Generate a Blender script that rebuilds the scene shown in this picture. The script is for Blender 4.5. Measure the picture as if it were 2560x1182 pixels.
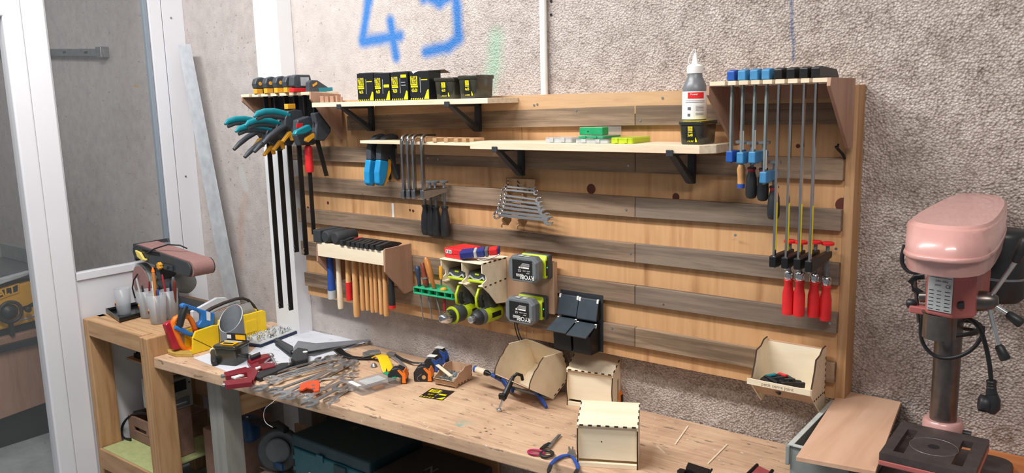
import bpy, bmesh, math, random
from mathutils import Vector, Matrix, Euler
for o in list(bpy.data.objects): bpy.data.objects.remove(o)
SC = bpy.context.scene
COL = SC.collection
PI = math.pi
rnd = random.Random(7)
V3 = Vector

# ---------------------------------------------------------------- camera
FPX, YAW, PIT, ROL = 2008.27, math.radians(-37.835), math.radians(9.614), math.radians(-1.4236)
CO = V3((0.0, -2.26821, 1.90834))
_cy, _sy, _cp, _sp, _cr, _sr = math.cos(YAW), math.sin(YAW), math.cos(PIT), math.sin(PIT), math.cos(ROL), math.sin(ROL)
FW = V3((_sy*_cp, _cy*_cp, -_sp)); _rt = V3((_cy, -_sy, 0)); _up = _rt.cross(FW)
RT = _cr*_rt + _sr*_up; UP = -_sr*_rt + _cr*_up
cd = bpy.data.cameras.new('camera'); cam = bpy.data.objects.new('camera', cd); COL.objects.link(cam)
cd.sensor_width = 36; cd.lens = FPX/2560*36; cd.clip_start = 0.05; cd.clip_end = 60
cam.matrix_world = Matrix(((RT.x, UP.x, -FW.x, CO.x), (RT.y, UP.y, -FW.y, CO.y), (RT.z, UP.z, -FW.z, CO.z), (0, 0, 0, 1)))
SC.camera = cam
def _ray(px, py): return FW + RT*((px-1280)/FPX) - UP*((py-591)/FPX)
def _at(px, py, ax, val):
    d = _ray(px, py); return CO + d*((val-CO[ax])/d[ax])
def PX(px, py, x): return _at(px, py, 0, x)      # surveyed point on the plane x = const
def PY(px, py, y): return _at(px, py, 1, y)      # ... y = const
def PZ(px, py, z): return _at(px, py, 2, z)      # ... z = const

# ---------------------------------------------------------------- world, lights, exposure
SC.view_settings.view_transform = 'Standard'; SC.view_settings.look = 'None'
SC.view_settings.gamma = 1; SC.view_settings.use_curve_mapping = False
SC.view_settings.exposure = 0.0
w = bpy.data.worlds.new('world'); SC.world = w; w.use_nodes = True
w.node_tree.nodes['Background'].inputs[0].default_value = (0.92, 0.95, 1.0, 1)
w.node_tree.nodes['Background'].inputs[1].default_value = 0.2
def area(name, loc, target, sx, sy, power, col=(1, 1, 1)):
    l = bpy.data.lights.new(name, 'AREA'); l.shape = 'RECTANGLE'; l.size = sx; l.size_y = sy; l.energy = power; l.color = col
    o = bpy.data.objects.new(name, l); COL.objects.link(o); o.location = loc
    d = (V3(target)-V3(loc)).normalized(); o.rotation_euler = d.to_track_quat('-Z', 'Y').to_euler(); return o
area('ceiling_lamp', (-2.3, -1.5, 3.35), (-2.2, -0.5, 1.0), 2.4, 0.14, 104, (1, 0.985, 0.96))
area('right_fill_light', (0.3, -1.9, 3.1), (-0.4, -0.2, 1.3), 1.4, 0.25, 30, (1, 0.92, 0.85))  # warm fill added to brighten the right wall, not a known fitting
area('saw_room_fill', (-5.6, -1.2, 3.0), (-5.2, -0.5, 0.5), 1.2, 0.3, 6.5, (1, 0.98, 0.95))  # added fill that lifts the room behind the glass, no fitting known there

# ---------------------------------------------------------------- mesh builder
def lin(c):
    if isinstance(c, str):
        c = tuple(int(c[i:i+2], 16)/255 for i in (0, 2, 4))
    return tuple((x/12.92 if x <= 0.04045 else ((x+0.055)/1.055)**2.4) for x in c)
class MB:
    def __init__(s): s.v = []; s.f = []; s.m = []; s.sm = []; s.T = None
    def add(s, vs, fs, mat=0, smooth=False):
        b = len(s.v); T = s.T
        for p in vs:
            p = V3(p); s.v.append(T @ p if T else p)
        for f in fs:
            s.f.append([i+b for i in f]); s.m.append(mat); s.sm.append(smooth)
        return s
    def box(s, x0, x1, y0, y1, z0, z1, mat=0):
        vs = [(x, y, z) for x in (x0, x1) for y in (y0, y1) for z in (z0, z1)]
        return s.add(vs, [(0, 1, 3, 2), (4, 6, 7, 5), (0, 4, 5, 1), (2, 3, 7, 6), (0, 2, 6, 4), (1, 5, 7, 3)], mat)
    def cbox(s, c, d, mat=0):
        return s.box(c[0]-d[0]/2, c[0]+d[0]/2, c[1]-d[1]/2, c[1]+d[1]/2, c[2]-d[2]/2, c[2]+d[2]/2, mat)
    def prism(s, pts, a0, a1, ax='z', mat=0, smooth=False):
        def P(u, v, a): return {'x': (a, u, v), 'y': (u, a, v), 'z': (u, v, a)}[ax]
        n = len(pts); v0 = [P(u, v, a0) for u, v in pts]; v1 = [P(u, v, a1) for u, v in pts]
        s.add(v0, [list(range(n))], mat); s.add(v1, [list(range(n))[::-1]], mat)
        return s.add(v0+v1, [(i, (i+1) % n, n+(i+1) % n, n+i) for i in range(n)], mat, smooth)
    def ring_skin(s, rings, mat=0, smooth=True, caps=True, closed=False):
        n = len(rings[0]); vs = [p for r in rings for p in r]; fs = []
        m = len(rings)
        for k in range(m if closed else m-1):
            a = k*n; b = ((k+1) % m)*n
            for i in range(n): fs.append((a+i, a+(i+1) % n, b+(i+1) % n, b+i))
        s.add(vs, fs, mat, smooth)
        if caps and not closed:
            s.add(rings[0], [list(range(n))[::-1]], mat); s.add(rings[-1], [list(range(n))], mat)
        return s
    def sweep(s, pts, wh, up=(0, 0, 1), n=12, p=2.4, mat=0, caps=True, smooth=True, closed=False):
        pts = [V3(q) for q in pts]; m = len(pts); up = V3(up); rings = []
        if not isinstance(wh, list): wh = [wh]*m
        for i in range(m):
            if closed: t = pts[(i+1) % m]-pts[i-1]
            else: t = pts[min(i+1, m-1)]-pts[max(i-1, 0)]
            t.normalize(); sd = t.cross(up)
            if sd.length < 1e-5: sd = t.cross(V3((1, 0.01, 0)))
            sd.normalize(); u = sd.cross(t)
            w_, h_ = wh[i]; r = []
            for k in range(n):
                a = 2*PI*(k+0.5)/n; c, q = math.cos(a), math.sin(a)
                e = 2/p
                r.append(pts[i]+sd*(w_/2*math.copysign(abs(c)**e, c))+u*(h_/2*math.copysign(abs(q)**e, q)))
            rings.append(r)
        return s.ring_skin(rings, mat, smooth, caps, closed)
    def tube(s, pts, r, n=10, mat=0, closed=False, caps=True):
        pts = [V3(q) for q in pts]; m = len(pts)
        rr = r if isinstance(r, list) else [r]*m
        t0 = (pts[1]-pts[0]).normalized(); nrm = t0.orthogonal().normalized(); rings = []; pt = t0
        for i in range(m):
            if closed: t = (pts[(i+1) % m]-pts[i-1]).normalized()
            else: t = (pts[min(i+1, m-1)]-pts[max(i-1, 0)]).normalized()
            q = pt.rotation_difference(t); nrm = q @ nrm; nrm = (nrm-t*nrm.dot(t)).normalized(); pt = t
            b = t.cross(nrm)
            rings.append([pts[i]+(nrm*math.cos(2*PI*k/n)+b*math.sin(2*PI*k/n))*rr[i] for k in range(n)])
        return s.ring_skin(rings, mat, True, caps, closed)
    def cyl(s, p0, p1, r0, r1=None, n=20, mat=0, caps=True):
        return s.tube([p0, p1], [r0, r0 if r1 is None else r1], n, mat, caps=caps)
    def lathe(s, prof, o=(0, 0, 0), ax=(0, 0, 1), n=20, mat=0, sharp=True):
        o = V3(o); ax = V3(ax).normalized(); a = ax.orthogonal().normalized(); b = ax.cross(a); R = []
        for r, h in prof:
            R.append([o+ax*h+(a*math.cos(2*PI*k/n)+b*math.sin(2*PI*k/n))*max(r, 1e-5) for k in range(n)])
        if not sharp: return s.ring_skin(R, mat, True, True)
        # split where the profile turns sharply so the edge stays crisp
        seg = [R[0]]
        for i in range(1, len(R)):
            seg.append(R[i])
            if i < len(R)-1:
                d0 = V3((prof[i][0]-prof[i-1][0], prof[i][1]-prof[i-1][1], 0)); d1 = V3((prof[i+1][0]-prof[i][0], prof[i+1][1]-prof[i][1], 0))
                if d0.length > 1e-7 and d1.length > 1e-7 and d0.angle(d1) > 0.7:
                    s.ring_skin(seg, mat, True, False); seg = [R[i]]
        s.ring_skin(seg, mat, True, False)
        s.add(R[0], [list(range(n))[::-1]], mat); s.add(R[-1], [list(range(n))], mat)
        return s
    def sph(s, c, r, mat=0, n=16, k=9):
        if not isinstance(r, (tuple, list)): r = (r, r, r)
        c = V3(c); rings = []
        for i in range(k+1):
            a = PI*(i/k) ; sa = max(math.sin(a), 1e-3)
            rings.append([c+V3((r[0]*sa*math.cos(2*PI*j/n), r[1]*sa*math.sin(2*PI*j/n), -r[2]*math.cos(a))) for j in range(n)])
        return s.ring_skin(rings, mat, True, True)
    def text(s, txt, size, o, xd, yd, mat=0, align='CENTER', sx=1.0, lift=0.0004, bold=0.0):
        cu = bpy.data.curves.new('t', 'FONT'); cu.body = txt; cu.size = 1; cu.align_x = align; cu.align_y = 'CENTER'; cu.resolution_u = 2
        cu.offset = bold
        ob = bpy.data.objects.new('t', cu); COL.objects.link(ob)
        me = bpy.data.meshes.new_from_object(ob.evaluated_get(bpy.context.evaluated_depsgraph_get()))
        xd = V3(xd).normalized(); yd = V3(yd).normalized(); nz = xd.cross(yd); o = V3(o)
        s.add([o+xd*(p.co.x*size*sx)+yd*(p.co.y*size)+nz*lift for p in me.vertices], [list(q.vertices) for q in me.polygons], mat)
        bpy.data.objects.remove(ob); bpy.data.curves.remove(cu); bpy.data.meshes.remove(me)
        return s
    def build(s, name, mats, parent=None, bev=0.0, seg=2, ang=0.6, flat_normals=True):
        me = bpy.data.meshes.new(name)
        me.from_pydata([tuple(p) for p in s.v], [], s.f)
        if not isinstance(mats, (list, tuple)): mats = [mats]
        for m in mats: me.materials.append(MT[m] if isinstance(m, str) else m)
        me.polygons.foreach_set('material_index', s.m); me.polygons.foreach_set('use_smooth', s.sm)
        bm = bmesh.new(); bm.from_mesh(me)
        if bev > 0: bmesh.ops.remove_doubles(bm, verts=bm.verts, dist=1e-6)
        bmesh.ops.recalc_face_normals(bm, faces=bm.faces)
        bm.to_mesh(me); bm.free()
        ob = bpy.data.objects.new(name, me); COL.objects.link(ob)
        if parent is not None: ob.parent = parent
        if bev > 0:
            b = ob.modifiers.new('bevel', 'BEVEL'); b.width = bev; b.segments = seg; b.limit_method = 'ANGLE'; b.angle_limit = ang; b.harden_normals = False
            b.use_clamp_overlap = True
        return ob
def tag(o, label=None, cat=None, group=None, kind=None):
    if label: o['label'] = label
    if cat: o['category'] = cat
    if group: o['group'] = group
    if kind: o['kind'] = kind
    return o
def thing(name, label, cat, loc=(0, 0, 0), rot=None, group=None):
    o = bpy.data.objects.new(name, None); COL.objects.link(o); o.empty_display_size = 0.05
    o.location = loc
    if rot is not None: o.rotation_euler = rot
    return tag(o, label, cat, group)
def frame(o, org, X, Z):
    """put object o at org with its x axis along X and its z axis near Z"""
    X = V3(X).normalized(); Z = V3(Z); Z = (Z-X*Z.dot(X)).normalized(); Y = Z.cross(X)
    o.matrix_world = Matrix(((X.x, Y.x, Z.x, org[0]), (X.y, Y.y, Z.y, org[1]), (X.z, Y.z, Z.z, org[2]), (0, 0, 0, 1)))
    return o
def copy_tree(o, parent=None):
    c = o.copy(); COL.objects.link(c)
    if parent is not None: c.parent = parent
    for ch in [x for x in KIDS(o)]: copy_tree(ch, c)
    return c
def KIDS(o): return [x for x in list(COL.objects) if x.parent == o]
def struct(o): o['kind'] = 'structure'; return o

# ---------------------------------------------------------------- materials
MT = {}
def nt_new(name):
    m = bpy.data.materials.new(name); m.use_nodes = True; MT[name] = m
    nt = m.node_tree; return m, nt, nt.nodes['Principled BSDF']
def N(nt, t, **kw):
    n = nt.nodes.new(t)
    for k, v in kw.items():
        if k.startswith('i_'): n.inputs[k[2:].replace('_', ' ')].default_value = v
        else: setattr(n, k, v)
    return n
def mathn(nt, op, a, b=None, c=None, clamp=False):
    n = nt.nodes.new('ShaderNodeMath'); n.operation = op; n.use_clamp = clamp
    for i, x in enumerate((a, b, c)):
        if x is None: continue
        if isinstance(x, (int, float)): n.inputs[i].default_value = x
        else: nt.links.new(x, n.inputs[i])
    return n.outputs[0]
def mixc(nt, fac, a, b, mode='MIX'):
    n = nt.nodes.new('ShaderNodeMix'); n.data_type = 'RGBA'; n.blend_type = mode
    for s_, x in ((n.inputs[0], fac), (n.inputs[6], a), (n.inputs[7], b)):
        if isinstance(x, (int, float)): s_.default_value = x
        elif isinstance(x, tuple): s_.default_value = (*x[:3], 1)
        else: nt.links.new(x, s_)
    return n.outputs[2]
def coords(nt, scale=(1, 1, 1), rand=True):
    tc = nt.nodes.new('ShaderNodeTexCoord'); mp = nt.nodes.new('ShaderNodeMapping'); mp.inputs['Scale'].default_value = scale
    nt.links.new(tc.outputs['Object'], mp.inputs['Vector'])
    if rand:
        oi = nt.nodes.new('ShaderNodeObjectInfo'); r = mathn(nt, 'MULTIPLY', oi.outputs['Random'], 7.0)
        cb = nt.nodes.new('ShaderNodeCombineXYZ'); [nt.links.new(r, cb.inputs[i]) for i in range(3)]
        nt.links.new(cb.outputs[0], mp.inputs['Location'])
    return mp.outputs[0]
def noise(nt, vec, scale, detail=3, rough=0.5, dist=0.0):
    n = nt.nodes.new('ShaderNodeTexNoise'); n.inputs['Scale'].default_value = scale; n.inputs['Detail'].default_value = detail
    n.inputs['Roughness'].default_value = rough; n.inputs['Distortion'].default_value = dist
    if vec is not None: nt.links.new(vec, n.inputs['Vector'])
    return n.outputs['Fac']
def ramp(nt, fac, stops):
    n = nt.nodes.new('ShaderNodeValToRGB'); e = n.color_ramp.elements
    while len(e) < len(stops): e.new(0.5)
    for i, (p, c) in enumerate(stops):
        e[i].position = p; e[i].color = (*c, 1) if len(c) == 3 else c
    nt.links.new(fac, n.inputs[0]); return n.outputs[0]
def bumpn(nt, b, h, strength, dist=0.002):
    n = nt.nodes.new('ShaderNodeBump'); n.inputs['Strength'].default_value = strength; n.inputs['Distance'].default_value = dist
    nt.links.new(h, n.inputs['Height']); nt.links.new(n.outputs[0], b.inputs['Normal'])
def M(name, col, rough=0.5, metal=0.0, var=0.12, vs=30, bump=0.0, spec=0.5, coat=0.0):
    m, nt, b = nt_new(name); c = lin(col)
    b.inputs['Roughness'].default_value = rough; b.inputs['Metallic'].default_value = metal
    b.inputs['Specular IOR Level'].default_value = spec; b.inputs['Coat Weight'].default_value = coat
    v = coords(nt); f = noise(nt, v, vs, 4, 0.6)
    c0 = tuple(x*(1-var) for x in c); c1 = tuple(min(1, x*(1+var)) for x in c)
    nt.links.new(ramp(nt, f, [(0.3, c0), (0.7, c1)]), b.inputs['Base Color'])
    if bump: bumpn(nt, b, noise(nt, v, vs*6, 3), bump, 0.001)
    return m
def WOOD(name, cols, axis=0, fine=60, rough=0.65, ring=0.5, bump=0.15, spots=0.0, stretch=14, var=None):
    """procedural grain running along one local axis"""
    m, nt, b = nt_new(name); cs = [lin(c) for c in cols]
    sc = [fine]*3; sc[axis] = fine/stretch
    v = coords(nt, tuple(sc)); sc2 = [6.0]*3; sc2[axis] = 0.8; v2 = coords(nt, tuple(sc2))
    g = noise(nt, v, 1.0, 5, 0.65, 0.4); l = noise(nt, v2, 1.6, 3, 0.55, 1.2)
    w_ = nt.nodes.new('ShaderNodeTexWave'); w_.wave_type = 'BANDS'; w_.bands_direction = 'XYZ'[(axis+1) % 3]
    w_.inputs['Scale'].default_value = 1.1; w_.inputs['Distortion'].default_value = 6; w_.inputs['Detail'].default_value = 2; w_.inputs['Detail Scale'].default_value = 0.7
    nt.links.new(v2, w_.inputs['Vector'])
    mix = mathn(nt, 'ADD', mathn(nt, 'MULTIPLY', g, 0.45), mathn(nt, 'ADD', mathn(nt, 'MULTIPLY', l, 0.55-ring*0.3), mathn(nt, 'MULTIPLY', w_.outputs['Fac'], ring*0.3)))
    n = len(cs); c = ramp(nt, mix, [(0.32+0.36*i/(n-1), cs[i]) for i in range(n)])
    if spots:
        tc = coords(nt, (1, 1, 1)); vo = nt.nodes.new('ShaderNodeTexVoronoi'); vo.inputs['Scale'].default_value = 9; nt.links.new(tc, vo.inputs['Vector'])
        k = mathn(nt, 'LESS_THAN', vo.outputs['Distance'], 0.07*spots)
        c = mixc(nt, mathn(nt, 'MULTIPLY', k, 0.75), c, lin('4a2c1c'))
    nt.links.new(c, b.inputs['Base Color']); b.inputs['Roughness'].default_value = rough
    bumpn(nt, b, g, bump, 0.001)
    return m
def CLEAR(name, col, rough=0.1, alpha=0.35, trans=0.0):
    """thin clear or smoky plastic and glass"""
    m, nt, b = nt_new(name)
    b.inputs['Base Color'].default_value = (*lin(col), 1); b.inputs['Roughness'].default_value = rough; b.inputs['Alpha'].default_value = alpha
    return m
# ---------------------------------------------------------------- palette
M('black_plastic', '26282b', 0.45); M('dark_rubber', '2e3033', 0.75, bump=0.2); M('grey_plastic', '5d6368', 0.5); M('light_grey', 'b4b7b8', 0.55)
M('black_metal', '1c1d1f', 0.4, 0.3); M('bracket_black', '2b2e33', 0.55); M('steel', 'd2d4d7', 0.22, 0.85, var=0.1); M('chrome', 'd9dadc', 0.14, 1.0, var=0.05)
M('dull_steel', '9c9ea0', 0.35, 0.75, var=0.18, vs=60); M('zinc', 'a7aeb2', 0.38, 0.85, var=0.12); M('white_metal', 'e6e7ea', 0.4, var=0.02, vs=3); M('white_pvc', 'dddde2', 0.35, var=0.02, vs=3)
M('teal', '117f8d', 0.42, var=0.08); M('amber', 'e0a02c', 0.5); M('red', 'd8282c', 0.4, var=0.08); M('dark_red', '9a2030', 0.4); M('blue', '1f5fb0', 0.4); M('royal', '2a4f9e', 0.45)
M('sky_blue', '1d86bd', 0.4); M('lime', 'b4c820', 0.45, var=0.07); M('orange', 'f07a1e', 0.42); M('yellow', 'f0c81c', 0.45, var=0.05); M('white', 'e9e9e6', 0.5, var=0.03); M('ink', '151516', 0.6)
M('label_yellow', 'f2e012', 0.5, var=0.04); M('green', '1d9c62', 0.45); M('mint', '2fae7c', 0.45); M('card_black', '17191b', 0.38, var=0.1); M('tub', '34342b', 0.22, var=0.15, coat=0.3); M('pink', 'dcb0aa', 0.32, var=0.06, vs=8, coat=0.3)
M('cable', '222326', 0.5); M('paper', 'cfd2da', 0.7, var=0.03); M('saw_yellow', 'dca12c', 0.45, var=0.06)
WOOD('ply_pine', ['a3744b', 'bf9164', 'cda072', 'c49668', 'ab7d54'], 2, 17, 0.6, ring=0.2, bump=0.06, spots=0.0, stretch=16)
WOOD('ply_birch', ['dfcdb0', 'e9dac0', 'eee2ca'], 0, 70, 0.6, ring=0.3, bump=0.05)
WOOD('laser_ply', ['e6d5b6', 'efe1c6', 'f3e8d0'], 0, 50, 0.55, ring=0.3, bump=0.04)
M('burnt', '3a2416', 0.8); M('clamp_steel', 'b4b6b9', 0.24, 1.0, var=0.12); WOOD('rack_ply_shaded', ['8f7050', 'a5835f', 'b0906c'], 2, 60, 0.6, ring=0.4)  # spanner rack wood: darker laser ply, shade of the shelf above put into its colour
WOOD('shelf_ply', ['cdb393', 'dcc8ab', 'e4d5bd', 'c9ae8c'], 0, 80, 0.65, ring=0.4, bump=0.1)
WOOD('slat_a', ['655343', '7f6a58', '917b66', '6f5c4b', '58483b'], 0, 60, 0.8, ring=0.8, bump=0.35, spots=0.5, stretch=22)
WOOD('slat_b', ['75614e', '937c65', 'a58d73', '7f6a54', '665341'], 0, 60, 0.8, ring=0.9, bump=0.35, spots=0.6, stretch=22)
WOOD('slat_c', ['5c4f45', '76675a', '877767', '62554a', '4d4239'], 0, 60, 0.8, ring=0.8, bump=0.4, spots=0.5, stretch=22)
WOOD('timber_x', ['a37c57', 'ba936b', 'c49f79', 'a67f59'], 0, 50, 0.65, ring=0.7, spots=0.4); WOOD('timber_z', ['a0774f', 'b58c62', 'bf9870', 'a17850'], 2, 50, 0.65, ring=0.7, spots=0.5)
WOOD('timber_y', ['b58a60', 'cda377', 'd6b088', 'b98e64'], 1, 50, 0.65, ring=0.7, spots=0.3)
WOOD('redwood', ['94705c', 'a37e69', 'ad8973'], 2, 60, 0.6, ring=0.3, bump=0.05); WOOD('ash', ['c08a55', 'd39e66', 'dfae78'], 2, 60, 0.5, ring=0.4, bump=0.05)
WOOD('grey_timber', ['7f7d78', '8f8d88', '989691'], 2, 40, 0.75, ring=0.3); WOOD('ply_pink', ['c69c80', 'd3ab8f', 'dab69c'], 1, 40, 0.6, ring=0.3, bump=0.05)
M('green_board', 'a9b07a', 0.7)

# ---------------------------------------------------------------- concrete back wall with sprayed paint
m, nt, b = nt_new('concrete_wall')
geo = nt.nodes.new('ShaderNodeNewGeometry'); P = geo.outputs['Position']
sep = nt.nodes.new('ShaderNodeSeparateXYZ'); nt.links.new(P, sep.inputs[0]); gx, gz = sep.outputs['X'], sep.outputs['Z']
big = noise(nt, P, 1.3, 4, 0.6); mid = noise(nt, P, 14, 5, 0.7); fine = noise(nt, P, 105, 5, 0.8)
vor = nt.nodes.new('ShaderNodeTexVoronoi'); vor.inputs['Scale'].default_value = 150; nt.links.new(P, vor.inputs['Vector']); grain = vor.outputs['Distance']
rough_mask = mathn(nt, 'MULTIPLY', mathn(nt, 'ADD', gx, 2.75), 0.55, clamp=True)          # rough-cast grows coarser towards the right end
smooth_col = ramp(nt, mathn(nt, 'ADD', mathn(nt, 'MULTIPLY', big, 0.55), mathn(nt, 'MULTIPLY', mid, 0.45)), [(0.32, lin('a29a97')), (0.5, lin('b7afac')), (0.7, lin('c5bebb'))])
cast_col = ramp(nt, mathn(nt, 'ADD', mathn(nt, 'MULTIPLY', fine, 0.6), mathn(nt, 'MULTIPLY', mid, 0.4)), [(0.37, lin('7f726a')), (0.47, lin('b3a7a0')), (0.6, lin('d6cdc7'))])
col = mixc(nt, mathn(nt, 'ADD', mathn(nt, 'MULTIPLY', rough_mask, 0.85), 0.1, clamp=True), smooth_col, cast_col)
peb = ramp(nt, grain, [(0.0, (1.35, 1.33, 1.30)), (0.5, (1.12, 1.1, 1.08)), (0.8, (0.72, 0.70, 0.68))]); col = mixc(nt, mathn(nt, 'MULTIPLY', rough_mask, 0.8), col, mixc(nt, 1.0, col, peb, 'MULTIPLY'))
specks = mathn(nt, 'LESS_THAN', noise(nt, P, 45, 2, 0.5), 0.31); col = mixc(nt, mathn(nt, 'MULTIPLY', specks, 0.45), col, lin('6d625c'))
def segdist(nt, a, b_):
    ax_, az_, bx_, bz_ = a[0], a[1], b_[0], b_[1]; L2 = (bx_-ax_)**2+(bz_-az_)**2+1e-9
    px = mathn(nt, 'SUBTRACT', gx, ax_); pz = mathn(nt, 'SUBTRACT', gz, az_)
    t = mathn(nt, 'DIVIDE', mathn(nt, 'ADD', mathn(nt, 'MULTIPLY', px, bx_-ax_), mathn(nt, 'MULTIPLY', pz, bz_-az_)), L2, clamp=True)
    dx = mathn(nt, 'SUBTRACT', px, mathn(nt, 'MULTIPLY', t, bx_-ax_)); dz = mathn(nt, 'SUBTRACT', pz, mathn(nt, 'MULTIPLY', t, bz_-az_))
    return mathn(nt, 'SQRT', mathn(nt, 'ADD', mathn(nt, 'MULTIPLY', dx, dx), mathn(nt, 'MULTIPLY', dz, dz)))
def W2(px, py): q = PY(px, py, 0.07); return (q.x, q.z)
wob = mathn(nt, 'MULTIPLY', mathn(nt, 'SUBTRACT', mid, 0.5), 0.012)
def paint(segs, r, soft, colr, dens, col):
    d = None
    for a, c in segs:
        q = segdist(nt, W2(*a), W2(*c)); d = q if d is None else mathn(nt, 'SMOOTH_MIN', d, q, 0.02)
    d = mathn(nt, 'ADD', d, wob)
    k = mathn(nt, 'MULTIPLY', mathn(nt, 'DIVIDE', mathn(nt, 'SUBTRACT', r+soft, d), 2*soft, clamp=True), dens)
    k = mathn(nt, 'MULTIPLY', k, mathn(nt, 'ADD', 0.72, mathn(nt, 'MULTIPLY', fine, 0.5), clamp=True))
    return mixc(nt, k, col, lin(colr))
blue = [((935, -150), (922, 0)), ((922, 0), (906, 98)), ((906, 105), (1000, 90)), ((976, 52), (990, 142)), ((1050, -60), (1060, -5)), ((1075, -6), (1100, 5)), ((1100, 5), (1128, -12)),
        ((1128, -100), (1142, 20)), ((1142, 20), (1146, 95)), ((1146, 95), (1120, 118)), ((1120, 118), (1064, 130))]
col = paint(blue, 0.0225, 0.014, '2f74bd', 1.0, col)
col = paint([((1240, 95), (1236, 160)), ((1236, 160), (1215, 230))], 0.025, 0.03, '8fc0a4', 0.75, col)
col = paint([((1978, -40), (1980, 90)), ((1984, 100), (1983, 150))], 0.004, 0.004, '4d6a92', 0.8, col)
col = paint([((603, 425), (606, 440)), ((606, 440), (614, 470))], 0.022, 0.004, 'b9b9b6', 0.9, col)
col = paint([((612, 490), (600, 580)), ((600, 580), (603, 660))], 0.012, 0.03, 'b08a74', 0.5, col)
col = paint([((335, 215), (345, 216))], 0.006, 0.003, 'c9a33c', 0.8, col)
q = segdist(nt, W2(2508, 1085), W2(2510, 1085)); q = mathn(nt, 'ADD', q, wob); ringm = mathn(nt, 'SUBTRACT', 1.0, mathn(nt, 'MULTIPLY', mathn(nt, 'ABSOLUTE', mathn(nt, 'SUBTRACT', q, 0.018)), 90), clamp=True)
col = mixc(nt, mathn(nt, 'MULTIPLY', ringm, 0.7), col, lin('83705f'))
nt.links.new(col, b.inputs['Base Color']); b.inputs['Roughness'].default_value = 0.9
h = mathn(nt, 'ADD', mathn(nt, 'MULTIPLY', mathn(nt, 'ADD', mathn(nt, 'MULTIPLY', rough_mask, 1.1), 0.12), mathn(nt, 'ADD', fine, mathn(nt, 'MULTIPLY', grain, 1.2))), mathn(nt, 'MULTIPLY', mid, 0.12))
bumpn(nt, b, h, 0.9, 0.006)
struct(MB().box(-8.5, 2.2, 0.07, 0.25, -0.05, 3.4).build('wall_back', 'concrete_wall'))

m, nt, b = nt_new('floor_concrete')
v = coords(nt); f1 = noise(nt, v, 5, 6, 0.7); f2 = noise(nt, v, 16, 3, 0.6)
c = ramp(nt, f1, [(0.3, lin('8b9092')), (0.6, lin('a7abac')), (0.75, lin('b6b9b8'))]); c = mixc(nt, mathn(nt, 'MULTIPLY', mathn(nt, 'LESS_THAN', f2, 0.33), 0.8), c, lin('4c5052'))
nt.links.new(c, b.inputs['Base Color']); b.inputs['Roughness'].default_value = 0.55; bumpn(nt, b, f1, 0.15, 0.004)
struct(MB().box(-8.5, 2.2, -4.6, 0.25, -0.12, 0.0).build('floor', 'floor_concrete'))

# ---------------------------------------------------------------- glazed partition on the left
XP = -3.905
CLEAR('pane_glass', '9aa0a3', 0.03, 0.08)
M('grey_gasket', '85909b', 0.45, var=0.03, vs=4)
# far post beside the concrete wall
t = struct(MB().box(XP-0.03, XP, -0.045, 0.07, 0, 3.2).box(XP-0.028, XP+0.002, -0.115, -0.05, 0, 3.2).build('trim_1', 'white_pvc', bev=0.002))
for zz in (2.36, 1.56):
    q = MB().cyl((XP-0.001, 0.0, zz), (XP+0.0025, 0.0, zz), 0.005, n=12).build('screw_cap', 'dull_steel', t)
# fixed window above the white lower panel
fr = MB()
fr.box(XP-0.04, XP+0.006, -0.60, -0.115, 1.118, 1.155, 0); fr.box(XP-0.035, XP-0.004, -0.60, -0.595, 1.155, 3.2, 0)
win = struct(fr.build('window_1', ['white_pvc'], bev=0.003))
MB().box(XP-0.03, XP-0.006, -0.139, -0.118, 1.155, 3.2).build('gasket', 'grey_gasket', win, bev=0.002)
MB().box(XP-0.018, XP-0.012, -0.60, -0.13, 1.15, 3.2).build('pane', 'pane_glass', win)
struct(MB().box(XP-0.03, XP-0.004, -0.605, -0.045, 0.02, 1.125).build('wall_left', 'white_pvc'))
# door jamb between window and door
struct(MB().box(XP-0.045, XP+0.012, -0.705, -0.605, 0, 3.2).build('trim_2', 'white_pvc', bev=0.006))
# white door leaf with its glass, left of the jamb
dl = MB()
d0, d1, top, bot, s_ = -1.62, -0.705, 2.395, 0.05, 0.078
def member(pts): dl.prism(pts, XP-0.05, XP+0.02, 'x', 0)
member([(d1, bot), (d1, top), (d1-s_, top-s_), (d1-s_, bot+s_)]); member([(d0, bot), (d0+s_, bot+s_), (d0+s_, top-s_), (d0, top)])
member([(d0, top), (d0+s_, top-s_), (d1-s_, top-s_), (d1, top)]); member([(d0, bot), (d1, bot), (d1-s_, bot+s_), (d0+s_, bot+s_)])
door = struct(dl.build('door_1', 'white_pvc', bev=0.008, seg=3))
MB().box(XP-0.02, XP-0.012, d0+s_-0.01, d1-s_+0.01, bot+s_-0.01, top-s_+0.01).build('pane', 'pane_glass', door)
struct(MB().box(XP-0.045, XP+0.012, -1.7, -0.705, 2.40, 2.47).build('trim_3', 'white_pvc', bev=0.004))
# white vertical channel on the wall
ch0, ch1 = PY(632, 0, 0.01).x, PY(690, 0, 0.01).x
struct(MB().box(-3.2, -3.03, -0.01, 0.07, 0.0, 3.2).build('trim_4', 'white_metal', bev=0.003))
# far wall of the saw room
struct(MB().box(-8.6, -8.5, -4.6, 0.25, 0, 3.4).build('wall_far', 'concrete_wall'))
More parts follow.
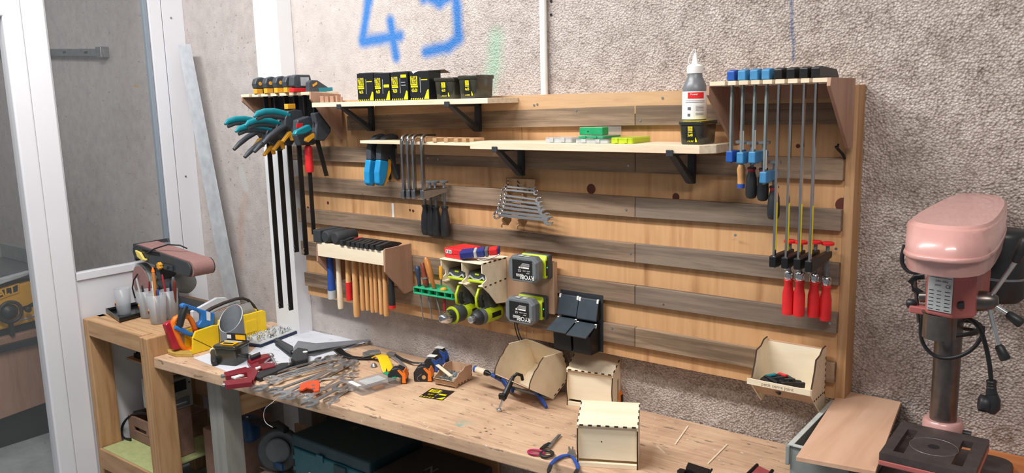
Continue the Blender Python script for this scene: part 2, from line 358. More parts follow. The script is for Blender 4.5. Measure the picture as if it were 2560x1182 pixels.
# ================================================================ tool board on the wall
Z0, Z1 = 1.05, 1.925
board = thing('tool_board', 'large plywood tool board with weathered grey slats on the concrete wall', 'tool board', (-1.78, 0.035, Z0))
def L(o): return o.location
def rel(mb, o): mb.T = Matrix.Translation(-V3(o.location)); return mb
XA, XB, XC = -2.955, -1.707, -0.615
ed = 0.0
for (a, c) in ((XA, XB-0.001), (XB+0.001, XC)):
    rel(MB(), board).box(a, c, 0.0, 0.018, Z0, Z1).build('plywood_sheet', 'ply_pine', board, bev=0.001)
sl = rel(MB(), board)
def zz(px, py): return PY(px, py, -0.018).z
def slat(l0, l1, m0, m1, r0, r1, mats=(0, 1), xa=XA-0.02, xs=-1.247, xb=XC):
    """tops and bottoms (z) at left end, seam and right end"""
    y0, y1 = -0.02, -0.0005
    for (xx0, xx1, a0, a1, b0, b1, mt) in ((xa, xs-0.001, l0, l1, m0, m1, mats[0]), (xs+0.001, xb, m0, m1, r0, r1, mats[1])):
        sl.prism([(xx0, a1), (xx1, b1), (xx1, b0), (xx0, a0)], y0, y1, 'y', mt)
def zs(*pts): return [zz(*p) for p in pts]
slat(*zs((870, 290), (870, 326), (1595, 263), (1595, 314), (2050, 256), (2050, 311)), mats=(1, 0), xa=-2.6)
slat(*zs((780, 366), (780, 402), (1595, 383), (1595, 432), (2115, 395), (2115, 452)), mats=(0, 0))
slat(*zs((718, 439), (718, 473), (1595, 493), (1595, 544), (2115, 525), (2115, 579)), mats=(0, 2))
slat(*zs((722, 517), (722, 551), (1595, 610), (1595, 657), (2113, 660), (2110, 716)), mats=(0, 2), xa=XA-0.012)
zl = zs((727, 598), (728, 632), (1595, 715), (1595, 762), (2105, 785), (2105, 837)); 
slat(*zl, mats=(0, 2), xa=XA-0.006)
# lowest slat stops at the black bins and goes on at their right
z6 = zs((735, 675), (736, 708), (1595, 820), (1595, 868), (2100, 910), (2095, 960))
slat(*z6, mats=(0, 1), xa=XA+0.004)
sl.build('slats', ['slat_a', 'slat_b', 'slat_c'], board, bev=0.0015, seg=1)
rel(MB(), board).box(XC, XC+0.026, -0.004, 0.069, Z0, Z1+0.002).build('side_batten', 'timber_z', board, bev=0.002)
rel(MB(), board).box(XB-0.72, XC-0.002, -0.0195, -0.0005, 1.857, Z1).build('top_batten', 'timber_x', board, bev=0.001)
rel(MB(), board).box(XA+0.02, XC-0.002, 0.0185, 0.069, Z1-0.05, Z1-0.001).box(XA+0.02, XC-0.002, 0.0185, 0.069, Z0+0.01, Z0+0.06).build('rear_batten', 'timber_x', board)
for (x, y) in [(1343, 261), (1656, 245), (1571, 414), (1565, 524), (1576, 633), (2005, 352), (1838, 588), (2090, 622), (1300, 823), (1331, 830), (1335, 263), (1530, 820), (2075, 808), (1600, 301), (1440, 276), (1095, 398), (1070, 395)]:
    p = PY(x, y, -0.021); rel(MB(), board).cyl((p.x, -0.0188, p.z), (p.x, -0.0215, p.z), 0.004, n=10).build('screw', 'zinc', board)
M('knot', '5a2b20', 0.6)
for (x, y, r_) in [(1478, 472, 0.017), (2107, 512, 0.02), (1690, 492, 0.012), (770, 520, .008), (690, 500, .006), (1025, 525, .005), (820, 507, .007), (1033, 527, .006), (1995, 365, .006)]:
    p = PY(x, y, 0.0); rel(MB(), board).cyl((p.x, 0.0, p.z), (p.x, -0.0006, p.z), r_, n=18).build('knot', 'knot', board)

p = PY(983, 525, 0.0); rel(MB(), board).box(p.x-0.007, p.x+0.005, -0.0008, -0.0002, p.z-0.03, p.z+0.028).build('white_mark', 'white', board)
HK = thing('hook', 'small black angled hook on the board under the right end of the clamp rack', 'hook', PY(2098, 375, -0.03))
hk = rel(MB(), HK); hk.tube([PY(2090, 366, -0.06), PY(2094, 372, -0.055), PY(2106, 384, -0.035), PY(2112, 396, -0.0215)], 0.004, 8); hk.tube([PY(2090, 372, -0.06), PY(2095, 366, -0.058), PY(2096, 360, -0.06)], 0.003, 8); hk.build('hook_arm', 'black_metal', HK)
# ---------------------------------------------------------------- bracket shelves
def shelf(name, label, x0, x1, zt, th, dep, brs, cut=0.0, bh=0.1, mat='shelf_ply', depl=None):
    t = thing(name, label, 'shelf', ((x0+x1)/2, -dep/2, zt-th))
    b = rel(MB(), t)
    pts = [(x0, 0.0-0.021), (x1, -0.021), (x1, -dep+cut), (x1-cut, -dep), (x0, -(depl or dep))]
    b.prism(pts, zt-th, zt, 'z', 0); b.build('shelf_board', mat, t, bev=0.0012)
    for bx in brs:
        k = rel(MB(), t); z = zt-th; w_ = 0.011; y0 = -0.0212
        k.prism([(y0, z), (y0, z-bh), (y0-0.018, z-bh), (y0-0.018, z-bh+0.004), (y0-0.014, z)], bx-w_, bx+w_, 'x')
        k.box(bx-w_, bx+w_, -dep-0.002, y0, z-0.009, z)
        k.box(bx-w_, bx+w_, -dep-0.006, -dep-0.001, z-0.009, z+0.010)
        k.prism([(-dep+0.008, z-0.006), (-dep+0.03, z-0.006), (y0-0.012, z-bh+0.018), (y0-0.012, z-bh+0.002), (y0-0.024, z-bh+0.002)], bx-w_, bx+w_, 'x')
        k.build('bracket', 'bracket_black', t, bev=0.0015)
    return t
Z_S1 = 1.918
S1 = shelf('wall_shelf', 'upper plywood shelf on two black brackets, carrying the black screw boxes', -2.605, -1.702, Z_S1, 0.018, 0.19, (-2.44, -1.88))
Z_S2 = 1.772
S2 = shelf('wall_shelf', 'lower plywood shelf with cut corner, carrying the organisers and a tub', -1.80, -0.925, Z_S2, 0.024, 0.172, (-1.69, -1.049), cut=0.035, bh=0.1)

# ---------------------------------------------------------------- clamp rack at the right end
def comb(mb, x0, x1, y_front, y_back, slots, sw, depth, z0_, z1_, mat=0):
    """board whose front edge is cut into teeth"""
    xs = [x0]
    for s_ in slots: xs += [s_-sw/2, s_+sw/2]
    xs.append(x1)
    mb.box(x0, x1, y_front+depth, y_back, z0_, z1_, mat)
    for i in range(0, len(xs), 2): mb.box(xs[i], xs[i+1], y_front, y_front+depth, z0_, z1_, mat)
RR = thing('clamp_rack', 'right clamp rack of slotted plywood holding blue and red-handled clamps', 'clamp rack', (-0.75, -0.1, 1.93))
zr = 1.944
slots_r = [PY(x, 215, -0.2).x for x in (1829, 1856, 1886, 1915, 1946, 1977, 2009, 2038)]
b = rel(MB(), RR); comb(b, -0.905, -0.602, -0.235, -0.0215, slots_r, 0.008, 0.12, zr-0.011, zr); b.build('slotted_top', 'shelf_ply', RR, bev=0.0008)
sd = rel(MB(), RR); sd.prism([(-0.0215, zr-0.0115), (-0.235, zr-0.0115), (-0.235, zr-0.035), (-0.055, 1.765), (-0.0215, 1.765)], -0.914, -0.905, 'x'); sd.build('side_panel', 'redwood', RR, bev=0.0008)
sd = rel(MB(), RR); sd.prism([(-0.0215, zr), (-0.235, zr), (-0.24, zr-0.02), (-0.06, 1.762), (-0.0215, 1.762)], -0.602, -0.593, 'x'); sd.build('side_panel', 'redwood', RR, bev=0.0008)
rel(MB(), RR).box(-0.905, -0.602, -0.033, -0.0215, zr-0.05, zr-0.0115).build('back_cleat', 'redwood', RR)

# ---------------------------------------------------------------- clamp rack at the left end
RL = thing('clamp_rack', 'left clamp rack of plywood at the board corner, holding the big trigger clamps', 'clamp rack', (-2.86, -0.1, 1.95))
zl_ = 1.962
slots_l = [-3.03, -2.965, -2.90, -2.84, -2.775, -2.70]
b = rel(MB(), RL); comb(b, -3.10, -2.635, -0.175, -0.0215, slots_l, 0.022, 0.09, zl_-0.012, zl_); b.build('slotted_top', 'shelf_ply', RL, bev=0.0008)
rel(MB(), RL).prism([(-0.0215, zl_-0.0125), (-0.175, zl_-0.0125), (-0.175, zl_-0.03), (-0.02, 1.80), (-0.0, 1.80), (0.0, zl_-0.0125)], -3.10, -3.091, 'x').build('side_panel', 'redwood', RL, bev=0.0008)
rel(MB(), RL).prism([(-0.0215, zl_-0.012), (-0.175, zl_), (-0.178, zl_-0.03), (-0.035, 1.765), (-0.0215, 1.765)], -2.634, -2.625, 'x').build('side_panel', 'redwood', RL, bev=0.0008)
bl = rel(MB(), RL)
for i in range(3): bl.box(-2.624, -2.6225, -0.03-0.028*i-0.022, -0.03-0.028*i, zl_-0.06, zl_-0.045)
bl.build('block_pattern', 'shelf_ply', RL)
rel(MB(), RL).box(-3.09, -2.635, -0.03, -0.0215, 1.84, zl_-0.0125).build('back_panel', 'bracket_black', RL)
# small red-brown blocks lying on the shelf end
T_ = thing('wood_offcut', 'row of small red-brown wood blocks on the left end of the upper shelf', 'offcut', (-2.56, -0.12, Z_S1))
o_ = rel(MB(), T_)
for i, (a, h_) in enumerate([(0, .026), (0.028, .024), (0.06, .024), (0.094, .026)]): o_.box(-2.602+a, -2.602+a+(0.022 if i != 3 else 0.01), -0.15, -0.135, Z_S1+0.0003, Z_S1+h_)
o_.box(-2.602, -2.49, -0.135, -0.128, Z_S1+0.0003, Z_S1+0.02); o_.build('blocks', 'redwood', T_, bev=0.0006)

# ---------------------------------------------------------------- small comb rack in the middle
RM = thing('clamp_rack', 'small notched wooden rack above the silver clamps, at the middle of the board', 'clamp rack', (-2.1, -0.08, 1.77))
zm = 1.768
b = rel(MB(), RM)
mx0, mx1 = PY(905, 358, -0.115).x, -1.805
b.prism([(mx0, -0.125), (mx0+0.08, -0.135), (mx1, -0.15), (mx1, -0.0215), (mx0+0.05, -0.0215), (mx0+0.02, -0.06), (mx0, -0.11)], zm-0.011, zm, 'z'); b.build('rack_board', 'shelf_ply', RM, bev=0.0008)
b = rel(MB(), RM)
cs0 = [PY(x, 352, -0.13).x for x in (1010, 1035, 1063, 1090, 1118, 1143, 1163, 1182)]
for x in cs0: b.box(x, x+0.019, -0.148, -0.09, zm, zm+0.014)
b.box(cs0[0], cs0[-1], -0.0895, -0.07, zm, zm+0.014); b.build('notched_comb', 'timber_x', RM, bev=0.0008)
rel(MB(), RM).box(-2.30, -1.86+0.08, -0.032, -0.0205, zm-0.056, zm-0.0115).build('back_cleat', 'timber_x', RM, bev=0.001)

# ---------------------------------------------------------------- hammer rack
RH = thing('hammer_rack', 'plywood hammer rack with pentagonal sides at the lower left of the board', 'hammer rack', (-2.55, -0.1, 1.33))
hx0, hx1 = PY(793, 600, -0.165).x, PY(960, 640, -0.165).x
zt = 1.352
hs = lambda x: rel(MB(), RH).prism([(-0.0215, zt+0.004), (-0.165, zt+0.004), (-0.17, zt-0.085), (-0.07, 1.16), (-0.0215, 1.165)], x-0.004, x+0.005, 'x').build('side_panel', 'redwood', RH, bev=0.0008)
hs(hx0-0.003); hs(hx1+0.003)
rel(MB(), RH).box(hx0+0.0025, hx1-0.0015, -0.168, -0.155, zt-0.062, zt-0.004).build('front_rail', 'ply_birch', RH, bev=0.001)
rel(MB(), RH).box(hx0+0.0025, hx1-0.0015, -0.072, -0.060, zt-0.062, zt-0.004).build('rear_rail', 'ply_birch', RH, bev=0.001)

# ================================================================ workbench
BT = 0.85
WB = thing('workbench', 'long worn wooden workbench with a thick scratched top below the tool board', 'workbench', (-2.0, -0.25, 0))
m, nt, b = nt_new('bench_top')
v = coords(nt, (5, 70, 70)); v2 = coords(nt, (1, 1, 1)); g = noise(nt, v, 1, 5, 0.65, 0.6); l = noise(nt, v2, 3.2, 4, 0.65, 0.8)
c = ramp(nt, mathn(nt, 'ADD', mathn(nt, 'MULTIPLY', g, 0.5), mathn(nt, 'MULTIPLY', l, 0.5)), [(0.34, lin('a98a70')), (0.48, lin('c8a689')), (0.6, lin('d6b797')), (0.7, lin('c29d80'))])
vs_ = coords(nt, (14, 55, 55)); sk = noise(nt, vs_, 1.0, 3, 0.6); c = mixc(nt, mathn(nt, 'MULTIPLY', mathn(nt, 'LESS_THAN', sk, 0.35), 0.6), c, lin('5a473c'))
st = noise(nt, v2, 2.0, 3, 0.6, 1.5); c = mixc(nt, mathn(nt, 'MULTIPLY', mathn(nt, 'SUBTRACT', st, 0.52), 2.2, clamp=True), c, lin('a57f62'))
c = mixc(nt, mathn(nt, 'MULTIPLY', mathn(nt, 'GREATER_THAN', noise(nt, v2, 75, 2), 0.72), 0.6), c, lin('e6ded2'))
geo = nt.nodes.new('ShaderNodeNewGeometry'); sp = nt.nodes.new('ShaderNodeSeparateXYZ'); nt.links.new(geo.outputs['Position'], sp.inputs[0])
def spot(px, py, rx, ry, colr, k, soft=0.6):
    global c
    p = PZ(px, py, BT)
    dx = mathn(nt, 'DIVIDE', mathn(nt, 'SUBTRACT', sp.outputs[0], p.x), rx); dy = mathn(nt, 'DIVIDE', mathn(nt, 'SUBTRACT', sp.outputs[1], p.y), ry)
    d = mathn(nt, 'SQRT', mathn(nt, 'ADD', mathn(nt, 'MULTIPLY', dx, dx), mathn(nt, 'MULTIPLY', dy, dy)))
    d = mathn(nt, 'ADD', d, mathn(nt, 'MULTIPLY', mathn(nt, 'SUBTRACT', l, 0.5), 1.2))
    c = mixc(nt, mathn(nt, 'MULTIPLY', mathn(nt, 'DIVIDE', mathn(nt, 'SUBTRACT', 1.0, d), soft, clamp=True), k), c, lin(colr))
spot(1150, 1062, 0.028, 0.014, '4fa5a0', 0.6, 0.9); spot(1165, 1055, 0.05, 0.02, '8fb5a5', 0.4, 1.0); spot(1000, 1020, 0.12, 0.03, '9d7a62', 0.35, 1.0)
spot(520, 905, 0.06, 0.05, 'cbb0a2', 0.5, 1.0); spot(860, 915, 0.06, 0.02, 'a8705a', 0.6, 0.8)
for (x, y) in [(975, 1000), (865, 1040), (1065, 985), (1230, 1010), (1251, 1015), (1210, 1022), (1213, 1070), (1236, 1072), (1216, 1078), (1201, 1080), (1227, 1085), (1225, 1146), (1872, 1110)]: spot(x, y, 0.006, 0.004, '4b382e', 0.85, 0.4)
nt.links.new(c, b.inputs['Base Color']); b.inputs['Roughness'].default_value = 0.6; bumpn(nt, b, mathn(nt, 'ADD', g, sk), 0.25, 0.0015)
fl, fr_ = PZ(383, 893, BT), PZ(1480, 1182, BT)
sl_ = (fr_.y-fl.y)/(fr_.x-fl.x); xe = -0.425
fy = lambda x: fl.y+sl_*(x-fl.x)
top = rel(MB(), WB)
ymid = lambda x: PZ(1060, 985, BT).y+0.004*(x+2)
top.prism([(fl.x, fl.y), (xe, fy(xe)), (xe, ymid(xe)-0.0006), (fl.x, ymid(fl.x)-0.0006)], BT-0.048, BT, 'z')
top.prism([(fl.x, ymid(fl.x)+0.0006), (xe, ymid(xe)+0.0006), (xe, 0.068), (-3.35, 0.062), (-3.35, ymid(fl.x)+0.0006)], BT-0.048, BT, 'z')
top.build('bench_top', 'bench_top', WB, bev=0.004, seg=2)
def post(name, mb, mat, t, bev=0.003): return mb.build(name, mat, t, bev=bev)
gx = PZ(492, 966, BT-0.048)
lx, ly = PX(490, 965, -3.02).x, -0.50
post('leg', rel(MB(), WB).box(-3.03, -2.93, -0.50, -0.41, 0, BT-0.048), 'grey_timber', WB)
post('leg', rel(MB(), WB).box(-3.03, -2.93, -0.05, 0.04, 0, BT-0.048), 'grey_timber', WB)
post('leg', rel(MB(), WB).box(-0.55, -0.45, -0.36, -0.27, 0, BT-0.048), 'grey_timber', WB)
post('leg', rel(MB(), WB).box(-0.55, -0.45, -0.05, 0.04, 0, BT-0.048), 'grey_timber', WB)
post('apron', rel(MB(), WB).box(-2.925, -0.56, -0.05, 0.0, BT-0.15, BT-0.05), 'timber_x', WB)
post('side_rail', rel(MB(), WB).box(-3.0, -2.95, -0.405, -0.055, 0.60, 0.69), 'timber_y', WB)
post('lower_shelf', rel(MB(), WB).box(-2.925, -0.56, -0.40, 0.05, 0.30, 0.325), 'shelf_ply', WB)
post('back_panel', rel(MB(), WB).box(-2.925, -1.9, 0.052, 0.066, 0.33, 0.62), 'timber_x', WB)
post('divider', rel(MB(), WB).box(-2.66, -2.645, -0.1, 0.05, 0.327, 0.56), 'grey_timber', WB)

# ================================================================ rough timber stand at the left
ST = thing('timber_stand', 'rough timber stand holding the belt sander and the plastic cups', 'stand', (-3.6, -0.3, 0))
T = 0.94
p1 = lambda n, x0, x1, y0, y1, z0, z1, m='timber_z': rel(MB(), ST).box(x0, x1, y0, y1, z0, z1).build(n, m, ST, bev=0.004)
p1('leg', -3.89, -3.845, -0.60, -0.50, 0, T-0.002); p1('leg', -3.36, -3.293, -0.605, -0.50, 0, T-0.004)
p1('leg', -3.89, -3.83, -0.14, -0.06, 0, T-0.03); p1('leg', -3.41, -3.36, -0.14, -0.06, 0, T-0.03)
p1('front_rail', -3.843, -3.362, -0.60, -0.545, T-0.08, T, 'timber_x')
p1('top_board', -3.89, -3.32, -0.54, -0.06, T-0.028, T-0.002, 'timber_x')
p1('middle_shelf', -3.84, -3.41, -0.44, -0.08, 0.70, 0.712, 'timber_x')
p1('lower_shelf', -3.84, -3.37, -0.598, -0.08, 0.285, 0.30, 'green_board')
p1('lower_rail', -3.843, -3.362, -0.612, -0.60, 0.20, 0.30, 'timber_x')
p1('back_rail', -3.83, -3.42, -0.10, -0.07, 0.42, 0.52, 'timber_x')
# ================================================================ tracing helper: outline on the object's own vertical plane, then real thickness
def tr(mb, pts, ax, val, th, mat=0, off=0.0):
    """outline surveyed on the plane ax=val, extruded by th centred on the plane"""
    f = {'x': PX, 'y': PY, 'z': PZ}[ax]; q = [f(a, b, val) for a, b in pts]
    uv = [{'x': (p.y, p.z), 'y': (p.x, p.z), 'z': (p.x, p.y)}[ax] for p in q]
    return mb.prism(uv, val-th/2+off, val+th/2+off, ax, mat)
def at_root(t): return rel(MB(), t)

# ---------------------------------------------------------------- big trigger clamps on the left rack
YB = -0.13
def trigger_clamp(i, bot, jaw, label):
    x = PY(bot[0], bot[1], YB).x; zb = PY(bot[0], bot[1], YB).z
    zt_ = zl_+0.03
    t = thing('trigger_clamp', label, 'clamp', (x, YB, zl_), None, 'trigger clamps on the left rack')
    g = lambda: rel(MB(), t)
    g().box(x-0.0035, x+0.0035, YB-0.011, YB+0.011, zb, zt_+0.015).build('bar', 'black_metal', t, bev=0.0012)
    for dz in (0.012, 0.028): g().cyl((x, YB-0.0108, zb+dz), (x, YB-0.0135, zb+dz), 0.0038, n=10).build('rivet', 'dull_steel', t)
    # fixed head standing on the rack
    b = g(); yf = YB-0.052
    b.prism([(yf, zt_-0.008), (yf-0.004, zt_+0.012), (yf+0.004, zt_+0.032), (yf+0.03, zt_+0.040), (YB+0.016, zt_+0.034), (YB+0.03, zt_+0.010), (YB+0.03, zt_-0.022), (YB-0.014, zt_-0.022), (YB-0.016, zt_-0.008)], x-0.014, x+0.014, 'x')
    b.build('fixed_jaw', 'grey_black', t, bev=0.004, seg=3)
    g().box(x-0.012, x+0.012, yf+0.002, YB-0.018, zl_+0.0006, zt_-0.0085).build('jaw_pad', 'amber', t, bev=0.002)
    g().cyl((x+0.0142, yf+0.02, zt_+0.012), (x+0.0165, yf+0.02, zt_+0.012), 0.008, n=16).build('release_button', 'amber', t, bev=0.001)
    # sliding body with two grips pointing into the room
    zj = PY(jaw[0], jaw[1], YB-0.04).z; A = V3((x, YB, zj))
    b = g(); O_ = lambda dy, dz: (A.y+dy, A.z+dz)
    b.prism([O_(-0.052, 0.030), O_(-0.02, 0.036), O_(0.02, 0.030), O_(0.028, 0.0), O_(0.026, -0.055), O_(0.005, -0.080), O_(-0.028, -0.078), O_(-0.045, -0.045), O_(-0.075, -0.03), O_(-0.07, 0.0)], x-0.015, x+0.015, 'x')
    b.build('sliding_body', 'grey_black', t, bev=0.005, seg=3)
    h = g(); h.sweep([(x, A.y+d, A.z+z) for d, z in ((-0.045, 0.012), (-0.075, 0.022), (-0.115, 0.030), (-0.155, 0.030), (-0.19, 0.022), (-0.208, 0.010))], [(0.024, 0.034), (0.026, 0.026), (0.026, 0.022), (0.025, 0.021), (0.023, 0.018), (0.010, 0.008)], up=(1, 0, 0), n=14)
    hg = h.build('teal_grip', 'teal', t)
    h = g(); h.sweep([(x, A.y+d, A.z+z) for d, z in ((-0.04, 0.0), (-0.08, 0.006), (-0.12, 0.013), (-0.16, 0.012), (-0.195, 0.0))], [(0.018, 0.022), (0.02, 0.020), (0.02, 0.014), (0.018, 0.012), (0.014, 0.010)], up=(1, 0, 0), n=12); h.build('grip_lining', 'grey_black', t)
    h = g(); h.sweep([(x, A.y+d, A.z+z) for d, z in ((-0.03, -0.025), (-0.065, -0.030), (-0.105, -0.048), (-0.145, -0.072), (-0.175, -0.096))], [(0.022, 0.03), (0.022, 0.03), (0.022, 0.024), (0.021, 0.021), (0.014, 0.014)], up=(1, 0, 0), n=14); h.build('trigger', 'grey_black', t)
    b = g(); b.prism([O_(-0.085, -0.092), O_(-0.078, -0.099), O_(-0.044, -0.070), O_(-0.036, -0.094), O_(-0.026, -0.092), O_(-0.030, -0.052), O_(-0.05, -0.056)], x-0.008, x+0.008, 'x'); b.build('release_lever', 'amber', t, bev=0.002)
    if i == 3:
        b = g(); b.box(x-0.012, x+0.012, A.y-0.052, A.y-0.012, A.z+0.0365, A.z+0.058); b.build('jaw_pad', 'amber', t, bev=0.002)
    return t
M('grey_black', '3d4248', 0.45)
TC = [((703, 770), (655, 313)), ((728, 775), (676, 331)), ((742, 630), (700, 317)), ((766, 637), (728, 295))]
TL = ['long black trigger clamp with teal grip, leftmost on the left rack', 'long black trigger clamp, second from the left on the left rack, lowest teal grip',
      'black trigger clamp with shorter bar, third from the left on the left rack', 'black trigger clamp with teal grip highest of four and amber pad above its body']
for i, (a, c) in enumerate(TC): trigger_clamp(i, a, c, TL[i])

# clamp with red screw grip
x5 = PY(785, 590, YB).x
t = thing('bar_clamp', 'dark bar clamp with ribbed red handle hanging on the left rack', 'clamp', (x5, YB, zl_)); g = lambda: rel(MB(), t)
g().box(x5-0.0035, x5+0.0035, YB-0.009, YB+0.009, 1.37, zl_+0.04).build('bar', 'black_metal', t, bev=0.001)
b = g(); b.prism([(YB-0.066, zl_+0.025), (YB-0.06, zl_+0.062), (YB-0.045, zl_+0.07), (YB+0.022, zl_+0.07), (YB+0.035, zl_+0.02), (YB-0.05, zl_+0.018)], x5-0.016, x5+0.016, 'x'); hd = b.build('fixed_jaw', 'grey_black', t, bev=0.004)
g().box(x5+0.0163, x5+0.017, YB-0.028, YB+0.014, zl_+0.026, zl_+0.06).build('label_plate', 'light_grey', hd)
g().box(x5-0.014, x5+0.014, YB-0.064, YB+0.026, zl_+0.0006, zl_+0.0175).build('jaw_pad', 'red', t, bev=0.002)
b = g(); tr(b, [(738, 300), (765, 290), (795, 298), (802, 320), (800, 350), (778, 362), (745, 364), (735, 340)], 'x', x5, 0.034); b.build('sliding_body', 'grey_black', t, bev=0.006, seg=3)
b = g(); tr(b, [(741, 309), (757, 308), (758, 319), (742, 320)], 'x', x5+0.018, 0.004); b.build('release_button', 'red', t, bev=0.001)
gz = [PY(770, y, YB).z for y in (364, 372, 385, 400, 418, 430)]
rg = [0.012, 0.017, 0.0165, 0.0155, 0.0185, 0.016]
g().lathe([(r_, z-gz[0]) for r_, z in zip(rg, gz)], (x5, YB, gz[0]), (0, 0, 1), 20, sharp=False).build('screw_grip', 'red', t)
for k in range(4):
    z = gz[1]-0.006-0.006*k; g().box(x5-0.0172, x5-0.008, YB-0.0165, YB-0.012, z-0.0015, z+0.0015).build('grip_rib', 'grey_black', t)
# small teal clamp at the right of the rack
x6 = -2.665
t = thing('small_trigger_clamp', 'small trigger clamp with teal base and slanting short bar, right end of left rack', 'clamp', (x6, YB, zl_)); g = lambda: rel(MB(), t)
b = g(); tr(b, [(768, 230), (768, 206), (776, 200), (790, 201), (822, 222), (822, 228), (793, 230)], 'x', x6, 0.024); b.build('fixed_jaw', 'grey_black', t, bev=0.003)
b = g(); tr(b, [(791, 220), (826, 218), (827, 227), (793, 231)], 'x', x6, 0.028); b.build('jaw_pad', 'teal', t, bev=0.002)
b = g(); tr(b, [(781, 212), (792, 205), (793, 210), (783, 217)], 'x', x6+0.0145, 0.003); b.build('release_button', 'amber', t)
b = g(); tr(b, [(812, 440), (821, 439), (797, 345), (792, 232), (782, 232), (786, 345)], 'x', x6, 0.006); b.build('bar', 'black_metal', t, bev=0.001)
b = g(); tr(b, [(780, 283), (800, 278), (822, 302), (822, 330), (806, 352), (782, 350), (786, 310)], 'x', x6, 0.030); b.build('sliding_body', 'grey_black', t, bev=0.005)
b = g(); tr(b, [(733, 336), (738, 326), (770, 311), (778, 324), (760, 334), (737, 338)], 'x', x6+0.0, 0.024); b.build('grip', 'teal', t, bev=0.004)
b = g(); tr(b, [(762, 352), (764, 344), (782, 332), (789, 344), (780, 346), (768, 356)], 'x', x6+0.0, 0.016); b.build('release_lever', 'amber', t, bev=0.002)

# ---------------------------------------------------------------- spring clamps with blue grips
def spring_clamp(dx, x0, label):
    t = thing('spring_clamp', label, 'clamp', (x0, -0.11, 1.75), None, 'spring clamps beside the silver clamps'); g = lambda: rel(MB(), t)
    S = lambda pts: [(a+dx, b_) for a, b_ in pts]
    # front arm, rear arm (both lie in the plane across the rack)
    b = g(); tr(b, S([(945, 400), (945, 372), (950, 352), (962, 339), (978, 334), (998, 342), (1012, 354), (1004, 362), (990, 358), (978, 366), (970, 380), (966, 402)]), 'x', x0, 0.028); b.build('front_arm', 'grey_black', t, bev=0.005, seg=3)
    b = g(); tr(b, S([(975, 352), (992, 356), (1010, 358), (1006, 372), (993, 384), (1006, 440), (999, 449), (990, 447), (966, 385)]), 'x', x0, 0.022, off=0.003); b.build('rear_arm', 'grey_black', t, bev=0.005, seg=3)
    b = g(); tr(b, S([(944, 399), (966, 403), (962, 440), (955, 460), (948, 465), (941, 458), (940, 430)]), 'x', x0, 0.030); b.build('front_grip', 'sky_blue', t, bev=0.006, seg=3)
    b = g(); tr(b, S([(967, 396), (975, 400), (974, 430), (964, 456), (957, 466), (962, 440)]), 'x', x0, 0.020); b.build('grip_liner', 'amber', t, bev=0.003)
    p = PX(986+dx, 362, x0); b = g(); b.cyl((x0-0.017, p.y, p.z), (x0+0.017, p.y, p.z), 0.010, n=16); b.build('pivot', 'grey_black', t, bev=0.001)
    return t
spring_clamp(-25, -2.385, 'blue-handled black spring clamp, left one of the pair on the rack end')
spring_clamp(0, -2.335, 'blue-handled black spring clamp, right one of the pair next to silver clamps')

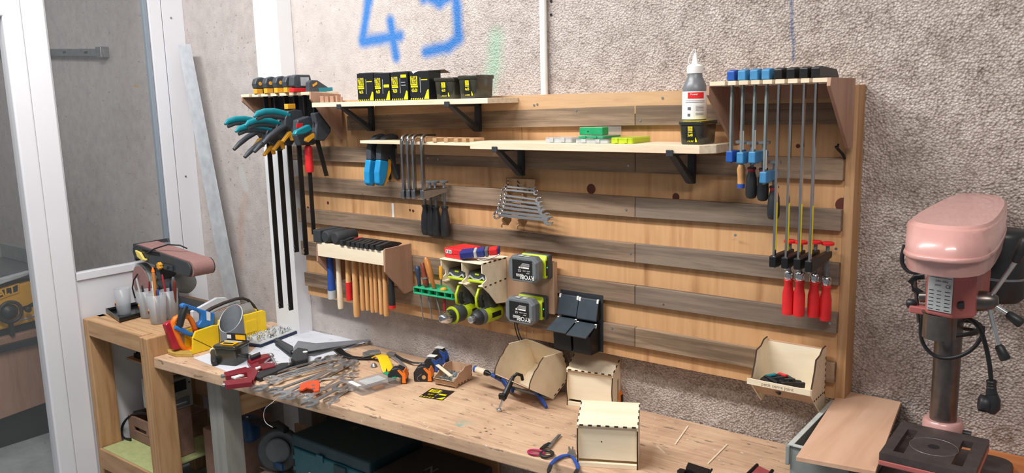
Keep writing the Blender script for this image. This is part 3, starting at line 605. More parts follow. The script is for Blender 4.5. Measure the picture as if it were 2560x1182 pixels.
# ---------------------------------------------------------------- screw clamps with a sliding arm that reaches back to the wall
def f_clamp(name, label, group, bar, jaw, spx, hz, ztop, yb, sec, bar_mat, jaw_mat, grip, grip_r, head='block', head_mat=None, zbot=None, collar=None, grip_mats=None, reach=None, pad='black_metal', head_back=None):
    """bar=(px,py) some point on the bar, jaw=(px,py) front of the sliding jaw, spx=pixel column and row of the spindle, hz=(py top, py bottom) of the grip"""
    x = PY(bar[0], bar[1], yb).x; zj = PY(jaw[0], jaw[1], yb).z
    ys = reach if reach is not None else PX(spx[0], spx[1], x).y
    t = thing(name, label, 'clamp', (x, yb, ztop), None, group); g = lambda: rel(MB(), t)
    w_, d_ = sec; hb = head_back or ys
    zb = zj-0.02 if zbot is None else zbot
    g().box(x-w_/2, x+w_/2, yb-d_/2, yb+d_/2, zb, ztop+0.012).build('bar', bar_mat, t, bev=0.0012)
    b = g(); hm = head_mat or jaw_mat
    if head == 'block':
        b.prism([(yb-0.014, ztop+0.0008), (yb-0.014, ztop+0.026), (yb+0.01, ztop+0.03), (hb-0.008, ztop+0.024), (hb+0.012, ztop+0.006), (hb+0.012, ztop+0.0008)], x-0.0105, x+0.0105, 'x'); b.build('fixed_jaw', hm, t, bev=0.003, seg=2)
    else:
        b.sweep([(x, yb, ztop-0.03), (x, yb, ztop), (x, yb+0.004, ztop+0.014), (x, yb+0.016, ztop+0.0215), (x, yb+0.03, ztop+0.020), (x, yb+0.055, ztop+0.0185), (x, yb+0.07, ztop+0.0185)], [(d_+0.002, w_+0.003)]*7, up=(1, 0, 0), n=10, p=4); b.build('fixed_jaw', hm, t)
    b = g()
    b.prism([(yb-0.013, zj-0.016), (yb-0.013, zj+0.014), (yb+0.016, zj+0.014), (ys-0.01, zj+0.012), (ys+0.012, zj+0.012), (ys+0.012, zj-0.006), (yb+0.014, zj-0.018)], x-0.0095, x+0.0095, 'x'); b.build('sliding_arm', jaw_mat, t, bev=0.003, seg=2)
    z1 = PX(spx[0], hz[0], x).z; z0_ = PX(spx[0], hz[1], x).z
    g().lathe([(0.0045, 0), (0.0052, zj+0.012+0.018-(z1))], (x, ys, z1), (0, 0, 1), 12).build('spindle', 'dull_steel', t)
    thr = g(); n_ = int((zj-0.01-z1)/0.0032)
    for k in range(max(n_, 0)): thr.lathe([(0.0052, 0), (0.0070, 0.0008), (0.0052, 0.0016)], (x, ys, z1+0.002+k*0.0032), (0, 0, 1), 12)
    if n_ > 0: thr.build('thread', 'dull_steel', t)
    g().lathe([(0.008, 0), (0.0165, 0.002), (0.017, 0.008), (0.014, 0.010)], (x, ys, zj+0.028), (0, 0, 1), 18).build('swivel_pad', pad, t)
    H = z1-z0_
    if collar: g().lathe([(grip_r*0.72, 0), (grip_r*0.85, 0.004), (grip_r*0.8, 0.02), (grip_r*0.6, 0.024)], (x, ys, z1), (0, 0, 1), 18).build('ferrule', collar, t)
    if grip == 'faceted':
        prof = [(0.5, 0), (0.98, 0.02), (1.0, 0.10), (0.98, 0.62), (0.74, 0.80), (0.72, 0.9), (0.86, 0.97), (0.7, 1.0)]; n = 8
    elif grip == 'bulb':
        prof = [(0.4, 0), (0.8, 0.03), (1.0, 0.12), (1.02, 0.35), (0.9, 0.65), (0.6, 0.86), (0.6, 0.92), (0.8, 0.96), (0.7, 1.0)]; n = 20
    else:
        prof = [(0.7, 0), (0.85, 0.03), (0.8, 0.3), (0.82, 0.5), (1.0, 0.8), (0.75, 0.95), (0.6, 1.0)]; n = 18
    P_ = [(grip_r*a, H*h_) for a, h_ in prof]
    gm = grip_mats or ['black_plastic']
    gb = g().lathe(P_, (x, ys, z0_), (0, 0, 1), n, sharp=(grip == 'faceted')).build('grip', gm[0], t, bev=0.0)
    if len(gm) > 1:
        s0, s1 = gm[2], gm[3]; r0 = grip_r*1.03
        rr = lambda h_: next((P_[k][0]+(P_[k+1][0]-P_[k][0])*((h_*H-P_[k][1])/(P_[k+1][1]-P_[k][1])) for k in range(len(P_)-1) if P_[k][1] <= h_*H <= P_[k+1][1]+1e-9))
        g().lathe([(rr(s0)+0.0006, s0*H), (rr((s0+s1)/2)+0.0006, (s0+s1)/2*H), (rr(s1)+0.0006, s1*H)], (x, ys, z0_), (0, 0, 1), n, sharp=False).build('grip_band', gm[1], t)
    return t
# silver clamps with black grips
for i, (bt, sp) in enumerate([(1011, 1061), (1025, 1081), (1038, 1098), (1060, 1119)]):
    f_clamp('screw_clamp', ['leftmost of the four silver screw clamps with black bulb handles', 'second from left of the four silver screw clamps with black bulb handles', 'third from left of the four silver screw clamps with black bulb handles', 'rightmost of the four silver screw clamps with black bulb handles, standing apart'][i],
            'silver screw clamps on the middle rack', (bt, 480), (bt+1, 484), (sp, 500), (512+i, 588+i), zm, -0.158, (0.009, 0.014), 'clamp_steel', 'clamp_steel', 'bulb', 0.0185, head='hook', reach=-0.05, pad='grey_plastic')
# blue clamps
M('blue_paint', '1f4fa0', 0.45); M('teal_paint', '3c7fae', 0.5, var=0.15); M('zinc_bar', '8f9a9c', 0.45, 0.6, var=0.15)
BL = [((1829, 300), (1831, 390), (1845, 400), (413, 473), 'blue_paint', 'wooden-handled blue screw clamp, leftmost on the right rack', 'waist', ['ash', 'royal', 0.02, 0.2], 0.012),
      ((1856, 300), (1857, 393), (1878, 400), (418, 496), 'teal_paint', 'light blue screw clamp with dark handle, second from left on the right rack', 'bulb', ['black_plastic', 'dark_red', 0.86, 0.95], 0.0155),
      ((1886, 300), (1888, 392), (1914, 400), (418, 500), 'teal_paint', 'light blue screw clamp with dark handle, third from left on the right rack', 'bulb', ['black_plastic', 'dark_red', 0.86, 0.95], 0.0155),
      ((1915, 300), (1917, 442), (1939, 470), (463, 546), 'teal_paint', 'light blue screw clamp whose jaw hangs lower than the others, right rack', 'bulb', ['black_plastic', 'dark_red', 0.86, 0.95], 0.0165)]
for (ba, ja, sp, hz, mt, lb, gp, gm, gr) in BL:
    t = f_clamp('screw_clamp', lb, 'blue screw clamps on the right rack', ba, ja, sp, hz, zr, -0.2, (0.006, 0.014), 'zinc_bar', mt, gp, gr, grip_mats=gm, head_mat=mt, pad='dull_steel', reach=-0.125, head_back=-0.12)
    if gp == 'bulb':
        x = t.location.x; zj = PY(ja[0], ja[1], -0.2).z
        rel(MB(), t).box(x+0.0032, x+0.0036, -0.204, -0.196, zj+0.02, zj+0.07).build('scale_sticker', 'white', t)
# long clamps with red grips
RC = [((1946, 300), (1942, 652), (1972, 690), (697, 784), 'leftmost'), ((1977, 300), (1972, 655), (2000, 690), (700, 788), 'second from left'), ((2009, 300), (2005, 658), (2036, 690), (704, 790), 'third from left'), ((2038, 300), (2032, 664), (2066, 700), (712, 798), 'rightmost')]
for (ba, ja, sp, hz, wh) in RC:
    t = f_clamp('long_screw_clamp', wh+' of the four long chrome bar clamps with faceted red handles', 'red-handled long clamps on the right rack', ba, ja, sp, hz, zr, -0.2, (0.006, 0.013), 'chrome', 'black_metal', 'faceted', 0.0165, grip_mats=['red'], collar='chrome', pad='red', head_back=-0.06)
    x = t.location.x; zj = PY(ja[0], ja[1], -0.2).z
    rel(MB(), t).box(x+0.0032, x+0.0037, -0.2045, -0.1955, zj+0.03, zj+0.155).build('scale_sticker', 'label_yellow', t)
# ================================================================ screw boxes and tubs
XR, ZU = (1, 0, 0), (0, 0, 1)
def star_box(pl, pr, ptop, code, label, open_top=False, yf=-0.172, dep=0.062, variant=0):
    x0, x1 = PY(pl, 246, yf).x, PY(pr, 246, yf).x-0.0015; z0 = Z_S1+0.0006; z1 = PY(pl, ptop, yf).z; W, H = x1-x0, z1-z0
    t = thing('screw_box', label, 'box', ((x0+x1)/2, yf, Z_S1), None, 'black and yellow screw boxes on the upper shelf'); g = lambda: rel(MB(), t)
    if open_top:
        g().box(x0, x1, yf, yf+dep, z0, z1).build('carton', 'card_black', t, bev=0.0012)
        f = g(); f.prism([(yf+0.004, z1+0.0005), (yf+dep, z1+0.004), (yf+dep+0.028, z1-0.006), (yf+dep+0.028, z1-0.0075), (yf+dep, z1+0.002), (yf+0.004, z1-0.001)], x0+0.008, x1+0.02, 'x'); f.build('lid_flap', 'card_black', t)
        g().prism([(x0+0.012, z1+0.0004), (x0+0.02, z1-0.008), (x0+0.03, z1-0.003), (x0+0.045, z1+0.0004)], yf-0.0006, yf-0.0001, 'y').build('torn_edge', 'white', t)
    else:
        g().box(x0, x1, yf, yf+dep, z0, z1).build('carton', 'card_black', t, bev=0.0012)
        g().box(x0+W*0.08, x1-W*0.08, yf+0.004, yf+dep-0.004, z1+0.0002, z1+0.0015).build('tuck_flap', 'card_black', t)
    yp = yf-0.0007; q = lambda mb, u0, u1, v0, v1, m=0: mb.box(x0+W*u0, x0+W*u1, yp, yf-0.0002, z0+H*v0, z0+H*v1, m)
    y = g()
    q(y, 0.05, 0.40, 0.52, 0.83); q(y, 0.06, 0.42, 0.44, 0.50)
    for k in range(6): y.prism([(x0+W*(0.02+k*0.115), z0+H*0.01), (x0+W*(0.07+k*0.115), z0+H*0.01), (x0+W*(0.10+k*0.115), z0+H*0.06), (x0+W*(0.05+k*0.115), z0+H*0.06)], yp, yf-0.0002, 'y')
    y.prism([(x0+W*0.72, z0+H*0.02), (x0+W*0.97, z0+H*0.02), (x0+W*0.97, z0+H*(0.36 if variant % 2 else 0.30)), (x0+W*0.9, z0+H*0.34)], yp, yf-0.0002, 'y')
    if variant == 0 or variant == 3: q(y, 0.6, 0.92, 0.68, 0.71)
    elif variant == 1: q(y, 0.62, 0.95, 0.48, 0.58)
    else: q(y, 0.6, 0.92, 0.80, 0.90)
    y.text(code, H*0.17, (x0+W*0.24, yf, z0+H*0.33), XR, ZU, 0, sx=0.62, lift=0.0008, bold=0.02)
    y.build('yellow_print', 'label_yellow', t)
    k = g(); k.text('STAR', H*0.19, (x0+W*0.225, yf-0.0008, z0+H*0.745), XR, ZU, 0, sx=0.62, bold=0.03); k.text('BLOCK', H*0.17, (x0+W*0.225, yf-0.0008, z0+H*0.61), XR, ZU, 0, sx=0.52, bold=0.03); k.build('dark_lettering', 'ink', t)
    s_ = g(); q(s_, 0.54, 0.56, 0.25, 0.78)
    if variant == 2: q(s_, 0.62, 0.85, 0.62, 0.64); q(s_, 0.62, 0.88, 0.52, 0.54); q(s_, 0.06, 0.3, 0.38, 0.40)
    s_.build('screw_picture', 'light_grey', t)
    return t
SB = [(895, 936, 184, '4x16', 'black and yellow screw box marked 4x16, leftmost in the row'), (937, 977, 184, '4x20', 'black and yellow screw box marked 4x20, second from the left'),
      (979, 1022, 181, '4x30', 'screw box with extra white print, third from the left'), (1026, 1075, 179, '4.5x20', 'screw box marked 4.5x20 with open lid flap, last of the row')]
for i, (a, b_, c_, d_, e_) in enumerate(SB): star_box(a, b_, c_, d_, e_, open_top=(i == 3), variant=i)

def rrect(x0, x1, y0, y1, r, z, k=4):
    pts = []
    for cx, cy, a0 in ((x1-r, y1-r, 0), (x0+r, y1-r, 90), (x0+r, y0+r, 180), (x1-r, y0+r, 270)):
        for i in range(k+1):
            a = math.radians(a0+90*i/k); pts.append(V3((cx+r*math.cos(a), cy+r*math.sin(a), z)))
    return pts
CLEAR('smoky_plastic', '2f2f25', 0.15, 0.88)
def tub(name, label, W, D, H, code, group=None, loc=(0, 0, 0), rz=0, yellow_lid=False, mat='tub'):
    """origin at the bottom centre, front is -y"""
    t = thing(name, label, 'tub', loc, (0, 0, rz), group)
    b = MB(); i_ = 0.92
    lo = lambda s_, z, r=0.012: rrect(-W/2*s_, W/2*s_, -D/2*s_, D/2*s_, r, z)
    b.ring_skin([lo(0.86, 0.0006), lo(0.90, 0.004), lo(0.97, H*0.86)]); b.build('tub_body', mat, t)
    b = MB(); b.ring_skin([lo(1.0, H*0.84), lo(1.03, H*0.85), lo(1.03, H*0.97), lo(1.01, H), lo(0.9, H*1.0), lo(0.88, H*0.985)]); b.build('lid', mat, t)
    yb_ = -D/2*0.93
    def face(mb, pts, d=0.0): # on the sloping front
        vs = [(W*u, -D/2*(0.90+0.07*(v*0.86))-0.0006-d, H*0.86*v) for u, v in pts]; mb.add(vs, [list(range(len(vs)))]); return mb
    lb = MB(); face(lb, [(-0.13, 0.12), (0.30, 0.12), (0.24, 0.35), (0.17, 0.82), (0.10, 0.93), (-0.10, 0.93), (-0.17, 0.82), (-0.20, 0.30)])
    l_ = lb.build('oval_label', 'card_black', t)
    yl = MB(); face(yl, [(-0.10, 0.66), (0.09, 0.66), (0.09, 0.90), (-0.10, 0.90)], 0.0004); face(yl, [(-0.10, 0.60), (0.09, 0.60), (0.09, 0.63), (-0.10, 0.63)], 0.0004)
    for k in range(4): face(yl, [(-0.12+k*0.065, 0.14), (-0.09+k*0.065, 0.14), (-0.07+k*0.065, 0.21), (-0.10+k*0.065, 0.21)], 0.0004)
    face(yl, [(0.19, 0.14), (0.28, 0.14), (0.22, 0.36), (0.205, 0.36)], 0.0004)
    yf_ = lambda v: -D/2*(0.90+0.06*v)-0.0012
    yl.text(code, H*0.17, (0, yf_(0.45)-0.0004, H*0.86*0.47), XR, ZU, 0, sx=0.7, bold=0.02); yl.build('yellow_print', 'label_yellow', l_)
    d_ = MB(); d_.text('STAR', H*0.085, (-0.004*W, yf_(0.9)-0.0012, H*0.86*0.83), XR, ZU, 0, sx=0.75, bold=0.02); d_.text('BLOCK', H*0.08, (-0.004*W, yf_(0.9)-0.0012, H*0.86*0.73), XR, ZU, 0, sx=0.62, bold=0.02); d_.build('dark_lettering', 'ink', l_)
    if yellow_lid:
        MB().ring_skin([lo(0.84, H*0.99), lo(0.84, H*1.008)]).build('lid_sticker', 'label_yellow', t)
    return t
def tubpx(pl, pr, pb, ptop, yf, D, *a, **k):
    x0, x1 = PY(pl, pb, yf).x, PY(pr, pb, yf).x; z0 = k.pop('z'); zt_ = PY(pl, ptop, yf).z
    return tub(a[0], a[1], (x1-x0)*1.1, D, zt_-z0, a[2], loc=((x0+x1)/2, yf+D/2, z0), **k)
tubpx(1086, 1132, 247, 195, -0.168, 0.10, 'screw_tub', 'small dark screw tub on the upper shelf, between the open box and wider tub', '4x25', z=Z_S1)
tubpx(1146, 1190, 247, 189, -0.168, 0.10, 'screw_tub', 'brown translucent screw tub with torn label, right end of the upper shelf', '4x35', z=Z_S1)
TB = tubpx(1697, 1752, 362, 303, -0.155, 0.108, 'screw_tub', 'dark screw tub marked 5x40 on the lower shelf, under the glue bottle', '5x40', z=Z_S2, yellow_lid=True)

# glue bottle on the tub
zb = PY(1740, 297, -0.10).z; q = TB.location; Ht = PY(1697, 303, -0.155).z-Z_S2
gb = thing('glue_bottle', 'grey glue bottle with white cap and red label standing on a tub', 'bottle', (q.x-0.012, q.y+0.0, Z_S2+Ht*1.01)); R_ = 0.0345
hB = 0.118
MB().lathe([(R_*0.9, 0), (R_, 0.004), (R_, 0.085), (R_*0.98, 0.095), (R_*0.8, 0.11), (R_*0.62, 0.122), (R_*0.6, 0.135)], (0, 0, 0), ZU, 28, sharp=False).build('bottle_body', M('bottle_grey', '6d7074', 0.35), gb)
lb = MB(); a0, a1 = math.radians(195), math.radians(345); n = 16
ring = lambda r_, z, A0, A1: [V3((r_*math.cos(A0+(A1-A0)*k/n), r_*math.sin(A0+(A1-A0)*k/n), z)) for k in range(n+1)]
def patch(mb, r_, z0, z1, A0, A1, m=0):
    a = ring(r_, z0, A0, A1); b = ring(r_, z1, A0, A1); mb.add(a+b, [(i, i+1, n+2+i, n+1+i) for i in range(n)], m, True)
patch(lb, R_+0.0005, 0.004, 0.082, math.radians(165), math.radians(372)); l_ = lb.build('label', 'white', gb)
lb = MB(); patch(lb, R_+0.001, 0.062, 0.079, math.radians(262), math.radians(340)); lb.build('red_band', 'red', l_)
lb = MB(); [patch(lb, R_+0.001, z, z+0.0012, math.radians(250), math.radians(345)) for z in (0.055, 0.051)]; [patch(lb, R_+0.001, z, z+0.001, math.radians(300), math.radians(340)) for z in (0.04, 0.036, 0.032, 0.028, 0.02, 0.016)]; patch(lb, R_+0.001, 0.012, 0.02, math.radians(262), math.radians(275)); patch(lb, R_+0.001, 0.03, 0.038, math.radians(262), math.radians(278)); lb.build('small_print', 'grey_plastic', l_)
lb = MB(); lb.text('Power', 0.008, (0.014, -R_*0.92-0.002, 0.0735), (1, 0.35, 0), ZU, 0); lb.build('lettering', 'white', l_)
MB().lathe([(0.022, 0.132), (0.0225, 0.134), (0.0225, 0.152), (0.019, 0.156), (0.011, 0.158), (0.009, 0.164), (0.0035, 0.188), (0.0025, 0.189)], (0, 0, 0), ZU, 24).build('nozzle_cap', 'white', gb)
MB().tube([(-0.012, 0, 0.155), (-0.022, 0, 0.165), (-0.018, 0, 0.18), (-0.008, 0, 0.195), (0.0, 0, 0.2), (0.0, 0, 0.189)], 0.0012, 8).build('cap_strap', 'white', gb)

# organisers on the lower shelf
CLEAR('clear_plastic', 'c7ccce', 0.12, 0.34); CLEAR('clear_lime', 'c3de3a', 0.12, 0.65)
def organiser(label, px0, px1, yf, D, H, z, bm, lm, rz=0.0, cat='case', group='flat organiser cases on the lower shelf', latches=(0.2, 0.62)):
    x0, x1 = PY(px0, 360, yf).x, PY(px1, 360, yf).x; W = x1-x0
    t = thing('organiser_case', label, cat, ((x0+x1)/2, yf+D/2, z), (0, 0, rz), group)
    MB().ring_skin([rrect(-W/2, W/2, -D/2, D/2, 0.006, 0.0006), rrect(-W/2, W/2, -D/2, D/2, 0.006, H*0.68)]).build('case_base', bm, t)
    MB().ring_skin([rrect(-W/2, W/2, -D/2, D/2, 0.006, H*0.7), rrect(-W/2*0.99, W/2*0.99, -D/2*0.99, D/2*0.99, 0.006, H)]).build('clear_lid', lm, t)
    for u in latches: MB().box(-W/2+W*u, -W/2+W*(u+0.14), -D/2-0.003, -D/2-0.0002, H*0.1, H*0.92).build('latch', bm, t, bev=0.001)
    return t
organiser('flat grey clear-lidded case lying left of the green ones, lower shelf', 1362, 1428, -0.145, 0.09, 0.017, Z_S2, 'light_grey', 'clear_plastic', 0.02)
organiser('flat case with pale clear base at the bottom of the green stack', 1438, 1520, -0.150, 0.12, 0.013, Z_S2, 'light_grey', 'clear_plastic')
organiser('dark green shallow case in the middle of the stack on lower shelf', 1444, 1508, -0.149, 0.11, 0.010, Z_S2+0.0135, 'green', 'clear_plastic')
organiser('yellow-green organiser with two latches, clear lid, right of the stack', 1526, 1580, -0.150, 0.12, 0.018, Z_S2, 'lime', 'clear_lime', 0.03)
t = thing('drill_bit_box', 'small bright green-ended clear bit box on top of the stack', 'box', (PY(1477, 340, -0.148).x, -0.09, Z_S2+0.024)); 
MB().box(-0.042, 0.042, -0.058, -0.022, 0.0005, 0.0245).build('green_end', 'green', t, bev=0.002); MB().box(-0.040, 0.040, -0.0215, 0.06, 0.001, 0.023).build('clear_body', 'clear_plastic', t, bev=0.0015); MB().cyl((-0.01, -0.0582, 0.012), (-0.01, -0.0588, 0.012), 0.0022, n=10).build('hole', 'ink', t)

# ================================================================ spanner rack
SR = thing('spanner_rack', 'laser-cut plywood spanner rack with burnt teeth, centre of the tool board', 'tool rack', (-1.69, -0.03, 1.55))
g = lambda: rel(MB(), SR)
sx0, sx1 = PY(1276, 442, 0).x, PY(1349, 446, 0).x
b = g(); zt_ = 1.638
b.box(sx0, sx1, -0.0245, -0.0205, zt_-0.09, zt_); b.build('back_plate', ['rack_ply_shaded'], SR)
b = g(); e_ = 0.0012
for (a, c_, z0_, z1_) in ((sx0, sx1, zt_-e_, zt_+0.0004), (sx0, sx0+e_, zt_-0.09, zt_), (sx1-e_, sx1, zt_-0.09, zt_), (sx1-0.03, sx1-0.022, zt_-0.05, zt_-0.03)): b.box(a, c_, -0.0252, -0.0246, z0_, z1_)
for k in range(3):
    for q_ in (sx0+0.004, sx0+0.048): b.prism([(q_, zt_-0.012-0.014*k), (q_+0.012, zt_-0.020-0.014*k), (q_+0.012, zt_-0.016-0.014*k), (q_+0.003, zt_-0.008-0.014*k)], -0.0252, -0.0246, 'y')
b.build('burnt_edge', 'burnt', SR)
for xx in (sx0+0.018, sx0+0.088):
    b = g(); P_ = [(-0.0248, zt_-0.012)]
    for k in range(9): y_ = -0.026-0.011*k*0.55; z_ = zt_-0.012-0.0185*k; P_ += [(y_-0.010, z_), (y_-0.010, z_-0.007), (y_-0.003, z_-0.012)]
    P_ += [(-0.078, 1.478), (-0.045, 1.470), (-0.0248, 1.485)]
    b.prism(P_, xx-0.0015, xx+0.0015, 'x'); b.build('toothed_support', 'rack_ply_shaded', SR)
def wrench(mb, L, w, th, hw, ends=('open', 'open'), z=0.0):
    """spanner along +x from 0 to L lying in the xy plane"""
    mb.box(hw*0.55, L-hw*0.55, -w/2, w/2, z-th*0.32, z+th*0.32)
    for i, e in enumerate(ends):
        s_ = -1 if i == 0 else 1; cx = 0 if i == 0 else L
        if e == 'open':
            R0 = hw; tilt = math.radians(15)*s_; pts = []
            for k in range(15):
                a = math.radians(40+280*k/14); pts.append((R0*math.cos(a), R0*0.92*math.sin(a)))
            gap = hw*0.45; pts += [(R0*0.95, -gap), (-R0*0.12, -gap), (-R0*0.32, 0), (-R0*0.12, gap), (R0*0.95, gap)]
            out = []
            for (u, v) in pts:
                if s_ < 0: u = -u
                a = tilt; out.append((cx+u*math.cos(a)-v*math.sin(a), u*math.sin(a)+v*math.cos(a)))
            mb.prism(out, z-th/2, z+th/2, 'z')
        else:
            n = 24; ri = hw*0.58; o = [(cx+hw*0.85*math.cos(2*PI*k/n), hw*0.85*math.sin(2*PI*k/n)) for k in range(n)]
            q = [(cx+ri*math.cos(2*PI*k/n), ri*math.sin(2*PI*k/n)) for k in range(n)]
            vs = [(a, b_, z+th*0.7) for a, b_ in o]+[(a, b_, z+th*0.7) for a, b_ in q]+[(a, b_, z-th*0.7) for a, b_ in o]+[(a, b_, z-th*0.7) for a, b_ in q]
            fs = []
            for k in range(n):
                l_ = (k+1) % n
                fs += [(k, l_, n+l_, n+k), (2*n+k, 3*n+k, 3*n+l_, 2*n+l_), (k, 2*n+k, 2*n+l_, l_), (n+k, n+l_, 3*n+l_, 3*n+k)]
            mb.add(vs, fs, 0, False)
    return mb
SPN = [((1266, 467), (1338, 473), 5), ((1260, 474), (1340, 482), 6), ((1257, 488), (1346, 500), 7), ((1257, 498), (1352, 511), 7.5), ((1254, 508), (1354, 522), 8), ((1252, 518), (1358, 531), 8.5), ((1249, 529), (1366, 542), 9.5), ((1243, 537), (1372, 551), 11)]
for i, (a, c_, hw) in enumerate(SPN):
    y_ = -0.045-0.0055*i
    p0, p1 = PY(*a, y_), PY(*c_, y_); Lw = (p1-p0).length
    t = thing('spanner', ['smallest chrome spanner, top of the rack ladder', 'chrome spanner second from the top of the spanner rack', 'chrome spanner third from the top of the spanner rack', 'chrome spanner fourth from the top of the spanner rack', 'chrome spanner fourth from the bottom of the spanner rack',
        'chrome spanner third from the bottom of the spanner rack', 'chrome spanner second from the bottom of the spanner rack', 'largest chrome spanner, bottom of the rack ladder'][i], 'spanner', p0, None, 'chrome spanners on the laser-cut rack')
    m_ = wrench(MB(), Lw, 0.007+0.0005*i, 0.0055, hw/1000*1.75, ('ring', 'open')); m_.build('forged_body', 'chrome', t, bev=0.0009)
    X = (p1-p0).normalized(); frame(t, p0, X, V3((0, -1, 0.45)))

# ================================================================ hammers
def hammer(i, top, bot, wpx, mat, headk, label, band=None, head_px=None):
    yh = -0.113
    p0 = PY(top[0], top[1], yh); p1 = PY(bot[0], bot[1], yh); p0.x = p1.x+(p0.x-p1.x)*0.5
    r_ = wpx/2*0.00155
    t = thing('hammer', label, 'hammer', (p1.x, yh, zt), None, 'hammers hanging in the hammer rack'); g = lambda: rel(MB(), t)
    zh = zt-0.004+0.0006; H = {'block': 0.05, 'round': 0.05}.get(headk, 0.024)
    z_bot, z_top = p1.z, zh+H*0.6
    ks = [(0, 0.9), (0.04, 1.05), (0.2, 1.0), (0.45, 0.85), (0.7, 0.8), (1.0, 0.75)]
    hb = g().sweep([(p1.x, yh, z_bot+(z_top-z_bot)*k) for k, _ in ks], [(2*r_*s_, 2.5*r_*s_) for _, s_ in ks], up=(0, 1, 0), n=14, p=2.3).build('handle', mat, t)
    if band:
        k0, k1, bm = band; g().sweep([(p1.x, yh, z_bot+(z_top-z_bot)*(k0+(k1-k0)*k/4)) for k in range(5)], [(2*r_*1.08, 2.5*r_*1.08)]*5, up=(0, 1, 0), n=14, p=2.3).build('grip_sleeve', bm, t)
    b = g(); cx = p1.x; z0_ = zh
    if headk == 'block': b.box(cx-0.024, cx+0.024, yh-0.062, yh+0.05, z0_, z0_+0.052); b.build('mallet_head', 'dark_rubber', t, bev=0.004, seg=2)
    elif headk == 'round': b.lathe([(0.020, 0), (0.0262, 0.006), (0.0262, 0.104), (0.020, 0.11)], (cx, yh-0.060, z0_+0.0263), (0, 1, 0), 26, sharp=False); b.build('mallet_head', 'dark_rubber', t)
    else:
        w_ = 0.0095 if headk == 'steel' else 0.011
        b.prism([(yh-0.062, z0_), (yh-0.062, z0_+0.020), (yh-0.03, z0_+0.022), (yh-0.012, z0_+0.026), (yh+0.014, z0_+0.026), (yh+0.045, z0_+0.018), (yh+0.06, z0_+0.012), (yh+0.06, z0_+0.009), (yh+0.02, z0_)], cx-w_, cx+w_, 'x'); b.build('steel_head', 'hammer_steel', t, bev=0.0025)
        if headk == 'red': g().box(cx-w_*0.7, cx+w_*0.7, yh-0.02, yh+0.01, z0_+0.0262, z0_+0.0275).build('red_mark', 'red', t)
    return t
M('hammer_steel', '3a3c3f', 0.45, 0.5, var=0.25, vs=50)
HM = [((825, 640), (831, 746), 18, 'royal', 'block', 'wooden-topped block mallet with blue grip and grey butt, leftmost hammer', (0.0, 0.13, 'light_grey')),
      ((845, 650), (852, 771), 13, 'ply_birch', 'round', 'rubber mallet with pale wooden handle, second from the left in the rack', None),
      ((868, 650), (874, 750), 13, 'ash', 'round', 'rubber mallet whose wooden handle has a red dipped end', (0.0, 0.28, 'red')),
      ((888, 655), (893, 791), 15, 'ash', 'steel', 'hammer with the longest thick orange-brown handle, fourth from left', None),
      ((903, 655), (908, 775), 10.5, 'ash', 'red', 'slim wooden hammer just right of the longest handle', None), ((914, 655), (920, 775), 9.5, 'ash', 'steel', 'slim wooden hammer, second right of the longest handle', None),
      ((925, 655), (932, 780), 9.5, 'ash', 'steel', 'slim wooden hammer, third right of the longest handle', None), ((937, 655), (942, 780), 9.5, 'ash', 'steel', 'slim wooden hammer, fourth right of the longest handle', None),
      ((948, 655), (954, 785), 9.5, 'ash', 'steel', 'slim wooden hammer, fifth right of the longest handle', None), ((959, 655), (967, 789), 13, 'ash', 'steel', 'wooden hammer with flared end, beside the black-gripped hammer', None),
      ((974, 660), (981, 770), 14, 'black_plastic', 'wide', 'black rubber-gripped hammer with red end, rightmost in the rack', (0.0, 0.05, 'red'))]
for i, (a, c_, w_, mt, hk_, lb, bd) in enumerate(HM): hammer(i, a, c_, w_, mt, hk_, lb, bd)

# ================================================================ screwdriver rack and tools in it
ySD = -0.085
DR = thing('screwdriver_rack', 'mint green slotted plastic screwdriver rack below the drill holder', 'tool rack', (-2.06, ySD, 1.19)); g = lambda: rel(MB(), DR)
rx0, rx1 = PY(1042, 720, ySD).x, PY(1140, 740, ySD).x; zr0 = PY(1042, 718, ySD-0.02).z; zr1 = zr0-0.022
b = g(); b.prism([(rx0, ySD-0.02), (rx1, ySD-0.02), (rx1+0.008, ySD-0.012), (rx1+0.004, -0.0212), (rx0, -0.0212)], zr0-0.004, zr0, 'z'); b.build('top_tray', 'mint', DR, bev=0.0008)
b = g(); b.prism([(rx0, ySD-0.02), (rx1, ySD-0.02), (rx1+0.008, ySD-0.012), (rx1+0.004, -0.0212), (rx0, -0.0212)], zr1-0.004, zr1, 'z'); b.build('bottom_tray', 'mint', DR, bev=0.0008)
b = g(); [b.box(rx0+(rx1-rx0)*k-0.0015, rx0+(rx1-rx0)*k+0.0015, ySD-0.018, -0.0215, zr1, zr0-0.004) for k in (0.0, 0.2, 0.4, 0.6, 0.8, 0.97)]; b.box(rx0, rx1, -0.0245, -0.0212, zr1, zr0-0.004); b.build('partitions', 'mint', DR)
def driver(label, name, top, mid, bot, prof, mat, rs=0.0028, extra=None, cat='screwdriver'):
    p0, p1, p2 = PY(*top, ySD), PY(*mid, ySD), PY(*bot, ySD)
    t = thing(name, label, cat, p1, None, 'hand tools in the green rack'); H = (p0-p1).length
    ax = (p0-p1).normalized()
    rel(MB(), t).lathe([(r_, h_*H) for r_, h_ in prof], p1, ax, 16, sharp=False).build('handle', mat, t)
    rel(MB(), t).cyl(p1, p2, rs, rs*0.8, n=10).build('shaft', 'dull_steel' if extra is None or extra[0] != 'shaft' else extra[1], t)
    if extra and extra[0] == 'ring': rel(MB(), t).lathe([(0.010, 0), (0.0135, 0.001), (0.0135, 0.007), (0.010, 0.008)], p1+ax*H*0.32, ax, 18).build('collar', extra[1], t)
    return t
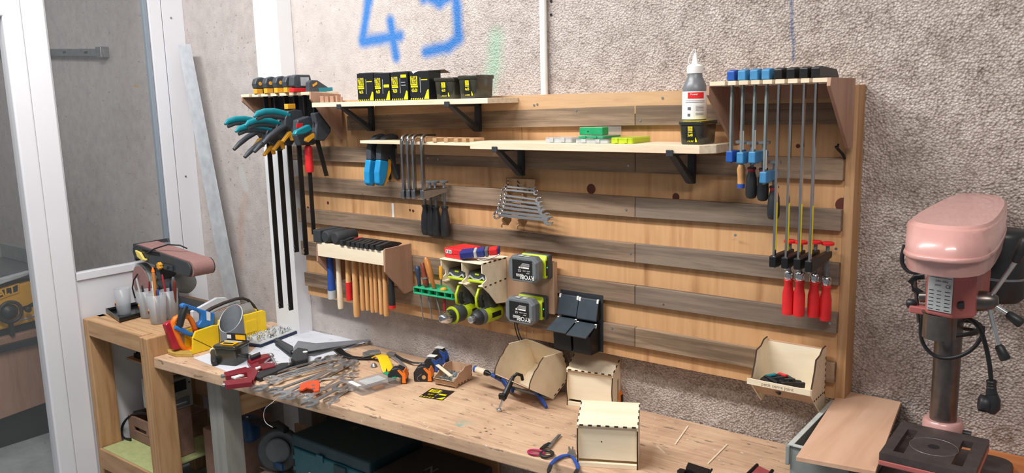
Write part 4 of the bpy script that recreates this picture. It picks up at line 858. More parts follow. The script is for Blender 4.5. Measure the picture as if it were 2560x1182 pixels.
std = [(0.004, 0), (0.007, 0.02), (0.0075, 0.3), (0.009, 0.5), (0.011, 0.8), (0.009, 0.96), (0.004, 1.0)]
driver('blue and black handled screwdriver, leftmost in the green rack', 'screwdriver', (1043, 665), (1050, 712), (1058, 798), std, 'blue_black')if 'blue_black' in MT else (M('blue_black', '2c3b52', 0.45), driver('blue and black handled screwdriver, leftmost in the green rack', 'screwdriver', (1043, 664), (1049, 716), (1058, 798), std, 'blue_black'))
WOOD('brown_wood', ['5e2b1d', '74372a', '82402f'], 2, 60, 0.3); WOOD('honey_wood', ['9c5f30', 'b5743d', 'c38549'], 2, 60, 0.3)
driver('dark brown wooden handled tool with a metal collar in the green rack', 'chisel', (1055, 657), (1067, 717), (1080, 798), [(0.005, 0), (0.011, 0.05), (0.012, 0.25), (0.010, 0.4), (0.009, 0.7), (0.010, 0.9), (0.006, 1.0)], 'brown_wood', 0.003, ('ring', 'dull_steel'), 'chisel')
driver('honey-coloured wooden handled chisel, tallest in the green rack', 'chisel', (1064, 643), (1086, 722), (1104, 798), [(0.005, 0), (0.008, 0.03), (0.0075, 0.25), (0.012, 0.42), (0.0125, 0.65), (0.0115, 0.92), (0.007, 1.0)], 'honey_wood', 0.0035, None, 'chisel')
driver('red rod with amber head, rightmost tool in the green rack', 'screwdriver', (1108, 718), (1110, 728), (1112, 795), [(0.010, 0), (0.014, 0.2), (0.014, 0.6), (0.009, 1.0)], 'amber', 0.0055, ('shaft', 'dark_red'))

# ================================================================ drill holder, drills, red box, torch
HX0, HX1, HZ = -1.945, -1.762, 1.352
DH = thing('drill_holder', 'laser-cut plywood drill holder with two bays and burnt finger joints', 'tool holder', (-1.85, -0.1, 1.25)); g = lambda: rel(MB(), DH)
yf = -0.178
g().box(HX0-0.012, HX1, yf, -0.021, HZ-0.004, HZ).build('top_panel', 'laser_ply', DH, bev=0.0004)
xm = (HX0+HX1)/2
for xx, nm in ((HX0-0.008, 0), (xm, 1), (HX1, 2)):
    b = g(); b.prism([(-0.021, HZ-0.0045), (yf+0.002, HZ-0.0045), (yf+0.002, HZ-0.035), (yf+0.022, HZ-0.045), (yf+0.024, HZ-0.062), (yf+0.002, HZ-0.072), (yf+0.003, HZ-0.083), (yf+0.04, HZ-0.115), (yf+0.078, HZ-0.158), (-0.021, HZ-0.168)], xx-0.002, xx+0.002, 'x'); b.build('side_panel', 'laser_ply', DH)
for a, c_ in ((HX0-0.006, xm-0.002), (xm+0.002, HX1-0.002)):
    b = g(); b.box(a, a+0.018, yf+0.004, yf+0.05, HZ-0.084, HZ-0.08); b.box(c_-0.018, c_, yf+0.004, yf+0.05, HZ-0.084, HZ-0.08); b.box(a, c_, yf+0.1, -0.021, HZ-0.084, HZ-0.08); b.build('bay_floor', 'laser_ply', DH)
g().box(HX0, HX1, -0.0245, -0.021, HZ-0.165, HZ-0.005).build('back_panel', 'laser_ply', DH)
b = g()
for k in range(5):
    y0_ = yf+0.012+k*0.028; b.box(HX1+0.0002, HX1+0.0028, y0_, y0_+0.013, HZ-0.0042, HZ+0.0006); b.box(HX1+0.0018, HX1+0.0026, y0_, y0_+0.011, HZ-0.088+0.002*k, HZ-0.083+0.002*k)
for k in range(3): b.box(HX1+0.0018, HX1+0.0026, -0.03, -0.0255, HZ-0.10-0.03*k-0.012, HZ-0.10-0.03*k)
b.box(HX0-0.012, HX1, yf-0.0006, yf, HZ-0.0042, HZ-0.0034); b.build('burnt_edge', 'burnt', DH)
M('drill_grey', '43474a', 0.5)
def drill(xd, kind, label):
    t = thing('power_drill', label, 'drill', (xd, -0.1, 1.15), None, 'lime and grey drills hanging in the drill holder'); g = lambda: rel(MB(), t)
    zc = 1.148 if kind == 'drill' else 1.147
    # battery in the bay
    bt = g(); bt.box(xd-0.040, xd+0.040, -0.150, -0.062, 1.285, 1.312); bt_ = bt.build('battery_foot', 'drill_grey', t, bev=0.006, seg=3)
    g().box(xd-0.036, xd+0.036, -0.160, -0.07, 1.2755, 1.2845).build('lime_base', 'lime', t, bev=0.003)
    b = g(); b.prism([(xd-0.038, 1.291), (xd-0.03, 1.300), (xd-0.012, 1.289), (xd+0.014, 1.289), (xd+0.030, 1.300), (xd+0.038, 1.291), (xd+0.036, 1.286), (xd+0.028, 1.293), (xd+0.013, 1.283), (xd-0.013, 1.283), (xd-0.028, 1.293), (xd-0.036, 1.287)], -0.1545, -0.1505, 'y'); b.build('silver_trim', 'light_grey', bt_, bev=0.0006)
    g().box(xd-0.006, xd+0.012, -0.1525, -0.1505, 1.302, 1.308).build('lime_badge', 'lime', bt_)
    # handle down to the body
    g().sweep([(xd, -0.105, 1.28), (xd, -0.098, 1.25), (xd, -0.088, 1.215), (xd, -0.075, 1.18), (xd, -0.07, zc+0.01)], [(0.04, 0.05), (0.032, 0.038), (0.034, 0.042), (0.036, 0.05), (0.04, 0.07)], up=(0, 1, 0), n=16).build('handle', 'drill_grey', t)
    g().sweep([(xd, -0.128, 1.225), (xd, -0.133, 1.21), (xd, -0.13, 1.19), (xd, -0.118, 1.178)], [(0.014, 0.010), (0.016, 0.014), (0.016, 0.014), (0.014, 0.01)], up=(1, 0, 0), n=10).build('trigger', 'black_plastic', t)
    g().sweep([(xd, -0.100, 1.258), (xd, -0.142, 1.248), (xd, -0.158, 1.22), (xd, -0.156, 1.188), (xd, -0.125, 1.166)], [(0.008, 0.010)]*5, up=(1, 0, 0), n=8).build('trigger_guard', 'lime', t)
    R_ = 0.030
    L0 = -0.03; g().lathe([(0.018, 0), (0.027, 0.006), (R_, 0.02), (R_, 0.085), (R_*0.95, 0.10)], (xd, L0, zc), (0, -1, 0), 22, sharp=False).build('motor_body', 'lime', t)
    g().box(xd+0.018, xd+0.0312, -0.105, -0.055, zc-0.008, zc+0.010).build('name_plate', 'ink', t, bev=0.001)
    g().box(xd-0.012, xd+0.012, -0.125, -0.06, zc+0.024, zc+0.033).build('top_rail', 'drill_grey', t, bev=0.003)
    if kind == 'drill':
        g().lathe([(0.029, 0), (0.031, 0.004), (0.032, 0.04), (0.030, 0.046)], (xd, -0.13, zc), (0, -1, 0), 24, sharp=False).build('torque_collar', 'drill_grey', t)
        g().lathe([(0.0315, 0), (0.0325, 0.002), (0.0315, 0.006)], (xd, -0.178, zc), (0, -1, 0), 24).build('lime_ring', 'lime', t)
        g().lathe([(0.024, 0), (0.0245, 0.014), (0.022, 0.02)], (xd, -0.184, zc), (0, -1, 0), 24, sharp=False).build('chuck_sleeve', 'black_plastic', t)
        g().lathe([(0.0225, 0), (0.023, 0.012), (0.019, 0.024), (0.013, 0.038), (0.008, 0.040)], (xd, -0.204, zc), (0, -1, 0), 24, sharp=False).build('chuck', 'chrome', t)
    else:
        g().lathe([(0.030, 0), (0.030, 0.010), (0.029, 0.02)], (xd, -0.128, zc), (0, -1, 0), 24, sharp=False).build('gear_case', 'grey_plastic', t)
        g().lathe([(0.029, 0), (0.027, 0.010), (0.020, 0.022), (0.016, 0.026)], (xd, -0.148, zc), (0, -1, 0), 24, sharp=False).build('nose_ring', 'black_plastic', t)
        g().lathe([(0.0115, 0), (0.0125, 0.002), (0.0125, 0.018), (0.010, 0.020), (0.006, 0.0202)], (xd, -0.174, zc), (0, -1, 0), 20).build('bit_socket', 'steel', t)
    return t
drill(-1.903, 'drill', 'lime and grey drill with the chrome chuck, left bay of the holder')
drill(-1.808, 'driver', 'lime and grey impact driver with short silver socket, right bay of the holder')
t = thing('knife', 'amber-handled cutter tucked in the left side of the drill holder', 'knife', PY(1102, 680, -0.19)); p = t.location.copy()
rel(MB(), t).sweep([p+V3((0, 0, 0.022)), p+V3((0, 0, 0.01)), p, p-V3((0, 0, 0.018)), p-V3((0, 0, 0.026))], [(0.012, 0.008), (0.016, 0.010), (0.014, 0.010), (0.015, 0.010), (0.010, 0.006)], up=(0, 1, 0)).build('handle', 'amber', t); rel(MB(), t).box(p.x-0.001, p.x+0.001, p.y-0.004, p.y+0.004, p.z-0.048, p.z-0.0265).build('blade', 'dull_steel', t)
t = thing('tool_case', 'bright red plastic case with white sticker on the drill holder', 'case', (-1.905, -0.11, HZ)); rz = 0.15
MB().box(-0.045, 0.045, -0.05, 0.05, 0.0006, 0.016).build('case_base', 'red', t, bev=0.004, seg=3); MB().box(-0.046, 0.046, -0.051, 0.051, 0.0165, 0.037).build('case_lid', 'red', t, bev=0.005, seg=3)
s_ = MB(); s_.box(-0.034, -0.004, -0.0518, -0.0512, 0.018, 0.031); s_.build('sticker', 'white', t); s_ = MB(); [s_.box(-0.031+0.009*k, -0.026+0.009*k, -0.0523, -0.0519, 0.020, 0.029) for k in range(3)]; s_.build('sticker_print', 'grey_plastic', t); t.rotation_euler = (0, 0, -0.1)
p0, p1 = PY(1172, 634, -0.15), PY(1245, 612, -0.075)
t = thing('torch', 'blue, grey and red flat torch lying across the red case', 'torch', (0, 0, 0)); X = V3((0.88, 0.47, 0.10)).normalized()
for (a, c_, m_, w_, h_) in ((0, 0.05, 'blue_violet', 0.040, 0.026), (0.0505, 0.062, 'light_grey', 0.041, 0.027), (0.0625, 0.090, 'blue_violet', 0.040, 0.027), (0.0905, 0.104, 'grey_plastic', 0.040, 0.028), (0.1045, 0.136, 'red', 0.034, 0.024), (0.1365, 0.142, 'blue_violet', 0.036, 0.027)):
    if m_ not in MT: M(m_, '29327e', 0.4)
    MB().box(a, c_, -w_/2, w_/2, -h_/2, h_/2).build({'blue_violet': 'body_shell', 'light_grey': 'grey_band', 'grey_plastic': 'grey_collar', 'red': 'red_sleeve'}[m_], m_, t, bev=0.004, seg=2)
MB().tube([(0.06, -0.012, -0.0145), (0.062, -0.02, -0.019), (0.075, -0.026, -0.021), (0.12, -0.022, -0.017), (0.142, -0.018, -0.008)], 0.0018, 8).build('wire_clip', 'dull_steel', t)
frame(t, (-1.868, -0.165, HZ+0.0215), V3((0.85, 0.5, 0.10)), V3((-0.05, -0.25, 1)))

# ================================================================ battery chargers
CP = thing('charger_board', 'upright plywood board carrying the two lime chargers', 'board', (-1.62, -0.03, 1.27))
cx0, cx1 = PY(1262, 700, -0.04).x, PY(1375, 700, -0.04).x
rel(MB(), CP).box(-1.765+0.008, cx1+0.012, -0.042, -0.0205, PY(1390, 784, -0.03).z, PY(1390, 655, -0.03).z).build('plywood_plate', 'ply_pink2', CP, bev=0.001) if 'ply_pink2' in MT else (WOOD('ply_pink2', ['b08d72', 'bf9b7e', 'c7a488'], 2, 40, 0.6, ring=0.3, bump=0.05), rel(MB(), CP).box(-1.757, cx1+0.018, -0.042, -0.0205, PY(1390, 784, -0.03).z, PY(1390, 655, -0.03).z).build('plywood_plate', 'ply_pink2', CP, bev=0.001))
CLEAR('scuffed_clear', '7d8487', 0.3, 0.55)
def charger(pc, label_c, label_b):
    ctr = PY(pc[0], pc[1], -0.135); xc, zc = ctr.x+0.002, ctr.z
    t = thing('battery_charger', label_c, 'charger', (xc, -0.06, zc), None, 'wall battery chargers'); g = lambda: rel(MB(), t)
    g().box(xc-0.050, xc+0.066, -0.068, -0.0425, zc-0.040, zc+0.046).build('charger_base', 'drill_grey', t, bev=0.008, seg=3)
    b = g(); b.prism([(-0.0685, zc-0.036), (-0.085, zc-0.036), (-0.085, zc+0.030), (-0.0685, zc+0.048)], xc-0.048, xc+0.064, 'x'); b.build('lime_shell', 'lime', t, bev=0.007, seg=3)
    b = g(); b.box(xc+0.0642, xc+0.065, -0.083, -0.071, zc-0.024, zc+0.028); p_ = b.build('side_slot', 'black_plastic', t); g().cyl((xc+0.065, -0.077, zc+0.004), (xc+0.0656, -0.077, zc+0.004), 0.002, n=10).build('status_light', 'led_green', p_)
    t2 = thing('battery', label_b, 'battery', (xc, -0.12, zc), None, 'clear-fronted batteries on the wall chargers'); g = lambda: rel(MB(), t2)
    def octa(w_, h_, c_, y): return [V3((xc+a, y, zc+b_)) for a, b_ in ((-w_+c_, -h_), (w_-c_, -h_), (w_, -h_+c_), (w_, h_-c_), (w_-c_, h_), (-w_+c_, h_), (-w_, h_-c_), (-w_, -h_+c_))]
    g().ring_skin([octa(0.054, 0.040, 0.014, -0.0855), octa(0.062, 0.045, 0.016, -0.098), octa(0.063, 0.0455, 0.016, -0.122), octa(0.057, 0.0415, 0.016, -0.134)], 0, False).build('battery_case', 'drill_grey2', t2, bev=0.002)
    g().box(xc-0.040, xc+0.044, -0.1349, -0.1342, zc-0.034, zc+0.033).build('label_plate', 'ink', t2)
    b = g(); D = (-1, 0, 0); E_ = (0, 0, -1)
    b.text('RYOBI', 0.021, (xc+0.022, -0.1352, zc-0.024), D, E_, 0, bold=0.02); b.text('18.0V', 0.006, (xc+0.027, -0.1352, zc-0.010), D, E_, 0); b.text('36Wh / 2.0Ah', 0.0055, (xc+0.020, -0.1352, zc-0.003), D, E_, 0)
    b.text('CE', 0.011, (xc-0.008, -0.1352, zc-0.003), D, E_, 0)
    for k, (u0, u1) in enumerate(((-0.024, 0.004), (-0.024, 0.0), (-0.024, -0.002))): b.box(xc+u0, xc+u1, -0.1356, -0.1352, zc-0.017-0.0035*k, zc-0.0155-0.0035*k)
    b.box(xc+0.004, xc+0.031, -0.1356, -0.1352, zc+0.005, zc+0.010); b.box(xc-0.012, xc-0.004, -0.1356, -0.1352, zc+0.005, zc+0.010); b.box(xc-0.001, xc+0.002, -0.1356, -0.1352, zc+0.005, zc+0.010)
    for k in range(4): b.box(xc-0.006+0.006*k*0.5, xc+0.033, -0.1356, -0.1352, zc+0.0125+0.003*k, zc+0.0133+0.003*k)
    b.build('lettering', 'white', t2)
    b = g(); b.box(xc-0.02, xc+0.0, -0.128, -0.112, zc+0.0452, zc+0.0475); b.box(xc+0.008, xc+0.026, -0.128, -0.112, zc+0.0452, zc+0.047); b.build('release_tab', 'light_grey', t2, bev=0.001)
M('drill_grey2', '6a7073', 0.35, coat=0.3)
m, nt, b = nt_new('led_green'); b.inputs['Base Color'].default_value = (0.02, 0.6, 0.2, 1); b.inputs['Emission Color'].default_value = (0.05, 1, 0.3, 1); b.inputs['Emission Strength'].default_value = 2
charger((1303, 674), 'upper lime charger on the plywood board', 'upper scuffed grey battery with upside-down white lettering')
charger((1295, 778), 'lower lime charger on the plywood board', 'lower scuffed grey battery with upside-down white lettering')
t = thing('power_cable', 'thin dark cable hanging below the two chargers', 'cable', PY(1285, 720, -0.04))
cb = rel(MB(), t)
for dx, e in ((0, 8), (6, 16)):
    cb.tube([PY(1284+dx*0.3, 705, -0.03), PY(1284+dx*0.3, 740, -0.032), PY(1287+dx, 815, -0.03), PY(1292+dx, 835, -0.02), PY(1294+e, 860, -0.01), PY(1290+e, 880, 0.0)], 0.0022, 8)
cb.build('cable', 'cable', t)

# ================================================================ black pivoting bins
def dark_bin(x0, x1, pts_front, zlo, label, lower):
    t = thing('storage_bin', label, 'bin', ((x0+x1)/2, -0.05, (pts_front[0][1])), None, 'black plastic bins set in the tool board'); g = lambda: rel(MB(), t)
    (ya, za), (yb_, zb_) = pts_front
    if lower:
        g().prism([(-0.0215, za-0.002), (ya+0.004, za-0.004), (yb_+0.03, zb_-0.002), (yb_+0.034, zlo), (-0.0215, zlo)], x0+0.004, x1-0.004, 'x').build('bin_body', 'black_metal', t, bev=0.002)
    else:
        g().prism([(-0.0215, za-0.002), (ya+0.006, za-0.002), (yb_+0.006, zb_+0.002), (-0.0215, zb_+0.002)], x0+0.002, x1-0.002, 'x').build('bin_body', 'black_metal', t, bev=0.002)
    f_ = g(); f_.prism([(ya, za), (ya-0.004, za-0.001), (yb_-0.005, zb_+0.004), (yb_-0.002, zb_-0.001), (yb_+0.002, zb_)], x0+0.001, x1-0.001, 'x'); f_.build('front_flap', 'slate_plastic', t, bev=0.0015)
    for xx in (x0+0.001, x1-0.008): g().prism([(ya-0.0005, za+0.0006), (ya-0.0052, za-0.0002), (ya-0.0072, za-0.012), (ya-0.0045, za-0.012)], xx, xx+0.007, 'x').build('worn_corner', 'white', t)
    return t
M('slate_plastic', '3b444c', 0.4)
zA, zB = PY(1400, 733, -0.03).z, PY(1400, 785, -0.045).z; zC = PY(1398, 790, -0.045).z; zD = PY(1382, 826, -0.105).z
bx = [PY(1398, 735, -0.035).x, PY(1447, 742, -0.035).x, PY(1497, 750, -0.035).x]
for i in (0, 1):
    s_ = ['left', 'right'][i]
    dark_bin(bx[i], bx[i+1], ((-0.030, zA-0.002*i), (-0.048, zB-0.004*i)), 0, 'upper %s black bin with its flap nearly closed, below the slats' % s_, False)
    dark_bin(bx[i], bx[i+1], ((-0.045, zC-0.006*i), (-0.112, zD-0.004*i)), 1.062, 'lower %s black bin with its flap tipped out, below the slats' % s_, True)
BP = thing('bin_mount', 'dark backing plate behind the four black bins', 'plate', ((bx[0]+bx[2])/2, -0.021, 1.15)); rel(MB(), BP).box(bx[0]-0.004, bx[2]+0.008, -0.0213, -0.0203, 1.06, zA+0.012).build('plate', 'bracket_black', BP)

# ================================================================ laser-cut bin at the right
RB = thing('plywood_bin', 'laser-cut plywood bin engraved petit serre joint, fixed at the board bottom right', 'bin', (-0.72, -0.08, 1.08)); g = lambda: rel(MB(), RB)
bx0, bx1 = -0.806, -0.640
fpt = lambda px, py: (PX(px, py, bx1).y, PX(px, py, bx1).z)
prof = [fpt(2078, 862), fpt(2064, 864), fpt(2056, 872), fpt(2050, 888), fpt(2040, 900), fpt(2036, 930), fpt(2028, 974), fpt(2027, 990), fpt(2040, 1016), fpt(2048, 1030), fpt(2062, 1005), fpt(2076, 985)]
yb0 = -0.0205; k_ = yb0-prof[0][0]
prof = [(min(a+k_*0, yb0), z) for a, z in prof]; prof[0] = (yb0, prof[0][1]); prof[-1] = (yb0, prof[-1][1])
for xx in (bx0, bx1): g().prism(prof, xx-0.002, xx+0.002, 'x').build('side_panel', 'laser_ply', RB)
b = g()
for xx in (bx0-0.0021, bx1-0.0021):
    for (p_, q_) in zip(prof[1:6], prof[2:7]):
        d0 = V3((0, q_[0]-p_[0], q_[1]-p_[1])); nrm = V3((0, d0.z, -d0.y)).normalized()*-0.0008
        a = V3((0, *p_)); c_ = V3((0, *q_)); b.add([(xx+dx, v.y+o.y, v.z+o.z) for dx in (0, 0.0042) for v, o in ((a, nrm*-0.3), (c_, nrm*-0.3), (c_, nrm), (a, nrm))], [(0, 1, 2, 3), (4, 5, 6, 7), (0, 1, 5, 4), (2, 3, 7, 6), (1, 2, 6, 5), (3, 0, 4, 7)])
for k in range(7): b.box(bx1+0.0019, bx1+0.0027, yb0-0.006, yb0-0.002, prof[0][1]-0.02-0.017*k-0.008, prof[0][1]-0.02-0.017*k)
for k in range(5): b.box(bx1+0.0019, bx1+0.0027, -0.12+0.019*k, -0.111+0.019*k, 1.0735, 1.0775)
b.build('burnt_edge', 'burnt', RB)
g().box(bx0+0.002, bx1-0.002, yb0-0.004, yb0, prof[-1][1]+0.004, prof[0][1]).build('back_panel', 'laser_ply', RB)
g().box(bx0-0.004, bx1+0.003, yb0-0.0042, yb0, prof[0][1]+0.0003, prof[0][1]+0.0035).build('top_cleat', 'ply_pink', RB)
yl, zl2 = prof[7]; y8, z8 = prof[8]
g().box(bx0+0.0022, bx1-0.0022, y8+0.004, yb0-0.0045, z8+0.016, z8+0.020).build('bottom_panel', 'laser_ply', RB)
b = g(); b.prism([(yl+0.002, zl2-0.002), (yl+0.006, zl2-0.002), (y8+0.006, z8+0.006), (y8+0.001, z8+0.006)], bx0+0.0022, bx1-0.0022, 'x'); b.build('front_panel', 'ply_pink2', RB)
lip = g(); lip.box(bx0-0.012, bx1+0.000, yl-0.003, yl+0.0012, zl2, zl2+0.017); l_ = lip.build('front_lip', 'laser_ply', RB, bev=0.0004)
g().text('petit serre joint', 0.0135, ((bx0+bx1)/2-0.008, yl-0.0031, zl2+0.0085), XR, ZU, 0, sx=1.05, bold=-0.004).build('engraving', 'engraved', l_) if 'engraved' in MT else (M('engraved', '9a8467', 0.7), g().text('petit serre joint', 0.0135, ((bx0+bx1)/2-0.008, yl-0.0031, zl2+0.0085), XR, ZU, 0, sx=1.05).build('engraving', 'engraved', l_))
# clamps inside the bin
for i, (dx, dy, rz, col_, lb) in enumerate([(-0.045, -0.02, 0.3, 'teal', 'small black spring clamp with teal tip heaped in the engraved bin'), (-0.01, 0.0, -0.5, 'red', 'small black clamp with red lever in the engraved bin'), (0.02, -0.025, 0.9, 'black_plastic', 'small all-black clamp at the right side of the engraved bin'), (-0.035, -0.05, -0.2, 'black_plastic', 'small all-black clamp at the front of the engraved bin')]):
    zq = zl2-0.004+[0.012, 0.014, 0.010, 0.004][i]
    t = thing('spring_clamp', lb, 'clamp', (-0.728+dx*0.8, -0.075+dy*0.6, zq), (0.25*(i % 2), 0.2*(i-1.5), rz), 'small clamps in the engraved bin')
    b = MB(); b.prism([(-0.035, 0.0), (-0.03, 0.012), (0.0, 0.016), (0.03, 0.008), (0.036, 0.0), (0.02, 0.003), (-0.01, 0.006)], -0.008, 0.008, 'z'); b.build('upper_arm', 'black_plastic', t, bev=0.002)
    b = MB(); b.prism([(-0.035, -0.002), (-0.032, -0.014), (0.0, -0.012), (0.034, -0.02), (0.036, -0.012), (0.0, -0.003)], -0.008, 0.008, 'z'); b.build('lower_arm', 'black_plastic', t, bev=0.002)
    MB().box(-0.02, 0.012, -0.004, 0.006, 0.0082, 0.015).build('lever', col_, t, bev=0.002)
# ================================================================ things on the bench
def G(px, py, h=0.0): return PZ(px, py, BT+h)
def flat(mb, pts, h0, h1, mat=0):
    q = [G(a, b_, (h0+h1)/2) for a, b_ in pts]; return mb.prism([(p.x, p.y) for p in q], BT+h0, BT+h1, 'z', mat)
def ground_thing(name, label, cat, px, py, group=None):
    p = G(px, py); return thing(name, label, cat, (p.x, p.y, BT), None, group)

# ---- finger-jointed bins
def wave(y0, z0, y1, z1, n=9, amp=0.004):
    out = []
    for k in range(n+1):
        u = k/n; out.append((y0+(y1-y0)*u+amp*math.sin(u*PI*2.2+0.6), z0+(z1-z0)*u))
    return out
def standing_bin(name, label, w_, d_, h0, h1, org, ang, slots=False):
    """origin at the front left foot, x to the right, y to the back"""
    t = thing(name, label, 'bin', org, (0, 0, ang), 'laser-cut bins standing on the workbench'); e = 0.0035
    side = wave(-0.003, 0.0006, -0.002, h0-0.012)+[(0.002, h0-e-0.0002), (d_, h1-e-0.0002), (d_, 0.0006)]
    for x in (0, w_-e): MB().prism(side, x, x+e, 'x').build('side_panel', 'laser_ply', t)
    MB().prism([(0.0, h0-e), (0.0, h0), (d_, h1), (d_, h1-e)], 0.0, w_, 'x').build('top_panel', 'laser_ply', t)
    MB().box(e+0.0002, w_-e-0.0002, 0.012, 0.0155, 0.020, h0-e-0.001).build('recessed_front', 'laser_ply', t)
    MB().box(e+0.0002, w_-e-0.0002, 0.0, 0.0118, 0.0006, 0.013).build('base_strip', 'laser_ply', t)
    MB().box(e+0.0002, w_-e-0.0002, 0.016, d_, 0.0006, 0.004).build('base_panel', 'laser_ply', t)
    b = MB(); n = 7; s_ = w_/(2*n)
    for k in range(n): b.box(s_*(2*k+0.6), s_*(2*k+1.5), -0.0006, 0.0028, h0-e*0.95, h0+0.0006)
    for k in range(4):
        y0 = d_*(0.10+0.24*k); y1 = y0+d_*0.11; zf = lambda y: h0+(h1-h0)*y/d_
        for x in (-0.0004, w_-0.0026): b.prism([(y0, zf(y0)-e), (y0, zf(y0)+0.0006), (y1, zf(y1)+0.0006), (y1, zf(y1)-e)], x, x+0.003, 'x')
    for (p_, q_) in zip(side[:9], side[1:10]):
        for x in (0, w_-e): b.prism([(p_[0]-0.0004, p_[1]), (q_[0]-0.0004, q_[1]), (q_[0]+0.0005, q_[1]), (p_[0]+0.0005, p_[1])], x-0.0001, x+e+0.0001, 'x')
    if slots: b.box(w_-0.0002, w_+0.0004, d_*0.45, d_*0.48, 0.02, h0*0.75); b.box(w_-0.0002, w_+0.0004, d_*0.56, d_*0.59, 0.02, h0*0.75)
    b.build('burnt_joint', 'burnt', t)
    return t
pa, pb_ = G(1443, 1165), G(1595, 1175)
b3 = standing_bin('plywood_bin', 'upturned laser-cut bin nearest the camera, finger-jointed top and recessed front', (pb_-pa).length, 0.125, PY(1440, 1060, pa.y).z-BT, PY(1440, 1060, pa.y).z-BT+0.026, pa, math.atan2(pb_.y-pa.y, pb_.x-pa.x))
knp = MB(); knp.cyl(((pb_-pa).length*0.4, 0.0119, 0.075), ((pb_-pa).length*0.4, 0.0115, 0.075), 0.0022, n=10); knp.build('knot', 'knot', b3)
pa = G(1417, 1012); pb_ = pa+V3((math.cos(0.24), math.sin(0.24), 0))*0.170
b2 = standing_bin('plywood_bin', 'upturned laser-cut bin standing behind the nearest one, under the black bins', 0.170, 0.105, PY(1417, 922, pa.y).z-BT, PY(1417, 922, pa.y).z-BT+0.045, (pa.x, pa.y, BT), 0.20, True)
# ---- tilted glued bin held by clamps
TBn = thing('plywood_bin', 'open laser-cut bin propped up at an angle and held by clamps', 'bin', (0, 0, 0), None, None); e = 0.0035
Pr = dict(E=(.1616, .1269), F=(.150, 0.004), G=(.0416, 0), A=(-.031, .1423), D=(.0777, .1906))
side = [Pr['G'], Pr['F'], Pr['E'], Pr['D']]+[(a+0.004*math.sin(k*1.6), b_) for k, (a, b_) in enumerate([(0.055, 0.188), (0.035, 0.180), (0.018, 0.178), (-0.005, 0.165), (-0.02, 0.158)])]+[Pr['A']]
for x in (0, 0.1615): MB().prism(side, x, x+e, 'x').build('side_panel', 'laser_ply', TBn)
def strip(mb, a, c_, x0=0.0036, x1=0.1614, th=0.0035, inn=1):
    d = V3((c_[0]-a[0], c_[1]-a[1], 0)).normalized(); n_ = (-d.y*th*inn, d.x*th*inn)
    return mb.prism([a, c_, (c_[0]+n_[0], c_[1]+n_[1]), (a[0]+n_[0], a[1]+n_[1])], x0, x1, 'x')
strip(MB(), Pr['F'], Pr['E']).build('back_panel', 'laser_ply', TBn); strip(MB(), (Pr['G'][0]+0.003, Pr['G'][1]+0.0005), (Pr['F'][0]-0.004, Pr['F'][1]+0.001)).build('bottom_panel', 'laser_ply', TBn)
strip(MB(), Pr['A'], (Pr['G'][0]-0.001, Pr['G'][1]+0.005), inn=1).build('front_panel', 'ply_pink2', TBn)
b = MB()
for k in range(4):
    u = 0.15+0.22*k; a = V3((*Pr['G'], 0)).lerp(V3((*Pr['F'], 0)), u); b.box(0.1648, 0.1656, a.x-0.006, a.x+0.006, a.y+0.0035, a.y+0.0085)
    a = V3((*Pr['F'], 0)).lerp(V3((*Pr['E'], 0)), u+0.04); b.box(0.1648, 0.1656, a.x-0.003, a.x+0.0005, a.y-0.006, a.y+0.006)
for (p_, q_) in zip(side[3:], side[4:]+side[:1]):
    if q_ == Pr['G']: continue
    d = V3((q_[0]-p_[0], q_[1]-p_[1], 0)).normalized(); n_ = (d.y*0.0007, -d.x*0.0007)
    for x in (-0.0001, 0.1614): b.prism([(p_[0]-n_[0], p_[1]-n_[1]), (q_[0]-n_[0], q_[1]-n_[1]), (q_[0]+n_[0], q_[1]+n_[1]), (p_[0]+n_[0], p_[1]+n_[1])], x, x+e+0.0002, 'x')
b.box(-0.0004, 0.1654, Pr['A'][0]-0.0012, Pr['A'][0]-0.0002, Pr['A'][1]-0.003, Pr['A'][1]+0.0008)
b.build('burnt_joint', 'burnt', TBn)
TBn.rotation_mode = 'XYZ'; TBn.location = (-1.7359, -0.0576, 0.852); TBn.rotation_euler = (0.5712, 0.1166, -0.0729)
# clamps round the tilted bin
t = ground_thing('screw_clamp', 'blue screw clamp with wooden handle gripping the tilted bin from the left', 'clamp', 1255, 960)
g = lambda: rel(MB(), t)
A_ = G(1188, 922, 0.075); B_ = G(1222, 934, 0.07); d_ = (B_-A_).normalized()
g().lathe([(0.008, 0), (0.0125, 0.003), (0.012, 0.02), (0.0135, 0.035), (0.0115, 0.05)], A_, d_, 18, sharp=False).build('wooden_grip', 'ply_birch', t)
g().lathe([(0.007, 0), (0.0130, 0.001), (0.0132, 0.008), (0.0122, 0.010)], A_-d_*0.002, d_, 18, sharp=False).build('blue_cap', 'royal', t)
g().lathe([(0.010, 0), (0.0105, 0.012), (0.006, 0.022), (0.0045, 0.03), (0.0045, 0.075)], A_+d_*0.05, d_, 14).build('spindle', 'black_metal', t)
C_ = A_+d_*0.084; g().cyl(C_, C_+d_*0.02, 0.0085, n=12).build('pad', 'royal', t)
b = g(); b.sweep([C_+V3((0.012, 0, 0.0)), G(1258, 950, 0.05), G(1268, 965, 0.03), G(1282, 975, 0.03)], [(0.012, 0.02)]*4, n=8, p=4); b.build('clamp_arm', 'blue_paint', t)
b = g(); b.sweep([G(1276, 968, 0.035), G(1320, 980, 0.022), G(1366, 994, 0.014)], [(0.006, 0.012)]*3, n=8, p=5); b.build('bar', 'zinc_bar', t)
b = g(); b.sweep([G(1330, 966, 0.05), G(1340, 978, 0.04), G(1355, 1000, 0.02), G(1366, 1017, 0.008)], [(0.012, 0.014), (0.016, 0.018), (0.013, 0.018), (0.010, 0.012)], n=10, p=3); b.build('blue_jaw', 'royal', t)
